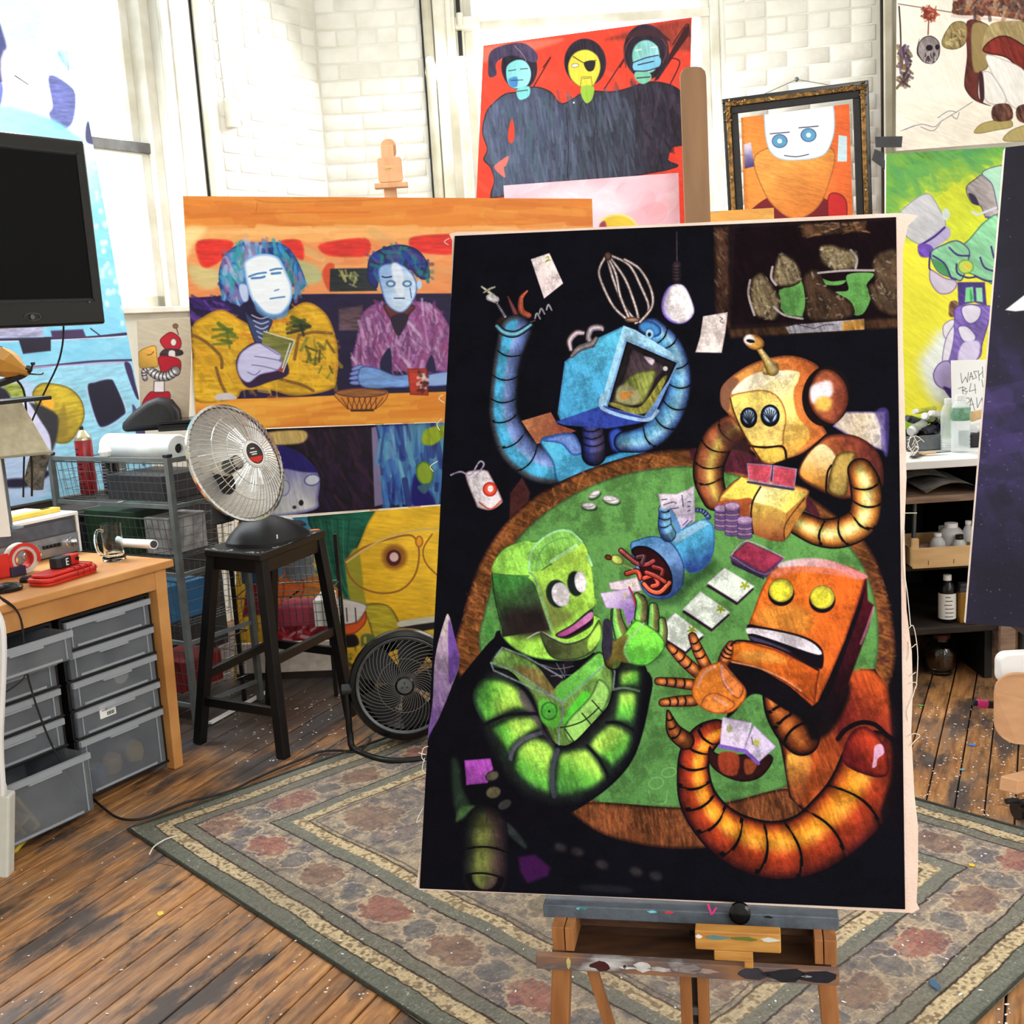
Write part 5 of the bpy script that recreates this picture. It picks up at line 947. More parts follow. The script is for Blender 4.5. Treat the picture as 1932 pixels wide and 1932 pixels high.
MAT['shelfwood']=mat('old_shelf_wood',(150,126,106),(116,92,76),10,.7,stretch=(1,6,6))
MAT['darkwood']=mat('stained_dark_wood',(48,36,28),(30,22,18),10,.7,stretch=(1,6,6))
MAT['ply']=mat('birch_plywood',(206,160,120),(190,142,102),6,.45,stretch=(1,5,5),c3=(170,122,86),thr=(.35,.7))
MAT['thread']=mat('cotton_thread',(222,214,200),rough=.9)
MAT['ducttape']=mat('black_tape',(34,36,40),(46,48,54),30,.5)
MAT['ink']=mat('black_ink',(24,24,28),rough=.6)
MAT['pink']=mat('pink_label',(222,60,140),rough=.5)
MAT['blue']=mat('blue_print',(40,96,150),(60,120,160),8,.5)
MAT['green_dk']=mat('dark_green_print',(34,66,36),(20,40,26),14,.6)
# ------------------------------------------------------------------ the room
FL_A=radians(24.9)                                       # floor boards run this far right of the view
pdir=np.array([sin(FL_A),cos(FL_A)]);pnor=np.array([cos(FL_A),-sin(FL_A)])
def plank_material():
    m=bpy.data.materials.new('worn_floor_boards');m.use_nodes=True;N=m.node_tree;L=N.links;b=N.nodes['Principled BSDF']
    tc=N.nodes.new('ShaderNodeTexCoord');oi=N.nodes.new('ShaderNodeObjectInfo');ge=N.nodes.new('ShaderNodeNewGeometry')
    mp=N.nodes.new('ShaderNodeMapping');mp.inputs['Scale'].default_value=(14,1.6,1);L.new(tc.outputs['Object'],mp.inputs[0])
    mu=N.nodes.new('ShaderNodeMath');mu.operation='MULTIPLY';mu.inputs[1].default_value=50;L.new(oi.outputs['Random'],mu.inputs[0])
    def noise(sc,det,vec,w=None,rough=.6):
        n=N.nodes.new('ShaderNodeTexNoise');n.inputs['Scale'].default_value=sc;n.inputs['Detail'].default_value=det;n.inputs['Roughness'].default_value=rough
        if w is not None:n.noise_dimensions='4D';L.new(w,n.inputs['W'])
        L.new(vec,n.inputs['Vector']);return n
    def ramp(src,stops):
        r=N.nodes.new('ShaderNodeValToRGB');L.new(src,r.inputs[0]);e=r.color_ramp.elements
        e[0].position,e[0].color=stops[0][0],stops[0][1];e[1].position,e[1].color=stops[-1][0],stops[-1][1]
        for p_,c_ in stops[1:-1]:q=e.new(p_);q.color=c_
        return r
    def mix(f,a,b_,bt='MIX'):
        x=N.nodes.new('ShaderNodeMix');x.data_type='RGBA';x.blend_type=bt
        if hasattr(f,'links'):L.new(f,x.inputs[0])
        else:x.inputs[0].default_value=f
        L.new(a,x.inputs[6])
        if hasattr(b_,'links'):L.new(b_,x.inputs[7])
        else:x.inputs[7].default_value=b_
        return x.outputs[2]
    grain=noise(3.2,8,mp.outputs[0],mu.outputs[0],.7)
    base=ramp(grain.outputs['Fac'],[(.28,lin((84,58,38))),(.42,lin((146,102,62))),(.56,lin((190,140,88))),(.72,lin((214,172,122)))])
    mpw=N.nodes.new('ShaderNodeMapping');mpw.inputs['Rotation'].default_value=(0,0,FL_A);L.new(ge.outputs['Position'],mpw.inputs[0])
    mps=N.nodes.new('ShaderNodeMapping');mps.inputs['Scale'].default_value=(4.5,1.5,1);L.new(mpw.outputs[0],mps.inputs[0])
    w1=noise(1.5,7,mps.outputs[0],None,.65);f1=ramp(w1.outputs['Fac'],[(.49,(0,0,0,1)),(.585,(.92,.92,.92,1))])
    col=mix(f1.outputs[0],base.outputs[0],lin((58,52,52)))
    w3=noise(.9,6,mps.outputs[0],None,.7);f3=ramp(w3.outputs['Fac'],[(.5,(0,0,0,1)),(.68,(.75,.75,.75,1))]);col=mix(f3.outputs[0],col,lin((120,112,108)))
    dv=N.nodes.new('ShaderNodeVectorMath');dv.operation='DISTANCE';dv.inputs[1].default_value=(-1.35,5.1,0);L.new(ge.outputs['Position'],dv.inputs[0])  # charcoal zone by desk and stool: dark boards plus shade painted in
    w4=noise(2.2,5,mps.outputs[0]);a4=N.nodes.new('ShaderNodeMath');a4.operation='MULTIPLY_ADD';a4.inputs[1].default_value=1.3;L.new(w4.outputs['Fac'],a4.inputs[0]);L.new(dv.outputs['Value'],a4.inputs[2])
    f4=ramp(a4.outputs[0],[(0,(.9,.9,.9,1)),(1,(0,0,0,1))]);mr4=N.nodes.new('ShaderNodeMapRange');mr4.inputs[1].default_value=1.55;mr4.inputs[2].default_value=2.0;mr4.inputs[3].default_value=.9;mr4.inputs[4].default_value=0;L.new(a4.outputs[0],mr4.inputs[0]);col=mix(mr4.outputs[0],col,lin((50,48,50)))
    ti=ramp(oi.outputs['Random'],[(0,lin((190,180,176))),(.5,lin((255,246,236))),(1,lin((222,206,196)))]);col=mix(.6,col,ti.outputs[0],'MULTIPLY')
    vo=N.nodes.new('ShaderNodeTexVoronoi');vo.inputs['Scale'].default_value=26;L.new(ge.outputs['Position'],vo.inputs['Vector'])
    lt=N.nodes.new('ShaderNodeMath');lt.operation='LESS_THAN';lt.inputs[1].default_value=.085;L.new(vo.outputs['Distance'],lt.inputs[0])
    sp=noise(4,2,ge.outputs['Position']);gt=N.nodes.new('ShaderNodeMath');gt.operation='GREATER_THAN';gt.inputs[1].default_value=.6;L.new(sp.outputs['Fac'],gt.inputs[0])
    ml=N.nodes.new('ShaderNodeMath');ml.operation='MULTIPLY';L.new(lt.outputs[0],ml.inputs[0]);L.new(gt.outputs[0],ml.inputs[1]);col=mix(ml.outputs[0],col,lin((206,200,190)))
    L.new(col,b.inputs['Base Color']);rr=ramp(w1.outputs['Fac'],[(.4,(.34,)*3+(1,)),(.6,(.55,)*3+(1,))]);L.new(rr.outputs[0],b.inputs['Roughness'])
    bp=N.nodes.new('ShaderNodeBump');bp.inputs['Strength'].default_value=.35;bp.inputs['Distance'].default_value=.003;L.new(grain.outputs['Fac'],bp.inputs['Height']);L.new(bp.outputs[0],b.inputs['Normal'])
    return m
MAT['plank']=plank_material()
fl=MB();fl.box((-4.2,-3.2,-.06),(4.2,8.2,-.012));floor_o=struct('floor',fl,MAT['dark'])
PW=.0845;rnd=random.Random(4);nplk=0
me_p={};rest=[]
def plank_mesh(Lp):
    if Lp not in me_p:
        mb=MB();w=PW/2-.0026;bv=.0022
        for s in(0,):pass
        out=[(-w,-.012),(w,-.012),(w,-bv),(w-bv,0),(-w+bv,0),(-w,-bv)]
        vs=[(x,y,z)for y in(0,Lp-.002)for x,z in out];n=6
        mb.add(vs,[tuple(range(n))[::-1],tuple(range(n,2*n))]+[(i,(i+1)%n,n+(i+1)%n,n+i)for i in range(n)])
        me=bpy.data.meshes.new('plank');me.from_pydata(mb.v,[],mb.f);me.materials.append(MAT['plank'])
        b_=bmesh.new();b_.from_mesh(me);bmesh.ops.recalc_face_normals(b_,faces=b_.faces);b_.to_mesh(me);b_.free();me_p[Lp]=me
    return me_p[Lp]
def _inview(a,b_):
    for t in(0,.25,.5,.75,1):
        for w_ in(-.05,.05):
            q=np.array([a[0]+(b_[0]-a[0])*t+w_,a[1]+(b_[1]-a[1])*t,0])-CO;d_=q@cf
            if d_>.5 and-60<966+FPX*(q@cr)/d_<1990 and 900<966-FPX*(q@cu)/d_<2050:return True
    return False
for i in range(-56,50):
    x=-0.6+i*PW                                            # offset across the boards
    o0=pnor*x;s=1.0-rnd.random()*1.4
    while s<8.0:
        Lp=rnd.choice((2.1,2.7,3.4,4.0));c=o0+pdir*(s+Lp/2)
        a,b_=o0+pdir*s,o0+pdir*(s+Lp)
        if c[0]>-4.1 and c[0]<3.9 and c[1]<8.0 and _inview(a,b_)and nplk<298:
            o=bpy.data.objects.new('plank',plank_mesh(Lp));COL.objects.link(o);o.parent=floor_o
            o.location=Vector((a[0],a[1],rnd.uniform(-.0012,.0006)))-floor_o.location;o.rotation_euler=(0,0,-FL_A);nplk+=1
        elif c[0]>-4.1 and c[0]<4.1 and c[1]<8.0 and c[1]>-2.5:rest.append((a,b_))
        s+=Lp
mb=MB()
for a,b_ in rest:
    w=pnor*(PW/2-.0026);d_=pdir*.002;q=[a-w,a+w,b_-d_+w,b_-d_-w];mb.add([(v[0],v[1],-.012)for v in q]+[(v[0],v[1],-.0005)for v in q],[(0,3,2,1),(4,5,6,7),(0,1,5,4),(1,2,6,5),(2,3,7,6),(3,0,4,7)])
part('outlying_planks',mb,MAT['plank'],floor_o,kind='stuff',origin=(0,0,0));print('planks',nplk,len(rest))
# ---- walls
YB=7.2
C0=aty(610,250,YB);C0=np.array([C0[0],YB,0])
LD=np.array([.5278,.8494,0]);LN=np.array([.8494,-.5278,0])       # along the left wall (away), and its face normal into the room
def onleft(px,py):q=onplane(px,py,C0,LN);return(q-C0)@LD,q[2]
ZC=4.3
def wbox(T,s0,s1,z0,z1,d=.32):return MB(T).box((s0,0,z0),(s1,d,z1))
TL=frame(C0,LD,-LN)                                      # local x along wall, y = depth behind the face
sw1,_=onleft(330,400);s_l0,zsill=onleft(325,578)
print('left window jamb',sw1,zsill)
wl=MB(TL);wl.box((sw1+.02,0,-.01),(0,.34,ZC));wl.box((-3.3,0,-.01),(sw1+.02,.34,zsill-.03));wl.box((-6.2,0,-.01),(-3.3,.34,ZC));wl.box((-3.3,0,4.0),(sw1+.02,.34,ZC))
wall_left=struct('wall_left',wl,MAT['white_paint'])
xo0=aty(868,200,YB)[0];xo1=aty(1368,200,YB)[0]
TB=frame((C0[0],YB,0),(1,0,0),(0,1,0));bx0=xo0-C0[0];bx1=xo1-C0[0]
wb=MB(TB);wb.box((0,0,-.01),(bx0,.4,ZC));wb.box((bx0,0,-.01),(bx1,.4,1.25));wb.box((bx0,0,4.05),(bx1,.4,ZC));wb.box((bx1,0,-.01),(bx1+.02,.4,ZC))
wall_back=struct('wall_back',wb,MAT['white_paint'])
RD=np.array([cos(radians(12)),-sin(radians(12)),0]);RN=np.array([-RD[1],RD[0],0])
TR_=frame((xo1,YB,0),RD,RN)
wr=MB(TR_);wr.box((0,0,-.01),(3.4,.35,ZC));wall_right=struct('wall_right',wr,MAT['white_paint'])
cl=MB();cl.box((-4.2,-3.2,ZC),(4.2,8.2,ZC+.1));struct('ceiling',cl,MAT['ceil'])
we=MB();we.box((3.9,-3.2,-.01),(4.2,7.4,ZC));struct('wall_east',we,MAT['white_paint'])
we=MB();we.box((-4.2,-3.3,-.01),(4.2,-3.1,ZC));struct('wall_rear',we,MAT['white_paint']);we=MB();we.box((-4.3,-3.2,-.01),(-4.1,4.2,ZC));struct('wall_west',we,MAT['white_paint'])  # rear wall is unseen, added solid to cut light from behind
# bricks, each one proud of the wall
def bricks(T,s0,s1,z0,z1,parent,seed):
    r_=random.Random(seed);h=.096;L_=.24;row=0;z=z0
    base=wloc(parent)
    while z+h<z1:
        s=s0-(L_/2 if row%2 else 0);head=row%6==5
        l0=L_/2 if head else L_
        while s<s1:
            a,b2=max(s,s0),min(s+l0,s1)
            if b2-a>.03:
                key=round(b2-a,3)
                if key not in BM_:
                    mb=MB();w=key-.007;hh=h-.008;e=.006
                    mb.add([(0,.004,0),(w,.004,0),(w,.004,hh),(0,.004,hh),(e,-.005,e),(w-e,-.005,e),(w-e,-.005,hh-e),(e,-.005,hh-e),(e*.3,-.002,e*.3),(w-e*.3,-.002,e*.3),(w-e*.3,-.002,hh-e*.3),(e*.3,-.002,hh-e*.3)],
                           [(4,5,6,7),(8,9,5,4),(9,10,6,5),(10,11,7,6),(11,8,4,7),(0,1,9,8),(1,2,10,9),(2,3,11,10),(3,0,8,11)])
                    me=bpy.data.meshes.new('brick');me.from_pydata(mb.v,[],mb.f);me.materials.append(MAT['brick_white']);me.shade_smooth();BM_[key]=me
                o=bpy.data.objects.new('brick',BM_[key]);COL.objects.link(o);o.parent=parent
                m4=T@Matrix.Translation((a+.0035,r_.uniform(-.0015,.002),z+.004))@Matrix.Rotation(r_.uniform(-.006,.006),4,'Y')
                m4.translation-=base;o.matrix_local=m4
            s+=l0
        z+=h;row+=1
BM_={}
s_a,_=onleft(412,200);bricks(TL,s_a,-.004,2.14,3.78,wall_left,1)
bricks(TB,.004,aty(806,200,YB)[0]-C0[0],2.14,3.78,wall_back,2)
# pipes and trims
def vert(name,px,py,Y,z0,z1,r,m,label=None):
    q=aty(px,py,Y);mb=MB();mb.cyl((q[0],q[1],z0),(q[0],q[1],z1),r,n=16);return struct(name,mb,m,smooth=True)
tr=MB(TL)
def strip(mb,s,w,d0,d1,z0=0,z1=ZC):mb.box((s,d0,z0),(s+w,d1,z1));return mb
s385=onleft(380,150)[0]
struct('trim_1',strip(MB(TL),s385-.045,.045,-.03,.0),MAT['trim_cream'],bevel=.006)
struct('trim_2',strip(MB(TL),s385-.052,.006,-.031,-.02),MAT['dark'])
struct('trim_3',strip(MB(TL),s385+.004,.05,-.018,.0),MAT['trim_white'],bevel=.004)
struct('trim_4',strip(strip(MB(TL),sw1+.02,s385-.06-sw1-.02,-.022,0),sw1+.08,.02,-.03,-.02),MAT['trim_white'],bevel=.004)
qx=aty(803,200,YB)[0]-C0[0]
struct('trim_5',strip(MB(TB),qx+.006,.007,-.03,0),MAT['dark'])
pipe=MB(TB);pipe.lathe([(.028,0),(.028,ZC)],14,Matrix.Translation((qx+.045,-.03,0)));struct('trim_6',pipe,MAT['trim_cream'],smooth=True)
struct('trim_7',strip(strip(MB(TB),qx+.08,bx0-qx-.08,-.03,0),bx0-.05,.03,-.05,-.03),MAT['trim_white'],bevel=.004)
q=aty(1669,300,6.75);sr=(np.array([q[0]-xo1,q[1]-YB,0])@RD)
bricks(TR_,.01,sr-.01,2.05,3.66,wall_right,3)
struct('trim_8',strip(MB(TR_),sr+.01,.012,-.05,0),MAT['darkwood']);struct('trim_9',strip(MB(TR_),sr+.022,.05,-.075,0,z0=0),MAT['trim_cream'],bevel=.008)
# ---- left window: frame, sashes, panes
w1=thing('window_1',None,None,tuple(C0+LD*(-1.9)+np.array([0,0,zsill])),kind='structure')
zr=onleft(240,270)[1];S0,S1=-3.3,sw1+.02
f1=MB(TL);f1.box((S1-.06,.06,zsill),(S1,.22,4.0));f1.box((S0,.06,zsill),(S0+.06,.22,4.0));f1.box((S0,.06,3.94),(S1,.22,4.0));f1.box((S0,-.03,zsill-.03),(S1,.22,zsill));part('window_frame',f1,MAT['trim_white'],w1,bevel=.004)
for nm,z0,z1,dd in(('lower_sash',zsill,zr+.02,.10),('upper_sash',zr-.02,3.94,.15)):
    s_=MB(TL)
    for a,b2 in((S0+.06,S0+.11),(S1-.11,S1-.06),(-2.25,-2.2)):s_.box((a,dd,z0),(b2,dd+.04,z1))
    s_.box((S0+.06,dd,z0),(S1-.06,dd+.04,z0+(.06 if nm=='lower_sash' else .04)));s_.box((S0+.06,dd,z1-.05),(S1-.06,dd+.04,z1));so=part(nm,s_,MAT['trim_white'],w1,bevel=.003)
    pn=MB(TL);pn.box((S0+.1,dd+.018,z0+.04),(S1-.1,dd+.022,z1-.04));part('pane',pn,MAT['pane'],so)
mr=MB(TL);mr.box((S0+.06,.085,zr-.022),(S1-.06,.1,zr+.03));part('meeting_rail',mr,mat('weathered_grey_wood',(122,122,120),(90,90,92),14,.7),w1,bevel=.003)
# ---- centre window
w2=thing('window_2',None,None,(xo0+.5,YB+.1,1.25),kind='structure')
f2=MB(TB)
for a,b2 in((bx0,bx0+.05),(bx1-.05,bx1)):f2.box((a,.1,1.25),(b2,.3,4.05))
f2.box((bx0,-.04,1.2),(bx1,.3,1.25));f2.box((bx0,.1,4.0),(bx1,.3,4.05));part('window_frame',f2,MAT['trim_white'],w2,bevel=.004)
s2=MB(TB)
for a,b2 in((bx0+.05,bx0+.1),(bx1-.1,bx1-.05)):s2.box((a,.16,1.25),(b2,.2,4.0))
zmr=aty(900,45,YB+.1)[2]
s2.box((bx0+.05,.14,zmr-.025),(bx1-.05,.2,zmr+.025));s2.box((bx0+.05,.16,1.25),(bx1-.05,.2,1.31));so=part('sash',s2,MAT['trim_white'],w2,bevel=.003)
pn=MB(TB);pn.box((bx0+.1,.178,1.3),(bx1-.1,.182,4.0));part('pane',pn,MAT['pane'],so)
g2=MB(TB);g2.box((bx0+.012,.085,zmr-.6),(bx0+.036,.1,ZC-.3));part('jamb_channel',g2,MAT['dark'],w2)
lt=MB(TB);lt.box((bx0+.0,.03,zmr-.035),(bx0+.15,.13,zmr+.03));lt.cyl((bx0+.03,.03,zmr-.02),(bx0+.03,.03,zmr+.05),.02);part('sash_latch',lt,MAT['trim_white'],w2,bevel=.004)
# folded shutter boards beside the centre window
qa,qb=aty(852,240,YB-.15),aty(905,240,YB-.15)
sh=thing('folding_shutter','cream painted folding shutter boards standing against the left jamb of the center window','shutter',(qa[0],YB-.15,1.2))
for i,(x0,x1,dz,ang,py0,py1,mm)in enumerate(((852,869,0,0,118,365,'trim_cream'),(871,886,.02,0,108,371,'trim_white'),(888,904,.04,0,108,400,'trim_cream'))):
    a,b2=aty(x0,240,(YB-.12)-.03*i),aty(x1,240,(YB-.12)-.03*i);zt=aty(x0,py0,(YB-.12))[2]
    mb=MB();mb.box((a[0],a[1],1.25),(b2[0],a[1]+.02,zt));part('shutter_board',mb,MAT[mm],sh,bevel=.004)
# wall box with a wire on the left pier
s_b,z_b=onleft(428,215)
jb=thing('junction_box','small white junction box with a conduit stub on the brick pier','electrical box',tuple(C0+LD*s_b+np.array([0,0,z_b-.06])))
mb=MB(TL);mb.box((s_b-.022,-.05,z_b-.075),(s_b+.03,0,z_b+.075));part('box_body',mb,MAT['trim_white'],jb,bevel=.006)
mb=MB(TL);mb.tube([(s_b+.03,-.03,z_b-.03),(s_b+.075,-.03,z_b-.03),(s_b+.08,-.03,z_b-.06),(s_b+.03,-.03,z_b-.065)],.006,smooth=0);part('conduit_stub',mb,MAT['trim_white'],jb)
mb=MB(TL);mb.tube([(s_b-.005,-.008,z_b+.07),(s_b-.02,-.008,z_b+.5),(s_b-.01,-.008,z_b+1.5)],.004,6);part('wire',mb,MAT['trim_white'],jb)
# ---- rug
rl=onfloor(243,1568)[:2];a1=np.array([.6706,-.7418]);a2=np.array([.7418,.6706])
RW,RLn=1.76,2.42
class RugPaint(Paint):
    def __init__(self,w,l,res):
        self.w,self.h,self.res=int(l*res),int(w*res),res;self.A=np.empty((self.h,self.w,3),np.float32);self.A[:]=s01((128,118,108));self.o=(0,0);self.k=1.;self.dir=0;self.tx=.05
    def loc(self,P):return np.asarray(P,float).reshape(-1,2)*self.res/self.k+np.array(self.o)
def rug_art():
    p=RugPaint(RW,RLn,560);R_=(RLn,RW)
    Y,X=np.mgrid[0:p.h,0:p.w].astype(np.float32);u=X/p.res;v=Y/p.res
    d=np.minimum(np.minimum(u,RLn-u),np.minimum(v,RW-v));d=d+.012*(vnoise(X/60,Y/60,2)-.5)+.004*(vnoise(X/9,Y/9,32)-.5)
    C=p.A;n1=vnoise(X/5,Y/5,1);n2=vnoise(X/22,Y/22,2);n3=vnoise(X/2.2,Y/2.2,3);n4=vnoise(X/70,Y/70,4)
    base=np.array([s01((134,122,112)),s01((166,152,132)),s01((116,110,110)),s01((148,128,118))]);k=np.clip((n2*.6+n4*.7-.25)*3,0,2.999);i=k.astype(int);f=(k-i)[...,None]
    C[:]=base[i]*(1-f)+base[np.minimum(i+1,3)]*f
    # curling worn motifs
    ring=np.abs(vnoise(X/15,Y/15,7)+.4*vnoise(X/7,Y/7,8)-.72);m=np.clip((.05-ring)/.03,0,1)*(n1>.3);C[:]=C*(1-m[...,None]*.6)+s01((190,170,140))*m[...,None]*.6
    m=np.clip((vnoise(X/11,Y/11,11)-.62)/.1,0,1);C[:]=C*(1-m[...,None]*.34)+s01((76,74,86))*m[...,None]*.34
    def band(a,b,c,al=1.,nz=.0,c2=None):
        mk=((d>a)&(d<b)).astype(np.float32)*al
        cc=s01(c)if c2 is None else s01(c)+(s01(c2)-s01(c))*(n1[...,None]>.62)
        C[:]=C*(1-mk[...,None])+cc*mk[...,None]
    g=np.random.default_rng(3)
    # border medallions
    def med(cx,cy,rx,ry,col):
        q=np.sqrt(((u-cx)/rx)**2+((v-cy)/ry)**2)+.5*(vnoise(X/12,Y/12,5)-.5)+.22*(n1-.5);m=np.clip((1-q)/.2,0,1)*(n3>.3)*.66
        C[:]=C*(1-m[...,None])+(s01(col)*(.86+.28*n1[...,None]))*m[...,None]
        e=np.clip((.11-np.abs(q-1.02))/.07,0,1)*.7;C[:]=C*(1-e[...,None])+s01((196,172,142))*e[...,None]
    RD_=(146,84,78);DK=(96,96,102)
    for j in range(8):
        t=.17+j*(RLn-.34)/7
        for vv in(.235,RW-.235):med(t,vv,.085,.062,RD_ if j%2 else(128,96,84));med(t+.15,vv,.05,.05,DK)
    for j in range(6):
        t=.2+j*(RW-.4)/5
        for uu in(.235,RLn-.235):med(uu,t,.062,.085,RD_ if j%2 else(128,96,84));med(uu,t+.13,.05,.045,DK)
    for j in range(4):
        for i_ in range(3):med(.55+j*.44,.56+i_*.32,.12,.09,((138,106,90),(134,92,82),(124,114,96))[(i_+j)%3]);med(.75+j*.44,.7+i_*.3,.06,.06,DK)
    band(0,.052,(110,112,102));band(.052,.056,(60,56,50));band(.056,.098,(190,172,138),1,c2=(136,120,96));band(.098,.104,(70,60,52));band(.104,.145,(112,112,102),.85)
    band(.145,.150,(66,56,52));band(.325,.331,(66,60,56));band(.331,.372,(114,116,106),.85);band(.372,.41,(194,176,142),1,c2=(142,124,98));band(.41,.416,(86,74,58));band(.428,.433,(96,84,66),.8)
    g3=(.80+.28*n3+.22*vnoise(X/1.4,Y/30,6)*.6)[...,None];C*=g3
    st=np.clip((vnoise(X/130,Y/130,15)-.45)/.3,0,1)[...,None]*.22;C[:]=C*(1-st)+s01((120,112,104))*st
    m=(vnoise(X/3,Y/3,21)>.93)&(vnoise(X/40,Y/40,22)>.5);C[m]=s01((206,200,190))
    return p
p=rug_art()
mb=MB();th=.009
def rp(u,v):
    s_,t_=u*RLn,v*RW;e=min(u*RLn,(1-u)*RLn,v*RW,(1-v)*RW)
    z=th*min(1,.3+e/.02)+.0025*(sin(s_*9+t_*4)+sin(t_*13))*(1 if e>.01 else 0)*.5+.002+(.018 if False else 0)
    c=rl+a1*s_+a2*t_+a2*(.006*sin(s_*7))*(1 if v in(0,1)else 0)+a1*(.005*sin(t_*8))*(1 if u in(0,1)else 0)
    if u<.04 and v<.08:c=c+a1*.02*(1-u/.04)*(1-v/.08);z+=.012*(1-u/.04)*(1-v/.08)
    return(c[0],c[1],z)
mb.grid(rp,60,44)
rug=thing('area_rug','worn grey-green patterned rug with cream border stripes on the wooden floor','rug',(float(rl[0]+a1[0]*1.2+a2[0]*.88),float(rl[1]+a1[1]*1.2+a2[1]*.88),0))
o=part('pile',mb,imgmat('rug_pattern',p,.95,.9,.1),rug,smooth=True)
uvl=o.data.uv_layers.new(name='uv');og=wloc(o)
for lp in o.data.loops:
    q=o.data.vertices[lp.vertex_index].co+og;dd=np.array([q.x,q.y])-rl
    uvl.data[lp.index].uv=(float(dd@a1)/RLn,1-float(dd@a2)/RW)
mb=MB()
def rc(s_,t_,z=.006):c=rl+a1*s_+a2*t_;return(c[0],c[1],z)
mb.tube([rc(0,0),rc(RLn,0),rc(RLn,RW),rc(0,RW)],.006,6,closed=True,smooth=0)
part('bound_edge',mb,mat('rug_binding',(60,62,54),(44,46,40),60,.95),rug)
# ------------------------------------------------------------------ pictures
def nrm(yaw,tilt):y,t=radians(yaw),radians(tilt);return np.array([-sin(y)*cos(t),-cos(y)*cos(t),sin(t)])
def PT(corners,bx,by,Y,yaw,tilt,res,base,lw=.8,**k):
    P=Paint(corners,aty(bx,by,Y),nrm(yaw,tilt),res,base,**k);P.lw=lw;return P
# the large canvas in front
MN=nrm(12,16);MP0=aty(1303,1705,1.86)
P1=Paint([(858,445),(1691,409),(1708,1716),(792,1676)],MP0,MN,1180,(9,9,17))
main_pic=picture('painting','large dark painting of four robots playing cards at a green table, on the near easel',P1,art_main,thick=.004,rough=.7,spec=.1,wav=.0022,back=False)
def mp(px,py,off=0.0):return onplane(px,py,MP0,MN)+MN*off
ou=[(852,452),(846,440),(860,436),(1000,433),(1280,420),(1500,409),(1692,400),(1716,402),(1734,405),(1714,424),(1704,470),(1704,640),(1706,700),(1711,900),(1707,1000),(1711,1150),(1721,1230),(1723,1300),(1720,1380),(1726,1500),(1733,1560),(1733,1640),(1730,1704),(1736,1716),(1722,1724),(1500,1712),(1100,1692),(790,1680),(784,1672),(796,1590),(812,1400),(822,1200),(834,1000),(842,800),(846,700),(850,560)]
mb=MB();a=[mp(x,y,-.0048)for x,y in ou];b_=[mp(x,y,-.0066)for x,y in ou];n_=len(ou)
mb.add(a+b_,[tuple(range(n_)),tuple(range(n_,2*n_))[::-1]]+[(i,(i+1)%n_,n_+(i+1)%n_,n_+i)for i in range(n_)])
part('unprimed_canvas_edge',mb,mat('pinkish_raw_canvas',(226,196,180),(232,214,200),9,.9,bump=.3,bs=200,c3=(206,160,152),thr=(.35,.66)),main_pic,label='pale unprimed canvas margin, pinkish on the right side')
mb=MB();rg=random.Random(2)
ths=[[(1715,1185),(1722,1180),(1728,1200),(1732,1240),(1729,1290),(1727,1300)],[(1728,1215),(1720,1222)],[(1706,1000),(1704,1060),(1712,1120),(1718,1180)],[(1718,1275),(1728,1268)],[(1716,1290),(1726,1287),(1730,1292)],[(1727,1295),(1722,1315),(1712,1340),(1714,1360)],[(1715,1210),(1716,1230),(1713,1245)],[(1707,968),(1730,968)],[(1712,835),(1722,855),(1730,850),(1715,862)],[(1712,830),(1728,822),(1744,834)],[(1712,845),(1720,820),(1733,845),(1722,860)],
       [(808,1408),(799,1412),(796,1428),(802,1436)],[(790,1420),(804,1424)],[(802,1430),(797,1450),(805,1462)],[(798,1525),(790,1540),(786,1552),(794,1546)],[(826,870),(812,880),(818,890)],[(834,790),(824,800),(830,812)],[(848,450),(838,456),(846,462)],[(836,745),(828,752),(838,760)],[(1714,1390),(1724,1384),(1736,1388),(1726,1398),(1718,1408)]]
for q in ths:mb.tube([mp(x,y,-.002+rg.uniform(0,.004))for x,y in q],.0008,4)
part('frayed_threads',mb,MAT['thread'],main_pic,kind='stuff')
# two men at a counter
P2=PT([(345,370),(1117,375),(1130,785),(371,812)],600,805,4.6,-6,5,520,(224,132,54),.72)
picture('painting','wide orange painting of two blue-faced men seated behind a counter',P2,art_bar,thick=.03)
P3=PT([(432,812),(1020,790),(1020,938),(432,980)],640,960,4.66,-4,3,500,(24,14,30),.8)
picture('painting','dark indigo and blue painting propped directly under the wide orange painting',P3,art_blue,thick=.02)
P4=PT([(448,985),(1060,935),(1060,1262),(440,1298)],600,1285,5.14,-4,7,470,(214,166,40),.8)
picture('painting','yellow painting of a big face in round spectacles, low behind the black stool',P4,art_yellow,thick=.025)
VN=np.array([.8494,-.5278,.12]);VN/=np.linalg.norm(VN)
P5=Paint([(-260,-150),(112,-80),(290,905),(-140,985)],aty(240,860,5.5),VN,480,(120,190,220));P5.lw=.8
picture('painting','tall light blue painting behind the television, with a dark rounded window and a yellow disc',P5,art_van,thick=.03)
zc5=min(P5.c3[2][2],P5.c3[3][2])-.035;print('P5 bottom',P5.c3[2],P5.c3[3]);b5=(np.array(P5.c3[2])-C0);sR=float(b5@LD)+.1
lc=thing('low_cabinet','dark low cabinet under the light blue painting, behind the wire rack','cabinet',tuple(C0+LD*(sR-.8)+LN*.25));TLC=frame(C0,LD,-LN)
mb=MB(TLC);mb.box((sR-1.9,-.50,.06),(sR,-.04,zc5-.02));part('body',mb,MAT['black_matte'],lc,bevel=.003);mb=MB(TLC);mb.box((sR-1.92,-.52,zc5-.02),(sR+.02,-.02,zc5));part('top',mb,MAT['darkwood'],lc,bevel=.003)
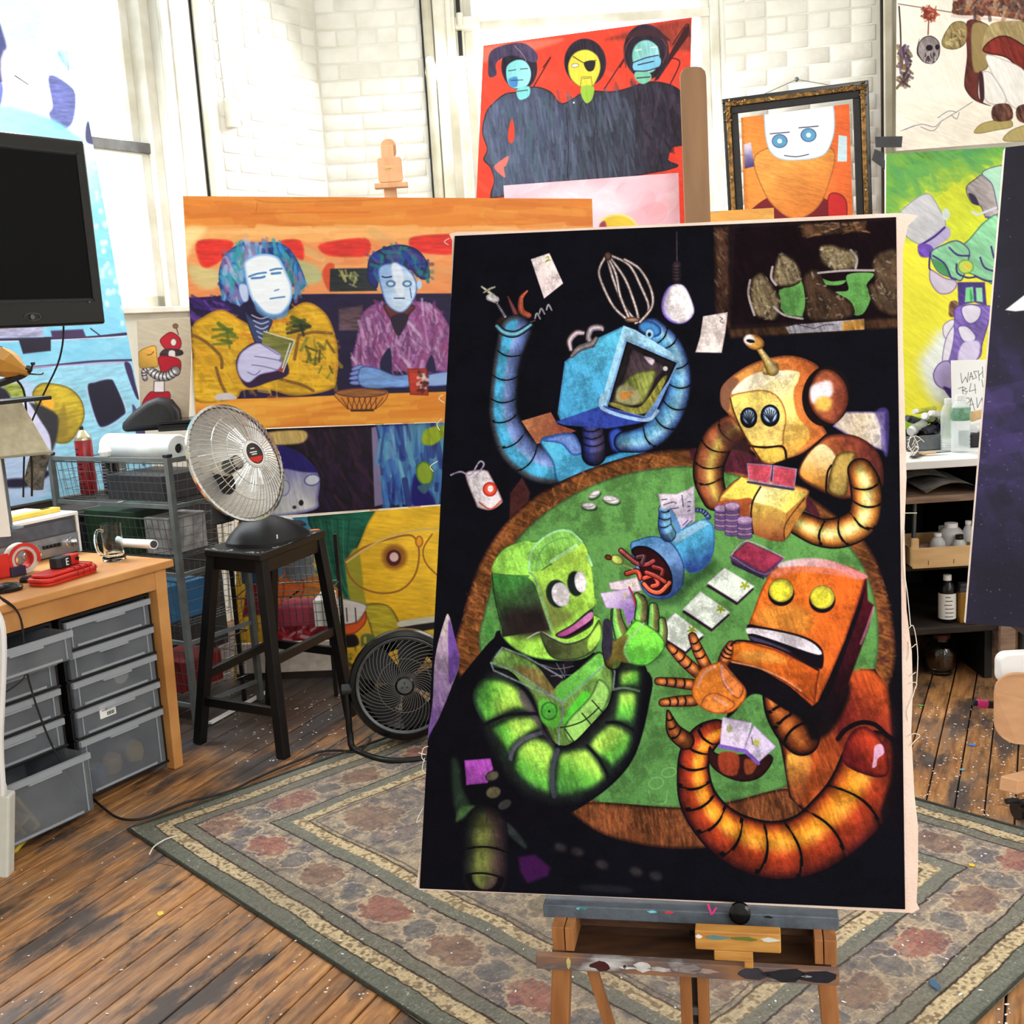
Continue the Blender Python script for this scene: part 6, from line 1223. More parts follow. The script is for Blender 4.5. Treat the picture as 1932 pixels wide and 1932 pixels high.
for k in range(3):
    mb=MB(TLC);mb.box((sR-1.88+k*.63,-.515,.09),(sR-1.27+k*.63,-.5,zc5-.04));dr=part('door',mb,MAT['black_matte'],lc,bevel=.003);mb=MB(TLC);mb.box((sR-1.31+k*.63,-.53,.45),(sR-1.30+k*.63,-.515,.57));part('handle',mb,MAT['steel'],dr)
mb=MB(TLC);mb.box((sR-1.86,-.46,0),(sR-.04,-.08,.06));part('plinth',mb,MAT['dark'],lc)
P6=PT([(912,86),(1305,33),(1290,640),(884,690)],1100,450,5.5,10,6,620,(222,66,46),.7)
picture('painting','red painting of three dark-coated figures standing against the bright center window',P6,art_trio,thick=.025)
P7=PT([(950,350),(1280,326),(1300,960),(990,980)],1100,500,5.15,4,6,480,(240,176,186),.8)
picture('painting','pale pink painting peeking above the card table painting, in front of the red one',P7,art_pink,thick=.03)
def art_scrap(p):p.strokes([(1330,390),(1460,390),(1460,560),(1330,560)],[(232,160,60),(150,156,150),(240,190,90),(226,130,50)],60,26,10,8,16,.8)
P8=PT([(1337,399),(1460,392),(1482,1172),(1352,1192)],1400,560,5.6,5,8,420,(220,160,80))
picture('painting','sliver of an orange and grey canvas between the tan board and the gilt frame',P8,art_scrap,thick=.02)
# framed portrait hung on a wire
FN=nrm(14,-4);FP0=aty(1500,180,6.78)
fc=[(1362,188),(1638,152),(1655,560),(1380,600)]
f3=[onplane(x,y,FP0,FN)for x,y in fc];fx=f3[1]-f3[0];fx/=np.linalg.norm(fx);fz=f3[0]-f3[3];fz-=fx*(fz@fx);fh=np.linalg.norm(fz);fz/=fh;fw=np.linalg.norm(f3[1]-f3[0])
TF=frame(f3[0],fx,FN,np.cross(fx,FN));ZS=1 if V3(TF.col[2][:3]).dot(V3(fz))>0 else-1
def fbox(mb,x0,x1,h0,h1,d0,d1):return mb.box((x0,d0,min(-h0*ZS,-h1*ZS)),(x1,d1,max(-h0*ZS,-h1*ZS)))
fr=thing('framed_painting','orange robot bust portrait in an ornate black and gilt frame hanging on the white brick','framed painting',tuple(f3[3]))
PF=Paint([(1398,222),(1602,196),(1614,560),(1412,590)],FP0-FN*.006,FN,620,(226,140,60));PF.lw=.7
art_portrait(PF)
c3=[V3(c)for c in PF.c3];mb=MB();mb.grid(lambda u,v:(c3[0]*(1-u)+c3[1]*u)*(1-v)+(c3[3]*(1-u)+c3[2]*u)*v,6,6)
o=part('painted_face',mb,imgmat('portrait_artwork',PF,.45),fr);uvl=o.data.uv_layers.new(name='uv');og=wloc(o)
for lp in o.data.loops:
    q=o.data.vertices[lp.vertex_index].co+og-c3[0];uvl.data[lp.index].uv=((q.dot(V3(PF.ex))-PF.lo[0])/(PF.hi[0]-PF.lo[0]),1-(q.dot(V3(PF.ey))-PF.lo[1])/(PF.hi[1]-PF.lo[1]))
def fprof(o0,o1,d0,d1,m,nm,lab=None):
    mb=MB(TF)
    for(x0,x1,h0,h1)in((o0,fw-o0,o0,o1),(o0,fw-o0,fh-o1,fh-o0),(o0,o1,o1,fh-o1),(fw-o1,fw-o0,o1,fh-o1)):fbox(mb,x0,x1,h0,h1,d0,d1)
    return part(nm,mb,m,fr,bevel=.004,label=lab)
gilt=mat('rubbed_gilt',(150,112,56),(60,42,22),40,.35,metal=.7,bump=.6,bs=90,c3=(196,162,96),thr=(.32,.6))
fprof(0,.026,-.03,.03,MAT['black_gloss'],'outer_moulding');fprof(.02,.046,-.02,.042,gilt,'gilt_moulding','rubbed gilt moulding');fprof(.046,.086,-.012,.022,MAT['black_matte'],'inner_liner')
for(cx,ch)in((0,0),(fw,0)):
    mb=MB();rg=random.Random(int(cx*10))
    for k in range(26):
        t=rg.random()*.15;sd=rg.random()<.5;x=(t if sd else rg.uniform(.01,.05));h=(rg.uniform(.01,.05)if sd else t);x=x if cx==0 else fw-x
        mb.lathe([(0,-.006),(.006,-.002),(.007,.003),(0,.007)],7,TF@Matrix.Translation((x,.044,-h*ZS))@Matrix.Rotation(pi/2,4,'X'))
    part('gilt_corner_leafwork',mb,gilt,fr,smooth=True)
nl=onplane(1503,150,FP0-FN*.04,FN);mb=MB()
for p_ in((1440,178),(1562,160)):mb.tube([nl,onplane(p_[0],p_[1],FP0-FN*.02,FN)],.002,6)
part('hanging_wire',mb,MAT['wire'],fr);mb=MB();mb.cyl(nl-FN*.05,nl+FN*.012,.006);mb.lathe([(.013,0),(.013,.006),(.004,.01)],12,frame(nl+FN*.005,fx,None,tuple(FN)));solo('nail',mb,MAT['steel'],'nail in the white brick that holds the wire of the gilt frame','nail')
# papers and canvases on the right
P10=PT([(1692,-70),(1990,-70),(1990,262),(1690,285)],1690,285,6.62,12,0,520,(240,232,218),.8)
# lower left corner of the hanging sheet is curled
picture('hanging_canvas','white sheet painted with a robed man and dangling skull, top right corner',P10,art_man,thick=.002,rough=.7,wav=.004)
P11=PT([(1672,290),(1897,277),(1866,834),(1668,840)],1760,836,5.12,6,6,520,(150,190,60),.8)
picture('painting','green and yellow painting of a hooded figure standing at the back of the workbench',P11,art_green,thick=.02)
P12=Paint([(1897,278),(2240,240),(2200,1205),(1822,1176)],aty(1822,1178,3.25),nrm(14,8),560,(36,31,60));P12.lw=1
picture('painting','dark purple starry canvas with a white wedge at the right edge of the view',P12,art_purple,thick=.035,rough=.6)
P13=PT([(258,604),(364,598),(356,800),(266,800)],300,795,4.95,-6,4,640,(176,166,146),.7)
picture('painting','small beige painting of a red robot holding a yellow block, behind the wire rack',P13,art_redbot,thick=.02)
P14=PT([(1794,680),(1870,678),(1863,842),(1797,844)],1830,843,5.0,6,6,700,(240,240,240),.8,tex=0)
picture('handwritten_sign','white paper sign handwritten WASH B4, standing behind the water bottles',P14,art_note,thick=.001,rough=.8,cat='sign',facename='written_face',backname='paper_sheet')
# white stretched canvases lying on the floor behind the stool
def flat(name,pts,z0,z1,m,label,cat,**k):
    mb=MB();a=[onfloor(x,y,z0)for x,y in pts];n=len(a);vs=a+[(q[0],q[1],z1)for q in a]
    mb.add(vs,[tuple(range(n)),tuple(range(n,2*n))[::-1]]+[(i,(i+1)%n,n+(i+1)%n,n+i)for i in range(n)]);return solo(name,mb,m,label,cat,**k)
q0,q1=onfloor(448,1284),onfloor(652,1276);mb=MB();ex_=(q1-q0)/np.linalg.norm(q1-q0);T_=frame(q0,ex_,(-ex_[1],ex_[0],0))
Lw=float(np.linalg.norm(q1-q0));mb=MB(T_);mb.box((0,0,.03),(Lw,.02,.17));bc=thing('blank_canvas','blank white stretched canvas on its side on the floor behind the black stool','canvas',tuple(q0));part('stretched_cloth',mb,MAT['canvas_edge'],bc,bevel=.003)
mb=MB(T_);mb.box((0,-.001,0),(Lw,.03,.03));part('stretcher_bar',mb,MAT['darkwood'],bc)
# tape that fixes the sheets
def tape(pts,Y,label):
    P0=aty(pts[0][0],pts[0][1],Y);n=nrm(12,0);mb=MB();a=[onplane(x,y,P0,n)for x,y in pts];b_=[q-n*.002 for q in a];k=len(a)
    mb.add(a+b_,[tuple(range(k)),tuple(range(k,2*k))[::-1]]+[(i,(i+1)%k,k+(i+1)%k,k+i)for i in range(k)]);return solo('tape_strip',mb,MAT['ducttape'],label,'tape')
tape([(1651,258),(1703,257),(1701,278),(1652,278)],6.58,'black tape strip across the cream pole, upper of the two')
tape([(1650,281),(1666,287),(1668,302),(1698,306),(1697,322),(1670,320),(1645,302)],6.57,'creased black tape strip wrapped round the cream pole, lower of the two')
# ---- middle easel with its clamp and the tan board post
be=thing('studio_easel','beech easel mast with a top clamp rising behind the wide orange painting','easel',tuple(onfloor(760,1330)))
e0=aty(735,350,5.42);ex_,ey_=e0[0],e0[1]
def bb(x0,y0,x1,y1,Y,d,r=0):
    a=aty(x0,y1,Y);b2=aty(x1,y0,Y);mb=MB();w=b2[0]-a[0];h=b2[2]-a[2]
    mb.prism(rrect(0,0,w,h,r,5)if r else[(w,h),(0,h),(0,0),(w,0)],-d,0,frame((a[0],a[1],a[2]),(1,0,0),(0,0,1)));return mb
mb=MB();mb.beam((ex_,ey_+.03,.05),(ex_,ey_+.03,2.36),.06,.03);part('mast',mb,MAT['beech'],be,bevel=.003)
part('mast_top',bb(720,261,746,300,5.44,.02,.03),MAT['beech'],be,bevel=.002);part('clamp_plate',bb(714,295,757,345,5.42,.02,.014),MAT['beech'],be,bevel=.003);part('clamp_jaw',bb(706,342,769,356,5.38,.05),MAT['beech'],be,bevel=.004)
mb=MB();qk=aty(735,316,5.39);mb.cyl((qk[0],qk[1]+.02,qk[2]),(qk[0],qk[1]-.02,qk[2]),.004);mb.box((qk[0]-.018,qk[1]-.022,qk[2]-.005),(qk[0]+.018,qk[1]-.016,qk[2]+.005));part('wing_screw',mb,mat('brass_screw',(196,168,110),rough=.35,metal=.8),be)
for sx in(-.3,.34):
    mb=MB();mb.beam((ex_+sx,ey_+.1,.0),(ex_+sx*.3,ey_+.03,1.4),.04,.03);part('leg',mb,MAT['beech'],be)
mb=MB();mb.box((ex_-.4,ey_-.1,1.155),(ex_+.4,ey_+.02,1.185));part('ledge',mb,MAT['beech'],be)
tb=thing('board_post','tall tan board with a rounded top standing right of the red painting','wooden board',(aty(1316,420,4.95)[0],4.95,0))
a=aty(1293,420,4.95);b2=aty(1341,420,4.95);zt=aty(1316,125,4.95)[2];w=b2[0]-a[0];wt=w*.93
mb=MB();out=[(w,0),(w,zt-.04),(w-.004,zt-.02),(w-.02,zt-.004),(w-.04,zt),(.03,zt),(.012,zt-.008),(.0,zt-.03),(0,0)]
mb.prism(out,-.02,0,frame((a[0],a[1],0),(1,0,0),(0,0,1)));part('board',mb,MAT['tanboard'],tb,bevel=.002)
# ------------------------------------------------------------------ desk and what stands on it
DO=np.array([-1.283,4.017,0]);DU=np.array([-.5278,-.8494,0]);DV=np.array([-.8494,.5278,0])
TD=frame(DO,DU,DV,(0,0,1));ZD=.775
def D(u,v,z):return DO+DU*u+DV*v+np.array([0,0,z])
def TDm(u,v,z,rot=0):return frame(D(u,v,z),DU,DV)@Matrix.Rotation(radians(rot),4,'Z')
def onD(px,py,z):
    q=onfloor(px,py,z);r_=q-DO;return float(r_@DU),float(r_@DV)
desk=thing('desk','light pine desk with a square leg, holding the stereo and lamp at the left edge','desk',tuple(DO))
mb=MB(TD);mb.box((-.07,-.03,ZD-.028),(1.75,.66,ZD));part('desk_top',mb,MAT['desk'],desk,bevel=.005)
for(u,v)in((-.012,0),(1.6,0),(-.012,.6),(1.6,.6)):
    a=[D(u,v,0),D(u,v,ZD-.028)];mb=MB();mb.beam(D(u-.006,v+.025,0),D(u-.014,v+.025,ZD-.028),.042,.042,up=tuple(DU),w2=.06,d2=.05);part('leg',mb,MAT['desk'],desk,bevel=.003)
mb=MB(TD);mb.box((-.01,0,ZD-.10),(1.6,.022,ZD-.028));part('apron',mb,MAT['desk'],desk,bevel=.002)
mb=MB(TD);mb.box((-.03,.05,ZD-.10),(-.01,.6,ZD-.028));part('apron',mb,MAT['desk'],desk)
def drawer_tower(u0,u1,label,pulls,content):
    t=thing('drawer_tower',label,'drawer unit',tuple(D((u0+u1)/2,.02,0)),'plastic drawer towers under the desk')
    zt=.665;w=u1-u0;b=.03;mb=MB(TD)
    zs=[b+.008,b+.216,b+.318,b+.42,b+.522,zt-.008]
    mb.box((u0,.03,zt-.012),(u1,.40,zt));mb.box((u0,.03,b),(u0+.012,.40,zt));mb.box((u1-.012,.03,b),(u1,.40,zt));mb.box((u0,.39,b),(u1,.40,zt))
    for z in zs[:-1]:mb.box((u0,.022,z-.008),(u1,.40,z))
    part('frame',mb,MAT['black_paint'],t,bevel=.002)
    for i in range(5):
        z0,z1=zs[i]+.002,zs[i+1]-.010;pl=pulls.get(i,0);a,c=u0+.016,u1-.016;v0=.022-pl;th=.004
        mb=MB(TD);mb.box((a,v0,z0),(c,v0+th,z1));mb.box((a,v0,z0),(a+th,v0+.34,z1));mb.box((c-th,v0,z0),(c,v0+.34,z1));mb.box((a,v0+.336,z0),(c,v0+.34,z1));mb.box((a,v0,z0),(c,v0+.34,z0+th))
        d_=part('drawer',mb,MAT['frost'],t)
        mb=MB(TD);hh=.018;mb.box((a-.003,v0-.012,z1-hh),(c+.003,v0,z1+.002));m_=(a+c)/2;mb.box((a+.02,v0-.003,z0+.005),(a+.024,v0,z1-hh));mb.box((c-.024,v0-.003,z0+.005),(c-.02,v0,z1-hh));mb.box((m_-.06,v0-.016,z1-hh-.006),(m_+.06,v0-.004,z1-hh));mb.box((a+.04,v0-.0025,z0+.004),(c-.04,v0,z0+.012))
        part('handle_lip',mb,MAT['frost2'],d_)
    return t,zs
tR,zs=drawer_tower(.008,.39,'black tower of five frosted drawers beside the desk leg, all closed',{},0)
tL,_=drawer_tower(.415,.79,'black tower of frosted drawers at the left edge, top and bottom drawers pulled out',{4:.10,0:.11},0)
def inside(name,mb,m,label,cat):return solo(name,mb,m,label,cat)
mb=MB(TD);mb.lathe([(0,-.006),(.03,-.004),(.033,0),(.03,.004),(0,.006)],18,TDm(.155,.035,.045+.30,0).inverted()@TDm(.155,.035,.345)if False else Matrix.Translation((.165,.034,.408))@Matrix.Rotation(pi/2,4,'X'));solo('round_lid',mb,MAT['white_plastic'],'white round lid seen through the middle frosted drawer','lid',smooth=True)
mb=MB(TD);mb.box((.215,.020,.285),(.285,.0215,.33));lb=thing('price_sticker','white printed sticker with a barcode on the fourth drawer','sticker',tuple(D(.25,.02,.28)))
mb=MB(TD);mb.box((.215,.0195,.285),(.282,.0212,.332));part('paper',mb,MAT['paper'],lb);mb=MB(TD)
for i in range(9):mb.box((.222+i*.0035,.019,.29),(.2235+i*.0035+(i%3)*.0006,.0195,.303))
for i in range(3):mb.box((.222,.019,.31+i*.007),(.272-i*.01,.0195,.3125+i*.007))
part('print',mb,MAT['ink'],lb)
rg=random.Random(3)
for(u,v,z,r_,m,nm,lab,cat)in((.12,.07,.10,.034,'yellow','bottle_cap','pale round cap on the right of the big bottom drawer','cap'),(.20,.10,.08,.04,'crate','paper_bundle','tan crumpled bundle in the big bottom drawer beside the sticker tower','bundle'),(.275,.08,.07,.03,'blue','paint_pot','blue pot at the left of the big closed bottom drawer','pot')):
    mb=MB(TD@Matrix.Translation((u,v,z)));mb.lathe([(0,-.03),(r_*.8,-.026),(r_,0),(r_*.85,.03),(r_*.3,.045),(0,.046)],12);solo(nm,mb,MAT[m],lab,cat,smooth=True)
mb=MB(TD@Matrix.Translation((.60,-.045,.05))@Matrix.Rotation(.5,4,'Y'));
for q in((0,0),(.05,0),(0,.05)):mb.box((q[0],0,q[1]),(q[0]+.09,.07,q[1]+.012));mb.box((q[0],0,q[1]),(q[0]+.012,.07,q[1]+.09))
solo('wooden_blocks',mb,MAT['yellow'],'yellow wooden frame piece inside the pulled out bottom drawer','wood piece',bevel=.002)
# ---- television on its pole stand
VO=aty(180,440,3.9);VOf=np.array([VO[0],VO[1],0]);TN=np.array([.8494,-.5278,0])
def ontv(px,py):q=onplane(px,py,VOf,TN);return float((q-VOf)@DU),q[2]
_,zt=ontv(180,268);_,zb=ontv(176,612);zs_0=ontv(98,750)[1];TT=frame(VOf,DU,DV);Wt=1.16
tv=thing('television','large black flat television at the left edge in front of the light blue painting','television',(VO[0],VO[1],zb))
mb=MB(TT);fz_=.075
mb.box((0,0,zb),(Wt,.07,zt));part('casing',mb,MAT['black_gloss'],tv,bevel=.008)
mb=MB(TT);mb.box((.045,-.002,zb+.085),(Wt-.045,.001,zt-.05));part('screen',mb,mat('dark_screen_glass',(4,5,7),rough=.3,spec=.12),tv)
mb=MB(TT); 
for(a,b2,c,d)in((.035,Wt-.035,zb+.075,zb+.082),(.035,Wt-.035,zt-.047,zt-.040),(.035,.042,zb+.075,zt-.04),(Wt-.042,Wt-.035,zb+.075,zt-.04)):mb.box((a,-.004,c),(b2,0,d))
part('screen_rim',mb,MAT['black_matte'],tv)
ul,zl=ontv(60,598);mb=MB(TT);mb.tube([(ul+.03*cos(t),-.002,zl+.012*sin(t))for t in np.linspace(0,5.6,8)],.0012,4,smooth=2);mb.lathe([(0,0),(.008,0),(.008,.003)],10,Matrix.Translation((ul,-.001,zl))@Matrix.Rotation(pi/2,4,'X'));part('emblem',mb,MAT['steel'],tv)
mb=MB(TT);mb.box((.055,-.004,zb+.07),(.062,0,zb+.078));part('indicator',mb,MAT['steel'],tv)
dw=float((VOf-C0)@LN)-.035;zm=(zb+zt)/2
st=thing('television_mount','black wall mount arm of the television with a narrow shelf bar hanging below','wall mount',tuple(VOf+DU*.62+DV*.2+np.array([0,0,zb])))
mb=MB(TT);mb.box((.58,.085,zm-.03),(.64,dw,zm+.03));part('arm',mb,MAT['black_paint'],st,bevel=.004);mb=MB(TT);mb.box((.45,dw,zm-.15),(.77,dw+.02,zm+.15));part('wall_plate',mb,MAT['black_paint'],st)
mb=MB(TT);mb.box((.58,.102,zs_0),(.64,.12,zm));part('drop_bracket',mb,MAT['black_paint'],st)
us,zs_=ontv(98,750);mb=MB(TT);mb.box((us,.0,zs_-.006),(.95,.12,zs_+.006));part('shelf_bar',mb,MAT['black_paint'],st,bevel=.002)
mb=MB(TT);mb.box((.5,.07,zb+.1),(.75,.1,zt-.15));part('mount_plate',mb,MAT['black_paint'],st)
# cables from the television
def px_tube(name,pts,Y,r,m,label,cat,n=6,**k):
    mb=MB();mb.tube([aty(x,y,Y if len(p_)<3 else p_[2])for p_ in pts for x,y in[p_[:2]]],r,n);return solo(name,mb,m,label,cat,smooth=True,**k)
px_tube('cable',[(120,615,3.95),(118,650,3.95),(108,690,3.96),(84,740,3.97),(60,795,3.98),(50,820,3.98),(46,850,3.99),(44,938,4.0)],3.9,.0035,MAT['black_matte'],'black cable hanging from the television corner in a long diagonal','cable')
px_tube('cable',[(30,715,3.8),(44,735,3.85),(49,770,3.9),(50,800,3.93),(54,830,3.95),(60,880,3.97),(60,936,3.98)],3.9,.004,MAT['black_matte'],'thicker black cable curving down behind the lamp shade','cable')
# wooden horn shaped piece on the shelf bar
hp=thing('wooden_horn','faceted yellow-brown wooden horn shape on a black clamp above the lamp','ornament',tuple(aty(30,735,3.78)))
a,b2=aty(-12,676,3.8),aty(52,702,3.76);ax=V3(b2-a);Q=ax.to_track_quat('Z','Y').to_matrix().to_4x4();Q.translation=V3(a)
mb=MB();mb.lathe([(.046,0),(.05,.03),(.042,.07),(.018,.115),(.012,.14)],7,Q);part('horn_body',mb,mat('yellow_brown_wood',(196,140,56),(170,112,40),8,.5),hp)
mb=MB();mb.lathe([(.047,-.02),(.049,0)],7,Q);part('dark_collar',mb,MAT['dark'],hp)
mb=MB();mb.tube([aty(-14,728,3.8),aty(20,716,3.79),aty(44,706,3.77),aty(56,694,3.76)],.012,6);mb.tube([aty(44,704,3.77),aty(64,706,3.76),aty(78,706,3.75),aty(82,703,3.75)],.0025,6);part('clamp',mb,MAT['black_matte'],hp);mb=MB();q=aty(62,686,3.76);mb.lathe([(0,-.006),(.007,-.004),(.007,.004),(0,.006)],10,Matrix.Translation(V3(q)));mb.tube([q,aty(58,700,3.76)],.003,5);part('peg',mb,MAT['black_matte'],hp)
# ---- stereo receiver
ur,vr=onD(152,1040,ZD);vr=max(vr,.2);sr0=ur
rc_=thing('stereo_receiver','silver stereo receiver with knobs standing on the desk','receiver',tuple(D(ur+.2,vr,ZD)))
TRc=TDm(ur,vr,ZD,0);hr=.155;wr_=.46
mb=MB(TRc);mb.box((0,.004,.006),(wr_,.3,hr-.002));part('cabinet',mb,MAT['steel'],rc_,bevel=.002);mb=MB(TRc);mb.box((-.006,-.006,hr-.012),(wr_+.006,.31,hr));mb.box((-.006,-.004,0),(.004,.31,hr-.01));part('white_shell',mb,MAT['white_plastic'],rc_,bevel=.002)
mb=MB(TRc);mb.box((.006,-.004,.006),(wr_,.005,.078));part('control_panel',mb,MAT['silver'],rc_);mb=MB(TRc);mb.box((.02,-.002,.085),(wr_-.02,.005,.133));part('display',mb,mat('tuner_glass',(70,74,84),(90,94,106),30,.3),rc_)
for i,(x,z,r_)in enumerate(((.045,.045,.017),(.20,.030,.014),(.235,.030,.014),(.30,.03,.015),(.36,.03,.012),(.41,.03,.015))):
    mb=MB(TRc@Matrix.Translation((x,-.004,z))@Matrix.Rotation(pi/2,4,'X'));mb.lathe([(r_*1.15,0),(r_*1.15,.004),(r_,.005),(r_*.9,.022),(0,.023)],20);part('knob',mb,MAT['chrome'],rc_,smooth=True)
for i in range(5):
    mb=MB(TRc);mb.box((.09+i*.016,-.014,.04),(.101+i*.016,-.004,.052));part('push_button',mb,MAT['black_matte'],rc_,bevel=.001)
for i in range(3):
    mb=MB(TRc);mb.cyl((.19+i*.02,-.004,.055),(.19+i*.02,-.018,.06),.0025);part('toggle',mb,MAT['chrome'],rc_)
# yellow spirit level / stick on the receiver
mb=MB(TRc@Matrix.Translation((.02,.06,hr))@Matrix.Rotation(radians(-4),4,'Z'));mb.box((0,0,0),(.5,.045,.018));ys=thing('yellow_level','yellow wooden level lying on top of the silver receiver','level',tuple(D(ur+.2,vr+.08,ZD+hr)));part('bar',mb,MAT['yellow'],ys,bevel=.002)
mb=MB(TRc@Matrix.Translation((.05,.075,hr+.018))@Matrix.Rotation(radians(-4),4,'Z'));mb.box((0,0,0),(.04,.018,.001));part('vial_window',mb,MAT['amber'],ys)
# ---- table lamp
lq=aty(24,935,3.93);lx,ly=lq[0],lq[1]
lp_=thing('table_lamp','small table lamp with a beige square shade on a grey metal column','lamp',(lx,ly,ZD+.17))
def at3(px,py,Y=3.93):q=aty(px,py,Y);return q
z_s0,z_s1=at3(24,855)[2],at3(24,757)[2]
mb=MB(Matrix.Translation((lx-.03,ly,0))@Matrix.Rotation(radians(28),4,'Z'));r0,r1=.15,.085
mb.add([(-r0,-r0,z_s0),(r0,-r0,z_s0),(r0,r0,z_s0),(-r0,r0,z_s0),(-r1,-r1,z_s1),(r1,-r1,z_s1),(r1,r1,z_s1),(-r1,r1,z_s1)],[(0,1,5,4),(1,2,6,5),(2,3,7,6),(3,0,4,7)]);part('lamp_shade',mb,MAT['shade'],lp_)
mb=MB(Matrix.Translation((lx-.03,ly,0))@Matrix.Rotation(radians(28),4,'Z'))
for z,r_ in((z_s0,r0+.003),(z_s1,r1+.002)):mb.tube([(-r_,-r_,z),(r_,-r_,z),(r_,r_,z),(-r_,r_,z)],.005,6,closed=True,smooth=0)
part('shade_trim',mb,mat('shade_trim',(150,144,122),rough=.8),lp_)
mb=MB(Matrix.Translation((lx-.03,ly,0)));zb2=ZD+.16;mb.lathe([(.05,zb2),(.05,zb2+.008),(.02,zb2+.014),(.016,zb2+.02),(.016,z_s0+.05),(.008,z_s0+.06),(.008,z_s1-.01)],16);part('column',mb,MAT['steel'],lp_,smooth=True)
# white thing left of lamp: upright white board edge
mb=MB();a=at3(-12,935,3.8);mb.box((a[0]-.03,a[1],ZD+.16),(a[0]+.035,a[1]+.01,at3(3,800,3.8)[2]));solo('white_card',mb,MAT['paper'],'white upright card at the left frame edge beside the lamp column','card')
# foil pouch behind the lamp
mb=MB();pts=[(58,855),(92,858),(80,900),(78,925),(60,925),(45,905)];a=[aty(x,y,4.1)for x,y in pts];n_=6
mb.add(a+[q+np.array([0,.02,0])for q in a],[tuple(range(6)),tuple(range(6,12))[::-1]]+[(i,(i+1)%6,6+(i+1)%6,6+i)for i in range(6)]);solo('foil_pouch',mb,mat('crinkled_foil',(150,148,140),(70,70,66),50,.35,metal=.6,bump=.8,bs=60),'crumpled silver foil pouch standing behind the receiver','pouch')
# ---- small things on the desk
def desk_at(px,py,z=ZD):u,v=onD(px,py,z);return u,v
# black round pot
u,v=desk_at(92,1050);pot=MB(TDm(u,v+.03,ZD));pot.lathe([(.05,0),(.052,.01),(.052,.055),(.046,.06),(.044,.058),(.044,.02),(0,.02)],28);solo('black_dish',pot,MAT['black_gloss'],'round black dish behind the red tape measure','dish',smooth=True)
# red soft case
cs=thing('red_case','red ribbed soft case lying flat on the desk under the tape measure','case',tuple(D(*desk_at(125,1083),ZD)))
u,v=desk_at(191,1078);T_=TDm(u-.005,v+.0,ZD,-9)
mb=MB(T_);out=rrect(0,0,.25,.11,.035,6);mb.prism(rrect(.004,.004,.246,.106,.032,6),0,.012);mb.prism(out,.012,.026);mb.prism(rrect(.012,.012,.238,.098,.03,6),.026,.038);part('shell',mb,MAT['red'],cs,bevel=.009,seg=3,smooth=True)
mb=MB(T_)
for i in range(4):
    x=.03+i*.028;mb.tube([(x,-.001,.008),(x,0,.03),(x,.014,.0385),(x,.096,.0385),(x,.111,.03)],.0013,5,smooth=0)
mb.tube([(.0,.03,.019),(.03,-.001,.019),(.22,-.001,.019),(.25,.03,.019)],.0014,5,smooth=0);part('rib_seams',mb,mat('dark_red_seam',(110,20,16),rough=.6),cs)
# tape measure on it
tm=thing('tape_measure','red and black tape measure with a white letter, on the red case','tape measure',tuple(D(u+.1,v+.05,ZD+.04)))
T_=TDm(u+.045,v+.045,ZD+.039,-14)
mb=MB(T_);mb.prism(rrect(0,0,.05,.045,.008),0,.034);part('red_body',mb,MAT['red'],tm,bevel=.004);mb=MB(T_);mb.prism([(.045,-.002),(.10,-.002),(.108,.01),(.108,.04),(.045,.047)],0,.036);part('black_body',mb,MAT['black_matte'],tm,bevel=.004);mb=MB(T_);mb.box((.01,-.003,.012),(.022,.002,.024));mb.box((.006,-.003,.016),(.026,.002,.020));part('black_mark',mb,MAT['ink'],tm)
mb=MB(T_);x=.072
for b_ in((0,.018,.002),(0,.003,.024)):pass
mb.box((x,-.004,.006),(x+.003,-.001,.03)); 
for z in(.006,.0165,.027):mb.box((x-.009,-.004,z),(x+.001,-.001,z+.003))
part('white_letter',mb,MAT['paper'],tm)
# tape dispenser roll
dp=thing('packing_tape_dispenser','red and white packing tape dispenser on the desk near the remote','tape dispenser',tuple(D(*desk_at(30,1082),ZD)))
u,v=desk_at(44,1082);T_=TDm(u,v-.0,ZD+.055,12)@Matrix.Rotation(pi/2,4,'X')
mb=MB(T_);mb.lathe([(.033,-.024),(.053,-.024),(.053,.024),(.033,.024),(.033,-.024)],30,caps=False);part('tape_roll',mb,mat('cream_tape',(206,200,190),(190,184,174),30,.4),dp,smooth=True)
mb=MB(T_);mb.lathe([(.030,-.026),(.0335,-.026),(.0335,.026),(.030,.026),(.030,-.026)],30,caps=False);mb.lathe([(.045,.024),(.056,.024),(.056,.03),(.045,.03),(.045,.024)],30,a0=-30,a1=200,caps=False)
mb.box((.03,-.055,-.026),(.13,-.047,.03));mb.box((.055,-.055,.024),(.13,.03,.03));part('red_frame',mb,MAT['red'],dp,smooth=False)
mb=MB(TDm(desk_at(38,1086)[0],desk_at(38,1086)[1],ZD,6));mb.box((-.02,-.01,0),(.035,.03,.034));solo('purple_box',mb,mat('dark_purple_card',(44,36,62),rough=.6),'small dark purple box between the tape dispenser and the red case','box',bevel=.003)
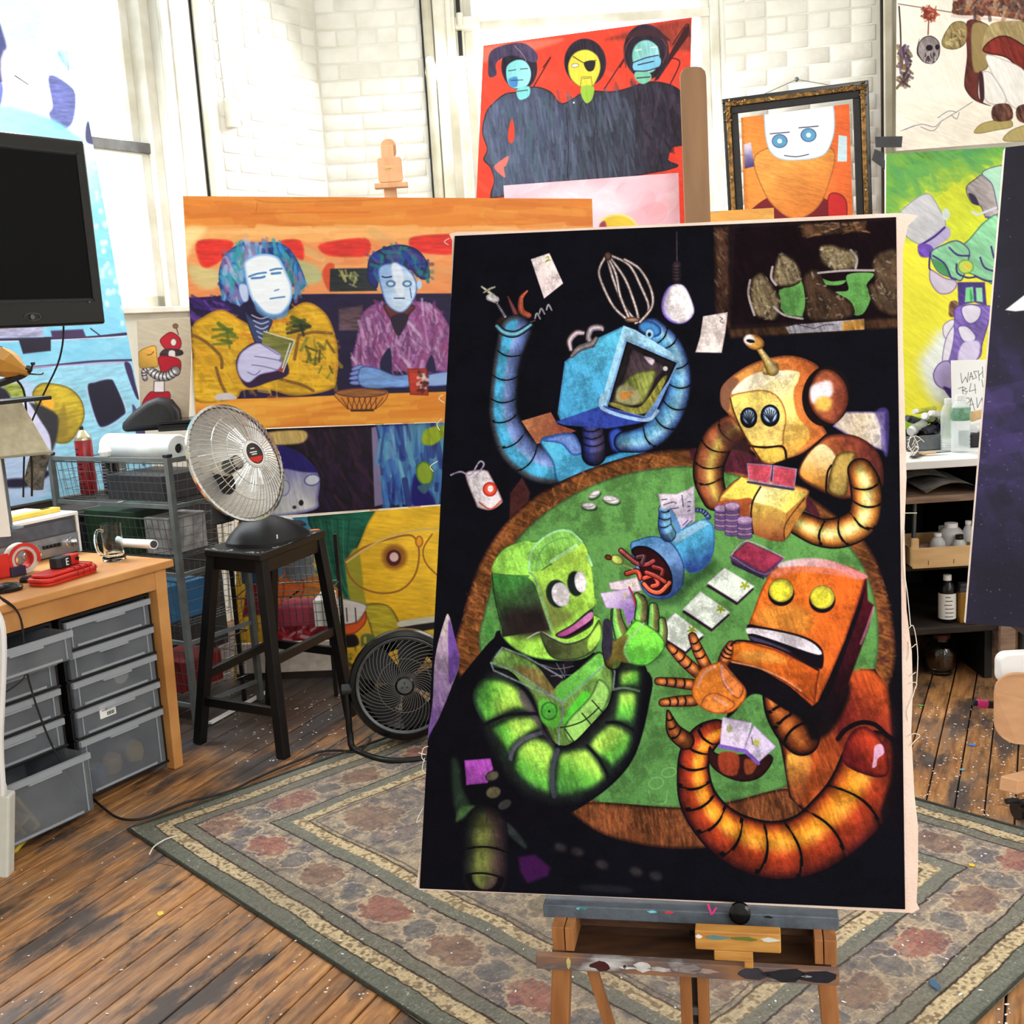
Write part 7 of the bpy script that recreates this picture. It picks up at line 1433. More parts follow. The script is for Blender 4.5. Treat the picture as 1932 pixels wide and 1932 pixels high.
# remote control
rm=thing('remote_control','long black remote control near the front edge of the desk','remote control',tuple(D(*desk_at(90,1095),ZD)))
u0,v0=desk_at(146,1090);u1,v1=desk_at(36,1102);ln=np.hypot(u1-u0,v1-v0);T_=TDm(u0,v0,ZD,math.degrees(atan2(v1-v0,u1-u0)))
mb=MB(T_);mb.prism([(0,.004),(.012,0),(ln,.006),(ln,.044),(.012,.046),(0,.04)],0,.017);part('remote_body',mb,MAT['black_gloss'],rm,bevel=.006,seg=3)
for i in range(7):
    for j in range(3):
        mb=MB(T_);mb.box((.045+i*.02,.009+j*.011,.017),(.057+i*.02,.016+j*.011,.0195));part('key',mb,MAT['charcoal'],rm)
u,v=desk_at(12,1116);mb=MB(TDm(u,v,ZD,20));mb.lathe([(.034,0),(.036,.012),(.026,.024),(.01,.029),(0,.03)],20,Matrix.Scale(1.5,4,(1,0,0)));solo('computer_mouse',mb,MAT['black_gloss'],'black rounded mouse at the left edge of the desk front','mouse',smooth=True)
# glass mug
gm=thing('glass_mug','empty clear glass beer mug standing on the desk','mug',tuple(D(*desk_at(227,1058),ZD)))
u,v=desk_at(227,1058);T_=TDm(u,v+.03,ZD);mh=.135
mb=MB(T_);mb.lathe([(0,0),(.036,0),(.041,.004),(.042,.012),(.036,.022),(.035,.03),(.037,mh),(.0345,mh),(.032,.03),(.02,.024),(0,.023)],32,caps=False);part('mug_body',mb,MAT['glass'],gm,smooth=True)
mb=MB(T_);mb.tube([(.036,0,.115),(.06,0,.12),(.073,0,.09),(.068,0,.05),(.05,0,.03),(.036,0,.032)],.006,10);part('handle',mb,MAT['glass'],gm,smooth=True)
# white tube and pen
a,b2=aty(228,1024,4.35),aty(290,1027,4.12);mb=MB();mb.cyl(a,b2,.017,n=20);wt=thing('cardboard_tube','white tube pointing out from the wire rack at desk height','tube',tuple(b2));part('tube_wall',mb,MAT['white_plastic'],wt,smooth=True);mb=MB();d_=(b2-a)/np.linalg.norm(b2-a);mb.cyl(b2-d_*.004,b2+d_*.001,.0135,n=20);part('dark_bore',mb,MAT['charcoal'],wt)
u0,v0=desk_at(288,1046);u1,v1=desk_at(318,1041);mb=MB();mb.cyl(D(u0,v0,ZD+.004),D(u1,v1,ZD+.004),.0035,.002);solo('pen',mb,MAT['steel'],'slim grey pen at the far corner of the desk','pen')
# cables over the desk front and hanging down
def cab(name,pts,r,m,label):mb=MB();mb.tube(pts,r,7);return solo(name,mb,m,label,'cable',smooth=True)
def fr(px,py,off=.04):
    q=onplane(px,py,D(0,-off,0),DV);return q
cab('cable',[fr(-6,1120),fr(8,1134),fr(30,1150),fr(42,1180),fr(46,1240),fr(56,1290),fr(75,1350),fr(100,1410),fr(130,1460,.06),fr(152,1490,.08)],.0032,MAT['black_matte'],'black power cable crossing the frosted drawers down to the floor')
cab('cable',[fr(4,1128),fr(24,1142),fr(36,1160),fr(44,1200),fr(52,1250,.05),fr(44,1280),fr(20,1300),fr(4,1310)],.002,MAT['black_matte'],'thin black wire looping in front of the left drawer tower')
cab('cable',[fr(-2,1190),fr(12,1230),fr(20,1255),fr(14,1280),fr(-4,1300)],.002,MAT['black_matte'],'short thin wire loop at the left frame edge')
cab('hose',[aty(-10,1150,3.2),aty(2,1175,3.2),aty(6,1220,3.2),aty(4,1300,3.2),aty(0,1400,3.2),aty(4,1480,3.2),aty(4,1500,3.2)],.010,MAT['white_plastic'],'cream hose hanging at the left frame edge')
b0=onfloor(6,1650);mb=MB();t0=aty(8,1495,b0[1]);mb.beam((b0[0],b0[1],0),(t0[0],b0[1],t0[2]),.05,.05);rl_=thing('metal_leg','white chipped square metal trestle leg at the lower left frame edge','support',tuple(b0));part('square_tube',mb,MAT['white_chip'],rl_,bevel=.007)  # painted steel leg of some unidentified thing nearby
mb=MB();mb.beam((t0[0],b0[1],t0[2]),(t0[0]-.5,b0[1]+.05,t0[2]+.0),.045,.045);part('side_rail',mb,MAT['white_chip'],rl_,bevel=.006)
# ---- wire drawer rack
R1=onfloor(372,1372);R0=np.array([-1.93,4.86,0]);rd=R1-R0;rL=float(np.linalg.norm(rd));rd/=rL;rn=np.array([-rd[1],rd[0],0]);TK=frame(R0,rd,rn);KH=1.10;KD=.36
rk=thing('wire_drawer_rack','grey metal rack of wire basket drawers between the desk and the black stool','storage rack',tuple(R1))
mb=MB(TK)
for(x,y)in((0,0),(rL,0),(0,KD),(rL,KD)):
    mb=MB(TK);mb.box((x-.012,y-.012,0),(x+.012,y+.012,KH));part('post',mb,MAT['rackgrey'],rk,bevel=.002)
    mb=MB(TK);mb.box((x-.014,y-.014,KH),(x+.014,y+.014,KH+.012));part('post_cap',mb,MAT['black_matte'],rk,bevel=.002)
for z in(KH-.02,.895,.62,.34,.08):
    mb=MB(TK);mb.box((.012,-.006,z),(rL-.012,.006,z+.016));part('front_rail',mb,MAT['rackgrey'],rk);mb=MB(TK);mb.box((rL-.006,.012,z),(rL+.006,KD-.012,z+.016));part('side_rail',mb,MAT['rackgrey'],rk)
lv=(.915,.69,.41,.12)
for z0 in lv:
    bk=MB(TK);x0,x1,y0,y1,h_=.03,rL-.03,.0,KD-.01,(.16 if z0>.5 else .19)
    bk.tube([(x0,y0,z0+h_),(x1,y0,z0+h_),(x1,y1,z0+h_),(x0,y1,z0+h_)],.0032,5,closed=True,smooth=0);ba=part('basket',bk,MAT['wire'],rk)
    g_=MB(TK);nx=19
    for i in range(nx+1):
        x=x0+(x1-x0)*i/nx;g_.tube([(x,y0,z0+h_),(x,y0+.02,z0),(x,y1-.02,z0),(x,y1,z0+h_)],.0013,4,smooth=0)
    for j in range(1,4):
        z=z0+h_*j/4;o_=.02*(1-j/4);g_.tube([(x0+o_,y0+o_,z),(x1-o_,y0+o_,z),(x1-o_,y1-o_,z),(x0+o_,y1-o_,z)],.0013,4,closed=True,smooth=0)
    for j in range(7):y=y0+.02+(y1-y0-.04)*j/6;g_.tube([(x0,y0+(y-y0),z0+h_),(x0+.02,y,z0),(x1-.02,y,z0),(x1,y,z0+h_)],.0013,4,smooth=0)
    w_=part('wire_mesh',g_,MAT['wire'],ba,kind='stuff')
def K(x,y,z):return R0+rd*x+rn*y+np.array([0,0,z])
def kx(px,py,y=0):
    q=onplane(px,py,K(0,y,0),rn);return float((q-R0)@rd),float(q[2])
# spray can
def can(px,pyt,pyb,y,r_,m,name,label,capm):
    x,zt_=kx(px,pyt,y);zb_=lv[0]+.006;t=thing(name,label,'can',tuple(K(x,y,zb_)));h_=zt_-zb_
    mb=MB(frame(K(x,y,zb_),rd,rn));mb.lathe([(r_*.95,0),(r_,.004),(r_,h_-.062),(r_*.94,h_-.058)],26);part('can_body',mb,m,t,smooth=True)
    mb=MB(frame(K(x,y,zb_),rd,rn));mb.lathe([(r_*1.02,h_-.062),(r_*1.02,h_-.056),(r_*.9,h_-.045),(r_*.5,h_-.025),(r_*.45,h_-.022),(.01,h_-.018)],26);part('shoulder',mb,mat(name+'_dome',(196,186,150),(150,146,130),30,.3,metal=.8),t,smooth=True)
    mb=MB(frame(K(x,y,zb_),rd,rn));mb.lathe([(.008,h_-.02),(.008,h_-.004),(.004,h_),(0,h_)],12);part('nozzle',mb,MAT['black_matte'],t,smooth=True)
    mb=MB(frame(K(x,y,zb_),rd,rn));g=random.Random(8)
    for i in range(9):
        z=.02+i*(h_-.1)/9;a0=-140+g.random()*20;mb.lathe([(r_*1.004,z),(r_*1.004,z+.006)],10,a0=a0,a1=a0+50+g.random()*40,caps=False)
    part('printed_text_bands',mb,capm,t);return t
can(153,803,0,.12,.036,MAT['redcan'],'spray_can','red and black aerosol can with a tan dome, in the rack top basket',mat('can_print_black',(26,12,14),rough=.4))
can(203,832,0,.14,.036,MAT['black_gloss'],'spray_can','dark aerosol can with grey print beside the white roll',mat('can_print_grey',(110,110,114),rough=.4))
# white plastic roll across the top
a,b2=aty(206,842,4.9),aty(338,846,4.62);mb=MB();ax=V3(b2-a);Q=ax.to_track_quat('Z','Y').to_matrix().to_4x4();Q.translation=V3(a);L_=ax.length
wr2=thing('paper_roll','thick white roll lying across the top of the wire rack','roll',tuple((a+b2)/2-np.array([0,0,.05])))
mb.lathe([(.02,0),(.05,0),(.056,.01),(.056,L_-.006),(.052,L_),(.02,L_),(.02,0)],28,Q,caps=False);part('roll_body',mb,mat('translucent_roll',(226,232,232),(206,214,214),12,.35),wr2,smooth=True)
mb=MB();mb.lathe([(.019,L_*.5),(.021,L_-.012)],16,Q);part('dark_core',mb,MAT['dark'],wr2)
mb=MB();a=aty(190,838,4.8);mb.lathe([(0,-.02),(.02,-.016),(.028,0),(.02,.016),(0,.02)],8,Matrix.Translation(V3(aty(198,852,4.7)))@Matrix.Scale(1.2,4,(0,0,1)));solo('crumpled_wrap',mb,MAT['white_plastic'],'crumpled piece of white wrap at the left end of the white roll','wrap')
# black bag and flat scanner
mb=MB();ox=aty(300,800,5.0);bw=.27;out=[(-.14,-.02),(-.13,.02),(-.08,.065),(-.02,.105),(.03,.12),(.08,.105),(.11,.06),(.115,-.02)]
mb.prism([(x,z)for x,z in out],-.1,.1,frame(ox,(1,0,0),(0,0,1)));solo('black_bag',mb,MAT['black_matte'],'soft black rounded bag behind the white roll','bag',bevel=.03,seg=4,smooth=True)
a=aty(298,815,4.78);mb=MB(frame(a,(1,-.02,0)));mb.box((0,0,0),(.24,.22,.028));mb.box((.0,-.004,.03),(.24,.22,.042));sc_=solo('flat_scanner',mb,MAT['black_gloss'],'flat black scanner box lying right of the black bag','scanner',bevel=.004)
# contents of baskets
def boxin(name,x,y,z,sx,sy,sz,m,label,cat='box',rot=0,bv=.003):
    mb=MB(frame(K(x,y,z),rd,rn)@Matrix.Rotation(radians(rot),4,'Z'));mb.box((0,0,0),(sx,sy,sz));return solo(name,mb,MAT[m]if isinstance(m,str)else m,label,cat,bevel=bv)
z=lv[0]+.004
boxin('storage_box',.30,.03,z,.34,.26,.10,'charcoal','dark grey box filling the right of the rack top basket')
z=lv[1]+.004
boxin('folder_pile',.12,.04,z,.32,.24,.17,'green_dk','dark green folders standing in the second basket','folders');boxin('storage_box',.48,.05,z,.14,.2,.15,'newsprint','grey printed carton in the second basket beside the green folders')
z=lv[2]+.004
boxin('storage_box',.05,.05,z,.2,.24,.12,'charcoal','charcoal box at the left of the third basket');boxin('blue_box',.40,.03,z,.2,.2,.15,'blue','blue printed box in the third basket above the red box')
z=lv[3]+.004
boxin('storage_box',.06,.04,z,.3,.24,.12,'black_matte','black box at the left of the lowest basket');boxin('red_box',.42,.02,z,.22,.22,.13,mat('dull_red_card',(130,24,30),(100,16,22),9,.6),'dull red box in the lowest basket of the rack')
# second narrow basket stack right behind the stool
S1=onfloor(400,1345);sk=thing('wire_basket_stack','chromed wire baskets holding plastic tubs, seen through the legs of the black stool','wire baskets',tuple(S1));TS=frame((-1.2,4.78,0),(1,-.05,0)); 
for i,(z0,w0)in enumerate(((.50,.34),(.30,.40))):
    bk=MB(TS);x0,x1,y0,y1,h_=.0,w0,.0,.26,.15;bk.tube([(x0,y0,z0+h_),(x1,y0,z0+h_),(x1,y1,z0+h_),(x0,y1,z0+h_)],.0035,5,closed=True,smooth=0);ba=part('basket',bk,MAT['wire'],sk)
    g_=MB(TS)
    for k in range(15):x=x0+(x1-x0)*k/14;g_.tube([(x,y0,z0+h_),(x,y0+.015,z0),(x,y1-.015,z0),(x,y1,z0+h_)],.0014,4,smooth=0)
    for k in range(1,4):zz=z0+h_*k/4;g_.tube([(x0,y0,zz),(x1,y0,zz),(x1,y1,zz),(x0,y1,zz)],.0014,4,closed=True,smooth=0)
    part('wire_mesh',g_,MAT['wire'],ba,kind='stuff')
for(x,y)in((0,0),(.4,0),(0,.26),(.4,.26)):mb=MB(TS);mb.box((x-.008,y-.008,0),(x+.008,y+.008,.66));part('post',mb,MAT['black_paint'],sk)
mb=MB(TS);mb.box((.03,.03,.505),(.17,.2,.61));solo('blue_tub',mb,MAT['blue'],'blue and green printed tub in the upper chromed basket','tub',bevel=.006)
mb=MB(TS@Matrix.Translation((.26,.12,.505)));mb.lathe([(.06,0),(.075,.13),(.07,.13),(.055,.005)],22);solo('clear_tub',mb,MAT['frost'],'clear round tub in the upper chromed basket','tub',smooth=True)
mb=MB(TS);mb.box((.16,.04,.305),(.33,.2,.39));solo('pink_tub',mb,mat('dull_pink_plastic',(170,60,84),(140,44,66),8,.5),'pink tub in the lower chromed basket','tub',bevel=.006)
mb=MB(TS);mb.box((.33,.02,.305),(.395,.2,.42));solo('white_packet',mb,MAT['paper'],'white packet at the right end of the lower chromed basket','packet',bevel=.003)
# ------------------------------------------------------------------ black stool with the dish heater
sc={k:onfloor(*v,z)for k,v,z in(('f',(490,1046),.765),('l',(384,1036),.765),('r',(614,1000),.765))}
ZT=.765;sf=sc['f'][:2];sl=sc['l'][:2];srr=sc['r'][:2];sb=sl+srr-sf
lf=onfloor(535,1430)[:2];ll=onfloor(377,1402)[:2];lr=lf+(onfloor(512,1328)[:2]-ll);lb=onfloor(512,1328)[:2]
stl=thing('bar_stool','worn black square wooden bar stool carrying the dish heater','stool',(float((lf[0]+lb[0])/2),float((lf[1]+lb[1])/2),0))
mb=MB();c=(sf+sl+srr+sb)/4;qs=[sf,srr,sb,sl];mb.add([(q[0],q[1],ZT-.03)for q in qs]+[(q[0],q[1],ZT)for q in qs],[(0,1,2,3),(7,6,5,4),(0,4,5,1),(1,5,6,2),(2,6,7,3),(3,7,4,0)]);part('seat',mb,MAT['black_paint'],stl,bevel=.006)
tops=[c+(q-c)*.86 for q in qs];bots=[lf,lr,lb,ll]
for t_,b_ in zip(tops,bots):mb=MB();mb.beam((b_[0],b_[1],0),(t_[0],t_[1],ZT-.03),.038,.038,up=(.5,.86,0));part('leg',mb,MAT['black_paint'],stl,bevel=.002)
def lg(i,z):return np.array([bots[i][0]+(tops[i][0]-bots[i][0])*z/(ZT-.03),bots[i][1]+(tops[i][1]-bots[i][1])*z/(ZT-.03),z])
for i,j,z,w,nm in((3,0,.17,.035,'stretcher'),(0,1,.36,.035,'stretcher'),(1,2,.27,.035,'stretcher'),(2,3,.27,.035,'stretcher'),(0,1,ZT-.055,.05,'apron'),(3,0,ZT-.055,.05,'apron'),(1,2,ZT-.055,.05,'apron'),(2,3,ZT-.055,.05,'apron')):
    mb=MB();a,b_=lg(i,z),lg(j,z);mb.beam(a,b_,.02,w,up=(0,0,1));part(nm,mb,MAT['black_paint'],stl,bevel=.002)
mb=MB();rg=random.Random(1)
for k in range(40):
    e=rg.random();q=(sf*(1-e)+srr*e if k%2 else sf*(1-e)+sl*e)+(c-sf)*rg.uniform(.02,.12);s_=rg.uniform(.0015,.005);mb.box((q[0]-s_,q[1]-s_*.5,ZT),(q[0]+s_,q[1]+s_*.5,ZT+.0006))
part('paint_flecks',mb,MAT['paper'],stl,kind='stuff')
mb=MB();q=sc['r'];mb.lathe([(0,0),(.012,0),(.01,.002),(0,.003)],9,Matrix.Translation((q[0]-.045,q[1]+.02,ZT))@Matrix.Scale(1.8,4,(1,0,0)));part('orange_paint_dab',mb,mat('orange_dab',(206,110,40),rough=.5),stl)
# heater
HC=aty(446,873,4.2);tc_=(CO-HC);tc_/=np.linalg.norm(tc_);upv=np.array([0,0,1.]);rt=np.cross(upv,-tc_)*-1;rt=np.cross(-tc_,upv);rt/=np.linalg.norm(rt);up2=np.cross(rt,-tc_)*1.0;up2=np.cross(-tc_,rt)*-1;up2=np.cross(rt,-tc_);up2/=np.linalg.norm(up2)
if up2[2]<0:up2=-up2
if rt[0]<0:rt=-rt
hn=tc_*cos(radians(47))+sin(radians(47))*(rt*.92+up2*.38);hn/=np.linalg.norm(hn)
TH=frame(HC,np.cross(upv,hn),None,tuple(hn));xh=np.cross(upv,hn);xh/=np.linalg.norm(xh);yh=np.cross(hn,xh)
TH=Matrix([[xh[0],yh[0],hn[0],HC[0]],[xh[1],yh[1],hn[1],HC[1]],[xh[2],yh[2],hn[2],HC[2]],[0,0,0,1]]);RH=.222
ht=thing('dish_heater','round silver dish heater with a wire guard on a black foot, on the stool','heater',(float(c[0]),float(c[1]),ZT))
mb=MB(TH);mb.lathe([(.02,-.10),(.08,-.092),(.14,-.066),(.19,-.028),(RH-.006,0)],48,caps=False);part('reflector',mb,MAT['brushed'],ht,smooth=True)
mb=MB(TH);mb.lathe([(.0,-.135),(.05,-.13),(.09,-.108),(.15,-.078),(.2,-.035),(RH,-.004),(RH+.004,.004),(RH-.004,.006),(RH-.01,0)],48,caps=False);part('dish_shell',mb,MAT['charcoal'],ht,smooth=True)
mb=MB(TH);mb.lathe([(RH-.008,0),(RH-.004,.008),(RH+.005,.006),(RH+.005,-.004)],48,caps=False);part('rim',mb,MAT['chrome'],ht,smooth=True)
mb=MB(TH);mb.lathe([(.03,-.098),(.03,-.06),(.022,-.055),(.022,.01),(.016,.014),(0,.014)],20);part('heating_coil_core',mb,mat('ceramic_core',(200,190,176),rough=.6),ht,smooth=True)
mb=MB(TH)
for i in range(14):mb.tube([(.0265*cos(t),.0265*sin(t),-.052+i*.0045+.0045*t/6.28)for t in np.linspace(0,2*pi,9)],.0012,4,smooth=0)
part('coil_winding',mb,MAT['charcoal'],ht,kind='stuff')
prof=[(RH,.004),(.205,.03),(.165,.062),(.115,.084),(.065,.094),(.052,.096)]
for k in range(60):
    a=2*pi*k/60;pp=prof if k%2==0 else prof[:5];mb=MB(TH);mb.tube([(r_*cos(a),r_*sin(a),z)for r_,z in pp],.0014,5,smooth=2);part('guard_wire',mb,MAT['chrome'],ht)
for r_,z in((.165,.062),(.115,.084),(.052,.096)):mb=MB(TH);mb.tube([(r_*cos(t),r_*sin(t),z)for t in np.linspace(0,2*pi,37)[:-1]],.0017,5,closed=True,smooth=0);part('guard_ring',mb,MAT['chrome'],ht)
mb=MB(TH);mb.lathe([(.043,.088),(.048,.095),(.046,.1),(.04,.101)],30,caps=False);part('badge_ring',mb,MAT['white_plastic'],ht,smooth=True)
bd=None;mb=MB(TH);mb.lathe([(.041,.094),(.041,.099),(0,.0995)],30);bd=part('badge',mb,mat('badge_dark',(50,46,46),rough=.4),ht)
mb=MB(TH);mb.lathe([(.037,.0992),(.037,.1)],20,a0=200,a1=340,caps=False);mb.prism([(-.034,-.012),(.034,-.012),(.026,-.026),(0,-.036),(-.026,-.026)],.0994,.1002);part('badge_red_field',mb,MAT['red'],bd)
mb=MB(TH)
for(x,y,w)in((-.012,.018,.02),(-.022,.004,.036),(-.016,-.004,.026)):mb.box((x,y,.0994),(x+w,y+.004,.1003))
part('badge_lettering',mb,MAT['paper'],bd)
ft=c+np.array([-.0,.0]);bx_=HC-hn*.10
mb=MB();mb.tube([(bx_[0],bx_[1],bx_[2]),(bx_[0]-.01,bx_[1]+.02,bx_[2]-.12),(bx_[0]+.0,bx_[1]+.01,ZT+.10)],.038,14);mb.lathe([(.05,-.03),(.058,0),(.05,.03)],20,frame(bx_+np.array([0,0,-.05]),(0,0,1),None,tuple(xh)));part('neck',mb,MAT['black_matte'],ht,smooth=True)
e1=(srr-sf)/np.linalg.norm(srr-sf);e2=np.array([-e1[1],e1[0]]);TF_=frame((float(c[0]),float(c[1]),ZT),(e1[0],e1[1],0),(e2[0],e2[1],0))
def dome(u,v):
    a=2*pi*u;r_=v;x=.165*r_*abs(cos(a))**.7*(1 if cos(a)>0 else-1);y=.135*r_*abs(sin(a))**.7*(1 if sin(a)>0 else-1)
    return(x,y-.01,.012+.085*(1-r_**2.2)*(1-.35*(x/.16)))
mb=MB(TF_);mb.grid(dome,40,12);mb.prism([dome(i/40,1)[:2]for i in range(40)],0,.012);part('foot',mb,MAT['black_matte'],ht,smooth=True)
mb=MB(TF_@Matrix.Translation((.085,-.055,.066))@Matrix.Rotation(.35,4,'X')@Matrix.Rotation(.3,4,'Y'));mb.prism(rrect(-.03,-.008,.03,.008,.007,4),0,.004);part('name_plate',mb,MAT['white_plastic'],ht)
mb=MB(TF_@Matrix.Translation((.13,-.05,.03)));mb.lathe([(.05,0),(.05,.008),(.03,.02),(0,.024)],24,Matrix.Scale(.7,4,(1,0,0)));part('control_pod',mb,MAT['black_matte'],ht,smooth=True)
mb=MB(TF_);mb.box((-.13,-.137,.03),(-.124,-.134,.045));part('rocker_switch',mb,MAT['paper'],ht)
# ------------------------------------------------------------------ floor fan
FC=aty(764,1292,4.12);fn_=CO-FC;fn_=np.array([fn_[0]*.6,fn_[1],0]);fn_/=np.linalg.norm(fn_);fn_=fn_*cos(radians(8))+upv*sin(radians(8));fn_/=np.linalg.norm(fn_)
xf=np.cross(upv,fn_);xf/=np.linalg.norm(xf);yf=np.cross(fn_,xf);TN_=Matrix([[xf[0],yf[0],fn_[0],FC[0]],[xf[1],yf[1],fn_[1],FC[1]],[xf[2],yf[2],fn_[2],FC[2]],[0,0,0,1]]);RF=.205
fan=thing('floor_fan','round black floor fan with a spiral grille standing half behind the big painting','fan',(FC[0],FC[1],0))
mb=MB(TN_);mb.lathe([(.12,-.12),(RF-.02,-.10),(RF,-.05),(RF+.003,0),(RF-.004,.018),(RF-.02,.022),(RF-.028,.012),(RF-.03,-.01)],56,caps=False);part('housing',mb,MAT['black_gloss'],fan,smooth=True)
mb=MB(TN_);mb.lathe([(RF-.036,.012),(RF-.028,.018),(RF-.02,.014)],56,caps=False);part('bright_ring',mb,MAT['steel'],fan,smooth=True)
gw=mat('grille_wire',(110,110,112),rough=.4,metal=.4)
for k in range(44):
    a0=2*pi*k/44;mb=MB(TN_);mb.tube([((.032+(RF-.065)*t)*cos(a0-1.35*t**.8),(.032+(RF-.065)*t)*sin(a0-1.35*t**.8),.022-.012*t*t)for t in np.linspace(0,1,6)],.0014,4,smooth=2);part('grille_wire',mb,gw,fan)
for r_,z in((RF-.034,.008),(.10,.02)):mb=MB(TN_);mb.tube([(r_*cos(t),r_*sin(t),z-.003)for t in np.linspace(0,2*pi,41)[:-1]],.0014,4,closed=True,smooth=0);part('grille_ring',mb,gw,fan)
mb=MB(TN_);mb.lathe([(.036,.014),(.036,.024),(.03,.028)],28,caps=False);mb.lathe([(.0,.0265),(.031,.0265)],28);hb=part('hub_rim',mb,MAT['black_gloss'],fan,smooth=True)
mb=MB(TN_);mb.lathe([(.028,.027),(.028,.029),(.0,.0295)],28);part('hub_disc',mb,MAT['steel'],hb)
mb=MB(TN_)
for a in(90,210,330):
    for s_ in(-1,1):x,y=.010*cos(radians(a)),.010*sin(radians(a));t=radians(a+s_*38);mb.prism([(x*.35,y*.35),(x+.006*cos(t),y+.006*sin(t)),(x*1.35,y*1.35)]if s_>0 else[(x*.35,y*.35),(x*1.35,y*1.35),(x+.006*cos(t),y+.006*sin(t))],.0296,.0302)
part('hub_emblem',mb,MAT['ink'],hb)
for k in range(5):
    a=2*pi*k/5;mb=MB(TN_@Matrix.Rotation(a,4,'Z'));mb.grid(lambda u,v:((.03+.135*u),(.02+.09*u**.6)*(v-.5)*1.3,-.045+.03*(v-.5)*(1.2-u*.4)),6,4);part('blade',mb,MAT['black_matte'],fan,smooth=True)
mb=MB(TN_)
for r_ in np.linspace(.05,.18,8):mb.tube([(r_*cos(t),r_*sin(t),-.105)for t in np.linspace(0,2*pi,31)[:-1]],.0016,4,closed=True,smooth=0)
for k in range(36):a=2*pi*k/36;mb.tube([(.04*cos(a),.04*sin(a),-.105),(.185*cos(a),.185*sin(a),-.1)],.0016,4,smooth=0)
part('rear_grille',mb,MAT['black_matte'],fan,kind='stuff');mb=MB(TN_);mb.lathe([(.04,-.10),(.045,-.09),(.03,-.02)],20);part('motor',mb,MAT['black_matte'],fan,smooth=True)
fl_=onfloor(662,1412,.014);frr=fl_+np.array([.46,-.0,0]);sdl=FC+xf*(-RF-.012);sdr=FC+xf*(RF+.012);fm=onfloor(740,1436,.014)
mb=MB();mb.tube([sdl,sdl*.5+fl_*.5+np.array([.0,.0,-.0]),fl_+np.array([0,.01,.05]),fl_+np.array([.02,-.02,0]),fm,(fm+frr)/2+np.array([.05,-.045,0]),frr+np.array([-.02,-.02,0]),frr+np.array([0,.01,.05]),sdr],.0125,12,smooth=5);part('tube_stand',mb,MAT['black_paint'],fan,smooth=True)
mb=MB();mb.cyl(sdl-xf*.016,sdl+xf*.02,.02,n=18);part('pivot_knob',mb,MAT['charcoal'],fan,smooth=True)
# cords on the floor
def fcord(pts,r,label,m='black_matte',name='cord',h=0.004):mb=MB();mb.tube([onfloor(x,y,h+r)for x,y in pts],r,7,smooth=5);return solo(name,mb,MAT[m],label,'cord',smooth=True)
fcord([(168,1500),(196,1525),(225,1544),(262,1546),(300,1534),(350,1514),(400,1502),(440,1490),(480,1470),(525,1450),(570,1432),(605,1418),(640,1416),(676,1418),(694,1400),(700,1386)],.0045,'black power cord snaking along the back edge of the rug to the fan',h=.006)
fcord([(282,1612),(290,1598),(304,1588),(316,1582),(334,1577)],.0022,'white strip of zip tie lying over the rug corner','thread','zip_tie',.014)
mb=MB();a,b_=onfloor(396,1366,.004),onfloor(512,1302,.004);mb.beam(a+np.array([0,0,.004]),b_+np.array([0,0,.004]),.022,.008);solo('wood_strip',mb,MAT['paper'],'thin white wooden strip on the dark floor between the stool legs','strip')
mb=MB();a,b_=onfloor(352,1262,.012),onfloor(432,1256,.012);mb.beam(a,b_,.05,.02);mb2=solo('red_packet',mb,MAT['redcan'],'flat dark red packet on the floor left of the blank canvas','packet',bevel=.003)
# ------------------------------------------------------------------ main easel under the large canvas
EO=np.array(MP0);ed=np.array([cos(radians(12)),-sin(radians(12)),0]);eb=np.array([sin(radians(12)),cos(radians(12)),0]);TE=frame((EO[0],EO[1],0),ed,eb)
def one(px,py,off=0.0):q=onplane(px,py,EO+eb*off,eb);return float((q-EO)@ed),float(q[2])
ea=thing('painting_easel','pine easel with a grey painted ledge and paint smeared drawer, holding the large painting','easel',(EO[0],EO[1],0))
x0,zb0=one(1028,1703);x1,zb1=one(1581,1730);ZL=(zb0+zb1)/2;print('ledge',x0,x1,zb0,zb1)
mb=MB(TE);mb.box((x0,-.02,ZL-.016),(x1,.05,ZL+.008));ledge=part('canvas_ledge',mb,MAT['greypaint'],ea,bevel=.002)
_sr=random.Random(31)
def smear(u,y,z,w,h,m,par):
    pts=[(u+w*.5*cos(t)*_sr.uniform(.55,1.05),z+h*.5*sin(t)*_sr.uniform(.5,1.1))for t in np.linspace(0,2*pi,12)[:-1]];mb=MB(TE);n_=len(pts)
    mb.add([(a,y,b)for a,b in pts]+[(a,y+.0012,b)for a,b in pts],[tuple(range(n_)),tuple(range(n_,2*n_))[::-1]]+[(i,(i+1)%n_,n_+(i+1)%n_,n_+i)for i in range(n_)]);return part('paint_smear',mb,m,par)
u,z=one(1343,1716,-.02);mb=MB(TE)
mb.beam((u-.006,-.0212,z+.011),(u-.001,-.0212,z-.009),.0035,.001,up=(0,1,0));mb.beam((u-.001,-.0212,z-.009),(u+.008,-.0212,z+.005),.003,.001,up=(0,1,0));part('pink_brush_mark',mb,MAT['pink'],ledge)
for(px,py,c_)in((1095,1698,(110,196,206)),(1230,1702,(120,200,220)),(1100,1712,(70,130,150)),(1260,1704,(206,60,70)),(1450,1720,(20,22,26))):
    u,z=one(px,py,-.02);smear(u,-.0208,min(max(z,ZL-.012),ZL+.004),.02,.005,mat('smear',c_,rough=.5),ledge)
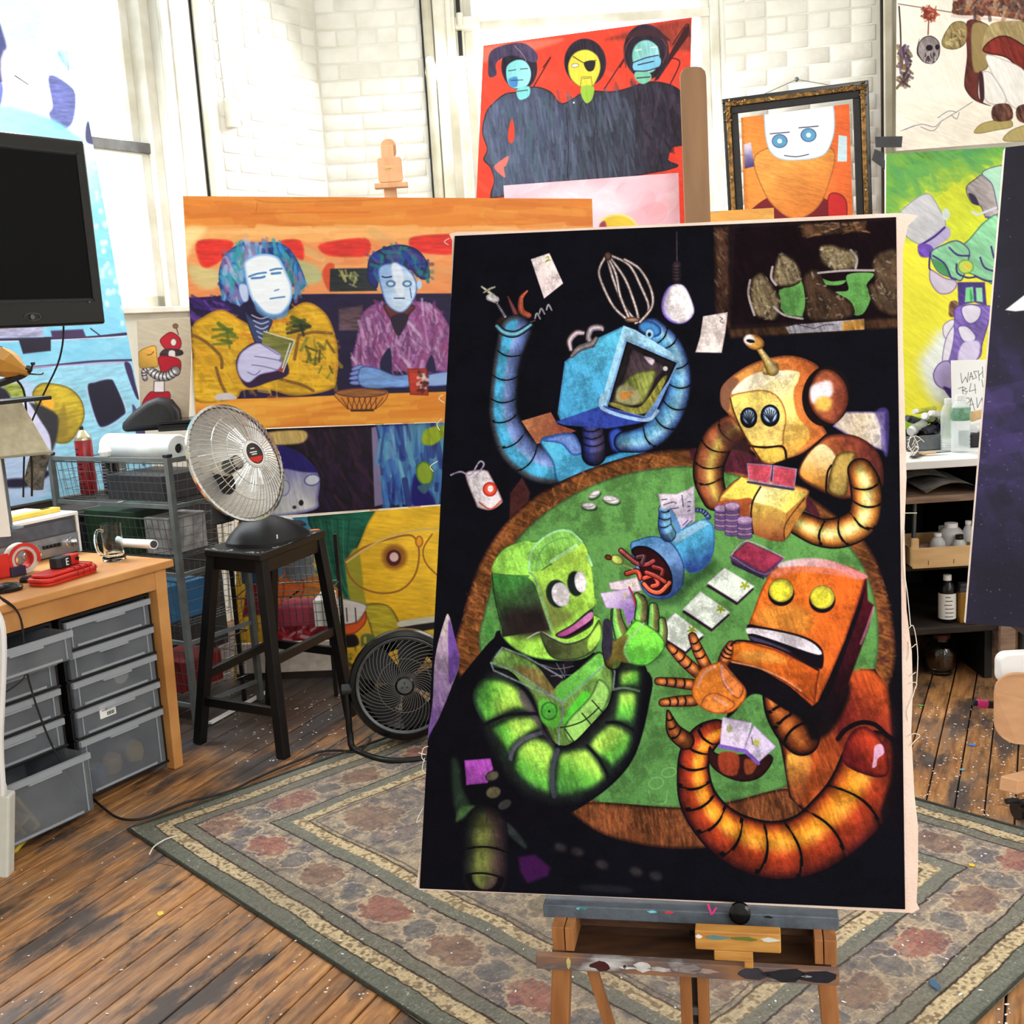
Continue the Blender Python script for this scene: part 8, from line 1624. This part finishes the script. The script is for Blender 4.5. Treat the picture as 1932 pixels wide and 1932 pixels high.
u,z=one(1396,1727,-.03);mb=MB(TE@Matrix.Translation((u,-.018,z))@Matrix.Rotation(radians(75),4,'X'));mb.lathe([(.012,0),(.018,.004),(.018,.016),(.014,.02),(0,.021)],24);part('clamp_knob',mb,MAT['black_gloss'],ea,smooth=True)
ub,zl0=one(1018,1797,-.04);ue,zl1=one(1581,1822,-.04);ZF=(zl0+zl1)/2
mb=MB(TE);mb.box((ub,-.075,ZF-.013),(ue,-.06,ZF+.013));lip=part('drawer_front',mb,mat('paint_smeared_pine',(150,104,66),(96,84,84),9,.6,c3=(196,196,196),stretch=(1,1,3),thr=(.38,.58)),ea,bevel=.0015,label='paint smeared front board')
for(px,w,h_,c_)in((1135,.045,.02,(70,22,24)),(1215,.04,.022,(206,206,206)),(1245,.05,.012,(190,188,190)),(1300,.05,.02,(140,132,130)),(1330,.05,.01,(176,150,140)),(1480,.09,.026,(26,28,38)),(1540,.08,.026,(24,26,40)),(1420,.07,.024,(54,54,66)),(1075,.01,.022,(206,190,120)),(1185,.03,.006,(222,222,226)),(1520,.02,.006,(214,216,220)),(1180,.008,.008,(20,20,22))):
    u,z=one(px,1800,-.06);smear(u,-.0758,ZF+_sr.uniform(-.002,.003),w,h_,mat('dried_smear',c_,tuple(int(v*.8)for v in c_),60,.6),lip)
mb=MB(TE);mb.box((ub+.02,-.065,ZF-.012),(ue-.01,.10,ZF-.006));part('drawer_floor',mb,MAT['easel_dark'],ea);mb=MB(TE);mb.box((ub+.02,.09,ZF-.012),(ue-.01,.10,ZL-.015));part('drawer_back',mb,MAT['easel_dark'],ea)
for(a,b_)in((1042,1064),(1066,1082),(1536,1552),(1554,1578)):
    u0,_=one(a,1750,-.05);u1,_=one(b_,1750,-.05);mb=MB(TE);mb.box((u0,-.055,ZF+.012),(u1,.09,ZL-.014));part('drawer_side',mb,MAT['easel'],ea,bevel=.001)
u0,zt=one(1312,1741,-.075);u1,zb=one(1474,1806,-.1);mb=MB(TE);mb.box((u0,-.1,zb+.006),(u1,-.075,zt));mb.box((u0+.03,-.1,zb-.012),(u1-.045,-.077,zb+.006));mb.box((u1-.06,-.09,zb-.03),(u1-.045,-.077,zb));blk=part('sliding_block',mb,mat('worn_yellow_pine',(196,146,72),(170,116,56),8,.5,stretch=(1,6,12)),ea,bevel=.002)
for(a,w,c_)in((.035,.05,(90,130,130)),(.08,.05,(96,110,50)),(.12,.035,(206,210,206)),(.006,.012,(226,226,226))):smear(u0+a,-.1008,zt-.010,w,.008,mat('block_smear',c_,rough=.5),blk)
def legx(px0,px1,back,nm,y0,y1,fx=0.0):
    ua,_=one(px0,1860,back);uc,_=one(px1,1860,back);w=uc-ua;m_=(ua+uc)/2;mb=MB(TE);mb.beam((m_+fx,back+y0,.013),(m_,back+y1,ZF-.01),w,.03,up=(0,1,0));return part(nm,mb,MAT['easel'],ea,bevel=.002)
legx(1049,1083,.0,'leg',-.03,.0,-.03);legx(1539,1574,.0,'leg',-.03,.0,.03);legx(1284,1306,.05,'mast_rail',0,0);legx(1316,1337,.05,'mast_rail',0,0)
mb=MB(TE);ua,_=one(1306,1860,.05);uc,_=one(1316,1860,.05);mb.box((ua-.001,.045,.013),(uc+.001,.06,ZF+.02));rk_=part('ratchet_strip',mb,MAT['dark'],ea);mb=MB(TE)
for i in range(9):mb.box((ua,.038,.03+i*.033),(uc,.046,.045+i*.033))
part('ratchet_teeth',mb,MAT['steel'],rk_)
ua,za=one(1118,1830,.03);uc,zc_=one(1150,1932,.03);mb=MB(TE);kf=(za-.013)/(za-zc_);mb.beam((ua-(uc-ua)*.3,.03,za+.3*(za-zc_)),(ua+(uc-ua)*kf,.03,.013),.018,.018,up=(0,1,0));part('diagonal_brace',mb,MAT['easel'],ea,bevel=.001)
mu_=(one(1295,1860,.05)[0]+one(1326,1860,.05)[0])/2;mb=MB(TE)
mtop=MP0+MN*-.03+np.array([0,0,0])
mb.beam((mu_,.12,ZF),(mu_,.12+.30,1.45),.045,.025,up=(1,0,0));part('mast',mb,MAT['easel'],ea);mb=MB(TE);mb.beam((mu_,.40,1.3),(mu_,.95,.013),.04,.022,up=(1,0,0));part('rear_leg',mb,MAT['easel'],ea)
mb=MB(TE);mb.box((x0+.02,.02,ZL-.05),(x1-.02,.06,ZL-.02));part('cross_bar',mb,MAT['easel_dark'],ea)
# ------------------------------------------------------------------ workbench on the right
BX0,BX1,BY0,BY1=1.50,2.55,4.42,5.5;ZB=aty(1780,868,BY0)[2]
def zat(py,Y=BY0,px=1780):return float(aty(px,py,Y)[2])
bn=thing('workbench','white topped workbench with open dark shelves behind the purple canvas','workbench',((BX0+BX1)/2,BY0,0))
mb=MB();mb.box((BX0,BY0,zat(883)),(BX1,BY1,ZB));part('bench_top',mb,MAT['white_plastic'],bn,bevel=.003)
z2=zat(938);z3=zat(1070);z4=zat(1183)
mb=MB();mb.box((BX0,BY0+.04,zat(951)),(BX1,BY1-.3,z2));part('shelf',mb,MAT['shelfwood'],bn,bevel=.003)
mb=MB();mb.box((BX0,BY0+.05,zat(1080)),(BX1,BY1-.3,z3));part('shelf',mb,MAT['darkwood'],bn,bevel=.003)
mb=MB();xr=aty(1884,1190,BY0)[0];mb.box((BX0,BY0+.0,zat(1196)),(xr,BY1-.3,z4));part('shelf',mb,MAT['darkwood'],bn,bevel=.004)
mb=MB();mb.box((BX0-.0,BY0+.03,0),(BX0+.03,BY1-.3,ZB-.04));part('side_panel',mb,MAT['darkwood'],bn);mb=MB();mb.box((xr-.03,BY0+.06,.0),(xr,BY1-.3,ZB-.04));part('side_panel',mb,MAT['dark'],bn);mb=MB();mb.box((BX0,BY1-.33,0),(BX1,BY1-.3,ZB-.04));part('back_panel',mb,MAT['dark'],bn)
mb=MB();mb.box((xr+.0,BY0-.02,zat(1243)),(xr+.06,BY0+.04,ZB-.04));part('post',mb,MAT['shelfwood'],bn,bevel=.003);mb=MB();mb.cyl((xr+.16,BY0+.1,0),(xr+.16,BY0+.1,ZB-.04),.035,n=18);part('round_post',mb,MAT['steel'],bn,smooth=True)
mb=MB();q=aty(1722,1000,BY0+.12);mb.cyl((q[0],q[1],z3+.0),(aty(1726,960,BY0+.12)[0],q[1],zat(955)),.009,n=12);solo('steel_rod',mb,MAT['steel'],'grey rod leaning on the shelf left of the crate','rod',smooth=True)
# objects on the bench top
def bq(px,py,z):q=onfloor(px,py,z);return q
tray=thing('metal_tray','grey metal loaf tray of paint tubes on the workbench','tray',tuple(aty(1742,846,4.75)))
a,b_=aty(1706,846,4.72),aty(1778,846,4.72);zt=aty(1740,822,4.72)[2];mb=MB()
for(p0_,p1_)in(((a[0],4.72,ZB),(b_[0],4.724,zt)),((a[0],4.98,ZB),(b_[0],4.984,zt)),((a[0],4.72,ZB),(a[0]+.004,4.98,zt)),((b_[0]-.004,4.72,ZB),(b_[0],4.98,zt)),((a[0],4.72,ZB),(b_[0],4.98,ZB+.004)),((a[0]-.006,4.712,zt-.004),(b_[0]+.006,4.72,zt))):mb.box(p0_,p1_)
part('tray_wall',mb,MAT['steel'],tray,bevel=.001)
rg=random.Random(12);cols=[(206,214,200),(60,64,70),(150,150,150),(40,40,60),(170,180,120),(96,98,104),(216,214,210),(44,46,50),(196,200,60)]
tl=['white paint tube on the left of the tray','charcoal paint tube behind the left tubes','grey paint tube with a pale cap near the tray middle','navy capped tube lying across the tray front','olive paint tube at the top of the heap','slate grey tube in the middle of the heap','white tube at the back of the heap','black capped tube right of the olive one','yellow-green tube low in the heap']
for i,(px,py,dx,dy,r_)in enumerate(((1722,812,16,-14,.022),(1716,790,22,10,.016),(1738,800,14,-16,.020),(1742,818,14,-10,.024),(1748,786,14,8,.018),(1764,796,8,16,.022),(1760,780,18,4,.014),(1776,806,-10,12,.018),(1730,776,26,-6,.012))):
    Y=4.8+.03*(i%3);p_,q_=aty(px,py,Y),aty(px+dx*1.3,py+dy*.9,Y+.05);t=thing('paint_tube',tl[i],'paint tube',tuple(np.minimum(p_,q_)),'paint tubes heaped in the metal tray');d_=(q_-p_)/np.linalg.norm(q_-p_)
    mb=MB();mb.cyl(p_,q_,r_,r_*.92,16);part('tube_body',mb,mat('tube_paint',cols[i],tuple(int(v*.8)for v in cols[i]),30,.4),t,smooth=True,bevel=.002);mb=MB();mb.cyl(p_-d_*.018,p_,r_*.8,r_*.86,16);part('cap',mb,MAT['black_gloss']if i%2 else MAT['white_plastic'],t,smooth=True)
def bottle(px,pyt,pyb,Y,r_,name,label,body,cap,lab=None,labz=(.3,.6),neck=.3,capw=.5,ribs=0,z0=None,liquid=None,caph=.08,cat='bottle',print_=None):
    q=aty(px,pyb,Y);z0=float(q[2])if z0 is None else z0;h_=float(aty(px,pyt,Y)[2])-z0;T_=Matrix.Translation((q[0],Y,z0));t=thing(name,label,cat,(q[0],Y,z0))
    pr=[(r_*.8,0),(r_*.98,h_*.015)]
    if ribs:
        n_=ribs
        for k in range(n_):z=h_*(.04+.26*k/n_);pr+=[(r_,z),(r_*.94,z+h_*.26/n_*.5)]
        pr+=[(r_,h_*.32),(r_*.98,h_*.66)]
    else:pr+=[(r_,h_*.04),(r_,h_*(1-neck))]
    pr+=[(r_*.92,h_*(1-neck*.72)),(r_*.62,h_*(1-neck*.42)),(r_*capw*.85,h_*(1-neck*.3)),(r_*capw*.85,h_*(1-caph))]
    mb=MB(T_);mb.lathe(pr,26);part('bottle_body',mb,body,t,smooth=True)
    mb=MB(T_);mb.lathe([(r_*capw,h_*(1-caph)-.002),(r_*capw,h_-.001),(r_*capw*.9,h_),(0,h_)],20);part('cap',mb,cap,t,smooth=True)
    if lab:
        mb=MB(T_);mb.lathe([(r_*1.015,h_*labz[0]),(r_*1.015,h_*labz[1])],26,caps=False);part('label',mb,lab,t,smooth=True)
        if print_:
            mb=MB(T_);g=random.Random(5)
            for k in range(print_):z=h_*(labz[0]+(labz[1]-labz[0])*(k+.6)/(print_+.5));mb.lathe([(r_*1.025,z),(r_*1.025,z+h_*.016)],8,a0=-130+g.random()*8,a1=-130+38+g.random()*28,caps=False)
            part('label_print',mb,MAT['ink'],t)
    return t
wat=mat('clear_water_bottle',(236,246,248),rough=.05,alpha=.35);lg_=mat('green_label',(60,120,80),(150,190,170),24,.4)
bottle(1812,745,855,4.62,.038,'water_bottle','clear plastic water bottle with a green label on the bench',wat,MAT['white_plastic'],lg_,(.56,.78),ribs=4,z0=ZB)
bottle(1789,752,851,4.68,.030,'water_bottle','slimmer unlabelled clear bottle left of the green labelled one',wat,MAT['white_plastic'],ribs=6,z0=ZB)
a=aty(1832,846,4.72);mb=MB();mb.box((a[0],4.72,ZB),(a[0]+.16,4.86,float(aty(1840,818,4.72)[2])));solo('black_tub',mb,MAT['black_matte'],'black plastic tub at the right end of the bench behind the water bottles','tub',bevel=.006)
for i,(px,py,dx,m_,lb)in enumerate(((1836,810,20,'white_plastic','pale tube on the black tub, lower of the two'),(1834,786,20,'crate','orange-tan tube on the black tub, upper of the two'))):
    p_,q_=aty(px,py,4.76),aty(px+dx,py-6,4.8);mb=MB();mb.cyl(p_,q_,.022,.018);solo('glue_tube',mb,MAT[m_],lb,'tube',smooth=True)
p_,q_=bq(1735,856,ZB+.01),bq(1795,852,ZB+.01);mb=MB();mb.beam(p_,(p_+q_)/2,.022,.008);sk2=thing('palette_knife','palette knife with a tan handle lying at the front of the bench','palette knife',tuple(p_));part('handle',mb,MAT['crate'],sk2,bevel=.002);mb=MB();mb.beam((p_+q_)/2,q_,.02,.002,w2=.004);part('blade',mb,MAT['black_gloss'],sk2)
p_,q_=bq(1722,862,ZB+.008),bq(1738,854,ZB+.008);mb=MB();mb.beam(p_,q_,.03,.006);solo('plastic_scraper',mb,MAT['charcoal'],'dark scraper at the left front corner of the bench','scraper',bevel=.002)
mb=MB();g=random.Random(9)
for k in range(7):
    px,py=1710+g.random()*24,830+g.random()*26;pts=[]
    for j in range(5):pts.append(bq(px,py,ZB+.01+g.random()*.06));px+=g.uniform(-12,16);py=min(max(py+g.uniform(-10,10),826),858)
    mb.tube(pts,.0012,4)
solo('tangled_wire',mb,MAT['thread'],'tangle of pale string at the left end of the bench','string',kind='stuff')
# newspapers on the upper shelf
mb=MB();xa,xb=aty(1740,930,BY0+.1)[0],aty(1846,930,BY0+.1)[0]
mb.grid(lambda u,v:(xa+(xb-xa)*u,BY0+.06+.32*v,z2+.003+.035*sin(pi*u)*(1-v*.3)+.02*v*sin(7*u+2)**2+.01),14,8);mb.grid(lambda u,v:(xa-.08+(xb-xa)*u*.9,BY0+.14+.3*v,z2+.05+.02*sin(3*u)+.03*v),10,5);np_=solo('newspaper',mb,MAT['newsprint'],'crumpled grey newspaper on the upper shelf under the white bench top','newspaper',smooth=True)
mb=MB();mb.grid(lambda u,v:(xa+(xb-xa)*u,BY0+.055+.012*v,z2+.0025+.035*sin(pi*u)+.008),14,1)
solo('card_strip',mb,MAT['crate'],'curved cardboard edge arching on the upper shelf front','cardboard')
# crate of white bottles
ca,cb=aty(1719,1066,BY0+.02),aty(1840,1066,BY0+.02);zc0,zc1=z3+.0,zat(1030,BY0+.02);cr_=thing('wooden_crate','light plywood crate of white jugs on the middle shelf','crate',(float((ca[0]+cb[0])/2),BY0+.02,zc0))
for nm,p0_,p1_ in(('side_board',(ca[0],BY0+.0,zc0+.0),(cb[0],BY0+.008,zc1)),('side_board',(ca[0],BY0+.3,zc0),(cb[0],BY0+.308,zc1)),('end_board',(ca[0],BY0+.008,zc0),(ca[0]+.008,BY0+.3,zc1)),('end_board',(cb[0]-.008,BY0+.008,zc0),(cb[0],BY0+.3,zc1)),('bottom_board',(ca[0],BY0+.008,zc0),(cb[0],BY0+.3,zc0+.006)),('corner_post',(ca[0]+.004,BY0+.010,zc0),(ca[0]+.028,BY0+.034,zc1+.036))):
    mb=MB();mb.box(p0_,p1_);part(nm,mb,MAT['crate'],cr_,bevel=.001)
mb=MB()
for px in(1751,1799):u_=aty(px,1060,BY0)[0];mb.box((u_,BY0-.001,zc0+.012),(u_+.002,BY0,zc0+.03))
part('staple',mb,MAT['ink'],cr_);zc=zc0+.008
fr_=mat('milky_plastic',(206,206,206),(186,186,188),20,.35,alpha=.9)
bottle(1797,986,0,BY0+.13,.052,'white_jug','largest milky white jug with a wide cap in the crate',fr_,MAT['white_plastic'],z0=zc,neck=.35,capw=.5,caph=.16)
bottle(1780,992,0,BY0+.20,.036,'white_jug','milky bottle with a small white cap behind the largest jug',fr_,MAT['white_plastic'],z0=zc,neck=.5,capw=.45,caph=.12)
bottle(1770,1006,0,BY0+.07,.030,'white_jug','small milky bottle at the front left of the jugs',fr_,MAT['white_plastic'],z0=zc,neck=.4,capw=.5)
bottle(1814,1008,0,BY0+.06,.028,'ink_bottle','squat grey bottle with a square black cap in the crate',fr_,MAT['black_gloss'],z0=zc,neck=.5,capw=.55,caph=.25)
bottle(1832,982,0,BY0+.1,.024,'white_jug','slim bottle at the right end of the crate',fr_,MAT['white_plastic'],z0=zc,neck=.4)
mb=MB(Matrix.Translation((aty(1748,1020,BY0+.12)[0],BY0+.12,zc)));mb.lathe([(.03,0),(.042,.02),(.036,.05),(.02,.062),(0,.066)],12);solo('clear_packet',mb,mat('clear_wrap_red',(170,120,110),(206,200,196),26,.2,alpha=.7),'clear wrapped reddish packet at the left inside the crate','packet',smooth=True)
# lower shelf and floor
bottle(1787,1084,1180,BY0+.08,.034,'glass_bottle','dark bottle with a white cap and white printed label on the lowest shelf',MAT['black_gloss'],MAT['white_plastic'],MAT['paper'],(.08,.62),z0=z4,neck=.34,capw=.48,caph=.12,print_=6)
a=aty(1818,1180,BY0+.06);mb=MB(Matrix.Translation((a[0],BY0+.06,z4)));ob=thing('oil_bottle','square bottle of golden oil at the right end of the lowest shelf','bottle',(a[0],BY0+.06,z4));mb.prism(rrect(-.022,-.02,.022,.02,.004),0,.125);part('bottle_body',mb,MAT['oil'],ob,bevel=.002);mb=MB(Matrix.Translation((a[0],BY0+.06,z4)));mb.prism(rrect(-.025,-.023,.025,.023,.004),.125,.143);mb.prism(rrect(-.02,-.018,.02,.018,.004),.143,.16);part('screw_cap',mb,MAT['charcoal'],ob,bevel=.002)
a=onfloor(1855,1190,z4+.0);mb=MB(Matrix.Translation((aty(1855,1190,BY0+.03)[0],BY0+.03,z4)));mb.lathe([(.022,0),(.03,.004),(.036,.034),(.033,.034),(.028,.006),(0,.005)],24,Matrix.Scale(.9,4,(0,1,0)),caps=False);solo('white_dish',mb,MAT['white_plastic'],'small white dish at the right edge of the lowest shelf under the purple canvas','dish',smooth=True)
jq=onfloor(1786,1278);jr=.062;jr_=thing('glass_jar','large round glass jar half full of brown liquid on the floor under the workbench','jar',tuple(jq));TJ=Matrix.Translation((jq[0],jq[1]+.06,0))
mb=MB(TJ);mb.lathe([(0,.004),(jr*.7,0),(jr*.72,.012),(jr*.9,.03),(jr*1.02,.07),(jr*1.0,.10),(jr*.8,.125),(jr*.55,.14),(jr*.55,.152),(jr*.5,.152),(jr*.5,.138),(jr*.76,.12),(jr*.95,.098),(jr*.97,.07),(jr*.85,.032),(0,.02)],32,caps=False);part('jar_glass',mb,MAT['glass'],jr_,smooth=True)
mb=MB(TJ);mb.lathe([(0,.024),(jr*.8,.03),(jr*.95,.07),(jr*.955,.082),(0,.082)],28);part('brown_liquid',mb,MAT['amber'],jr_,smooth=True);mb=MB(TJ);mb.lathe([(jr*.58,.152),(jr*.58,.168),(jr*.5,.172),(0,.172)],26);part('lid',mb,mat('dull_red_lid',(70,26,26),rough=.5),jr_,smooth=True)
# easel rail that carries the purple canvas
pz=onplane(1870,1190,P12.p0,P12.n);pe=thing('floor_easel','dark easel legs hidden behind the purple canvas, foot near the wooden chair','easel',(pz[0]+.3,pz[1]+.1,0)); 
for dx in(.26,.62):mb=MB();mb.beam((pz[0]+dx,pz[1]+.12,0),(pz[0]+dx,pz[1]+.35,2.0),.04,.03,up=(1,0,0));part('leg',mb,MAT['darkwood'],pe)
mb=MB();mb.box((pz[0]+.12,pz[1]-.07,pz[2]-.035),(pz[0]+.75,pz[1]+.18,pz[2]-.012));part('ledge',mb,MAT['darkwood'],pe)
# marker pen and wooden chair
mk=thing('marker_pen','pink and black marker pen poking out left of the wooden chair','marker',tuple(aty(1850,1328,3.3)));mks=[aty(1835,1326,3.3),aty(1843,1326.5,3.3),aty(1862,1329,3.3),aty(1882,1333,3.3)]
for(i,nm,m_,r_)in((0,'tip',MAT['black_matte'],.009),(1,'pink_band',MAT['pink'],.0125),(2,'barrel',MAT['black_matte'],.0115)):mb=MB();mb.cyl(mks[i],mks[i+1]+(np.array([.12,0,-.01])if i==2 else 0),r_,n=14);part(nm,mb,m_,mk,smooth=True)
chq=onfloor(1990,1560);cY=3.05
ch=thing('wooden_chair','plywood swivel chair with a rounded back and white pad, at the right edge','chair',(aty(1965,1500,cY)[0],cY,0))
def chp(px,py,Y=cY):q=aty(px,py,Y);return q
cT=frame(chp(1876,1405),(cos(radians(-18)),sin(radians(-18)),0),(sin(radians(18)),cos(radians(18)),0));hh=float(chp(1876,1271)[2]-chp(1876,1405)[2])
mb=MB(cT); 
def bend(x):return .02*((x-.2)/.2)**2
out=rrect(0,0,.38,hh,.06,7);vs0=[(x,bend(x),z)for x,z in out];vs1=[(x,bend(x)+.012,z)for x,z in out];n_=len(out);mb.add(vs0+vs1,[tuple(range(n_)),tuple(range(n_,2*n_))[::-1]]+[(i,(i+1)%n_,n_+(i+1)%n_,n_+i)for i in range(n_)]);part('backrest',mb,MAT['ply'],ch,bevel=.003)
a=chp(1880,1290,cY+.14);hw_=float(chp(1880,1231,cY+.14)[2]-a[2]);mb=MB(frame(a,(1,0,0)));mb.prism(rrect(0,0,.36,hw_,.028,6),-.02,.02,frame((0,0,0),(1,0,0),(0,0,1)));part('white_pad',mb,MAT['white_plastic'],ch,bevel=.006)
cx_=aty(1985,1450,cY+.1)[0];mb=MB();mb.cyl((cx_,cY+.1,.12),(cx_,cY+.1,.52),.022,n=16);part('column',mb,MAT['steel'],ch,smooth=True);mb=MB();mb.prism(rrect(-.19,-.18,.2,.18,.06,6),0,.014,Matrix.Translation((cx_+.2,cY+.12,.42)));part('seat',mb,MAT['ply'],ch,bevel=.004)
mb=MB();p_=chp(1896,1482,cY-.1);mb.beam((cx_,cY+.1,.16),(p_[0]+.01,p_[1],p_[2]),.05,.04,up=(0,0,1));part('base_arm',mb,MAT['ply'],ch,bevel=.004)
for a_ in(60,5,-50):mb=MB();mb.beam((cx_,cY+.1,.16),(cx_+.28*cos(radians(a_)),cY+.1+.28*sin(radians(a_)),.07),.05,.04);part('base_arm',mb,MAT['ply'],ch,bevel=.004)
cw=onfloor(1924,1545,0);mb=MB();mb.cyl((cw[0]-.012,cw[1],.028),(cw[0]+.025,cw[1]+.01,.028),.028,n=20);part('caster',mb,MAT['black_gloss'],ch,smooth=True);mb=MB();mb.tube([(cw[0]-.045,cw[1]-.01,.062),(cw[0]-.01,cw[1],.058),(cw[0]+.02,cw[1]+.01,.03)],.009,8);part('caster_fork',mb,MAT['black_matte'],ch,smooth=True)
# ------------------------------------------------------------------ chips and dried paint on the boards
g=random.Random(21);mb=MB();mw=0
def chip(px,py,s_,z=.0012):
    if not(860<py<1990):return
    q=onfloor(px,py,z);n_=5;a0=g.random()*6;st_=1+g.random()*1.6;an=g.random()*3.14
    vs=[]
    for k in range(n_):
        a=a0+2*pi*k/n_;r_=s_*(.6+.5*g.random());x,y=r_*cos(a)*st_,r_*sin(a)
        vs.append((q[0]+x*cos(an)-y*sin(an),q[1]+x*sin(an)+y*cos(an),z))
    mb.add(vs+[(v[0],v[1],v[2]+.001)for v in vs],[tuple(range(n_,2*n_)),tuple(range(n_))[::-1]]+[(i,(i+1)%n_,n_+(i+1)%n_,n_+i)for i in range(n_)])
for _ in range(260):chip(1725+g.random()*207,1330+g.random()*210,g.uniform(.001,.0035))
for _ in range(150):chip(420+g.random()*240,1300+g.random()*140,g.uniform(.001,.004))
for _ in range(70):chip(g.random()*700,1560+g.random()*372,g.uniform(.001,.003),.0012)
for _ in range(60):chip(1700+g.random()*232,1700+g.random()*232,g.uniform(.001,.004),.0012)
for _ in range(150):chip(500+g.random()*1400,1560+g.random()*372,g.uniform(.0008,.003),.0135)
solo('paint_chips',mb,MAT['paper'],'scattered pale paint chips over the boards and rug','paint chips',kind='stuff')
for(px,py,s_,c_,z,lb)in((1834,1405,.012,(80,130,206),.0012,'blue paint drop on the boards left of the wooden chair'),(1816,1452,.009,(110,170,190),.0012,'pale teal paint drop below the blue one'),(1738,1331,.009,(90,180,90),.0012,'green paint fleck near the foot of the shelves'),(1834,1632,.009,(226,186,50),.0135,'yellow paint drop on the rug at the right'),(302,1724,.011,(230,206,80),.0012,'yellow and white paint drop on the front boards'),(1762,1856,.01,(60,96,130),.0135,'dark blue paint stain on the rug border, lower right')):
    mb=MB();chip(px,py,s_,z);solo('paint_drop',mb,mat('drop_paint',c_,rough=.4),lb,'paint drop')
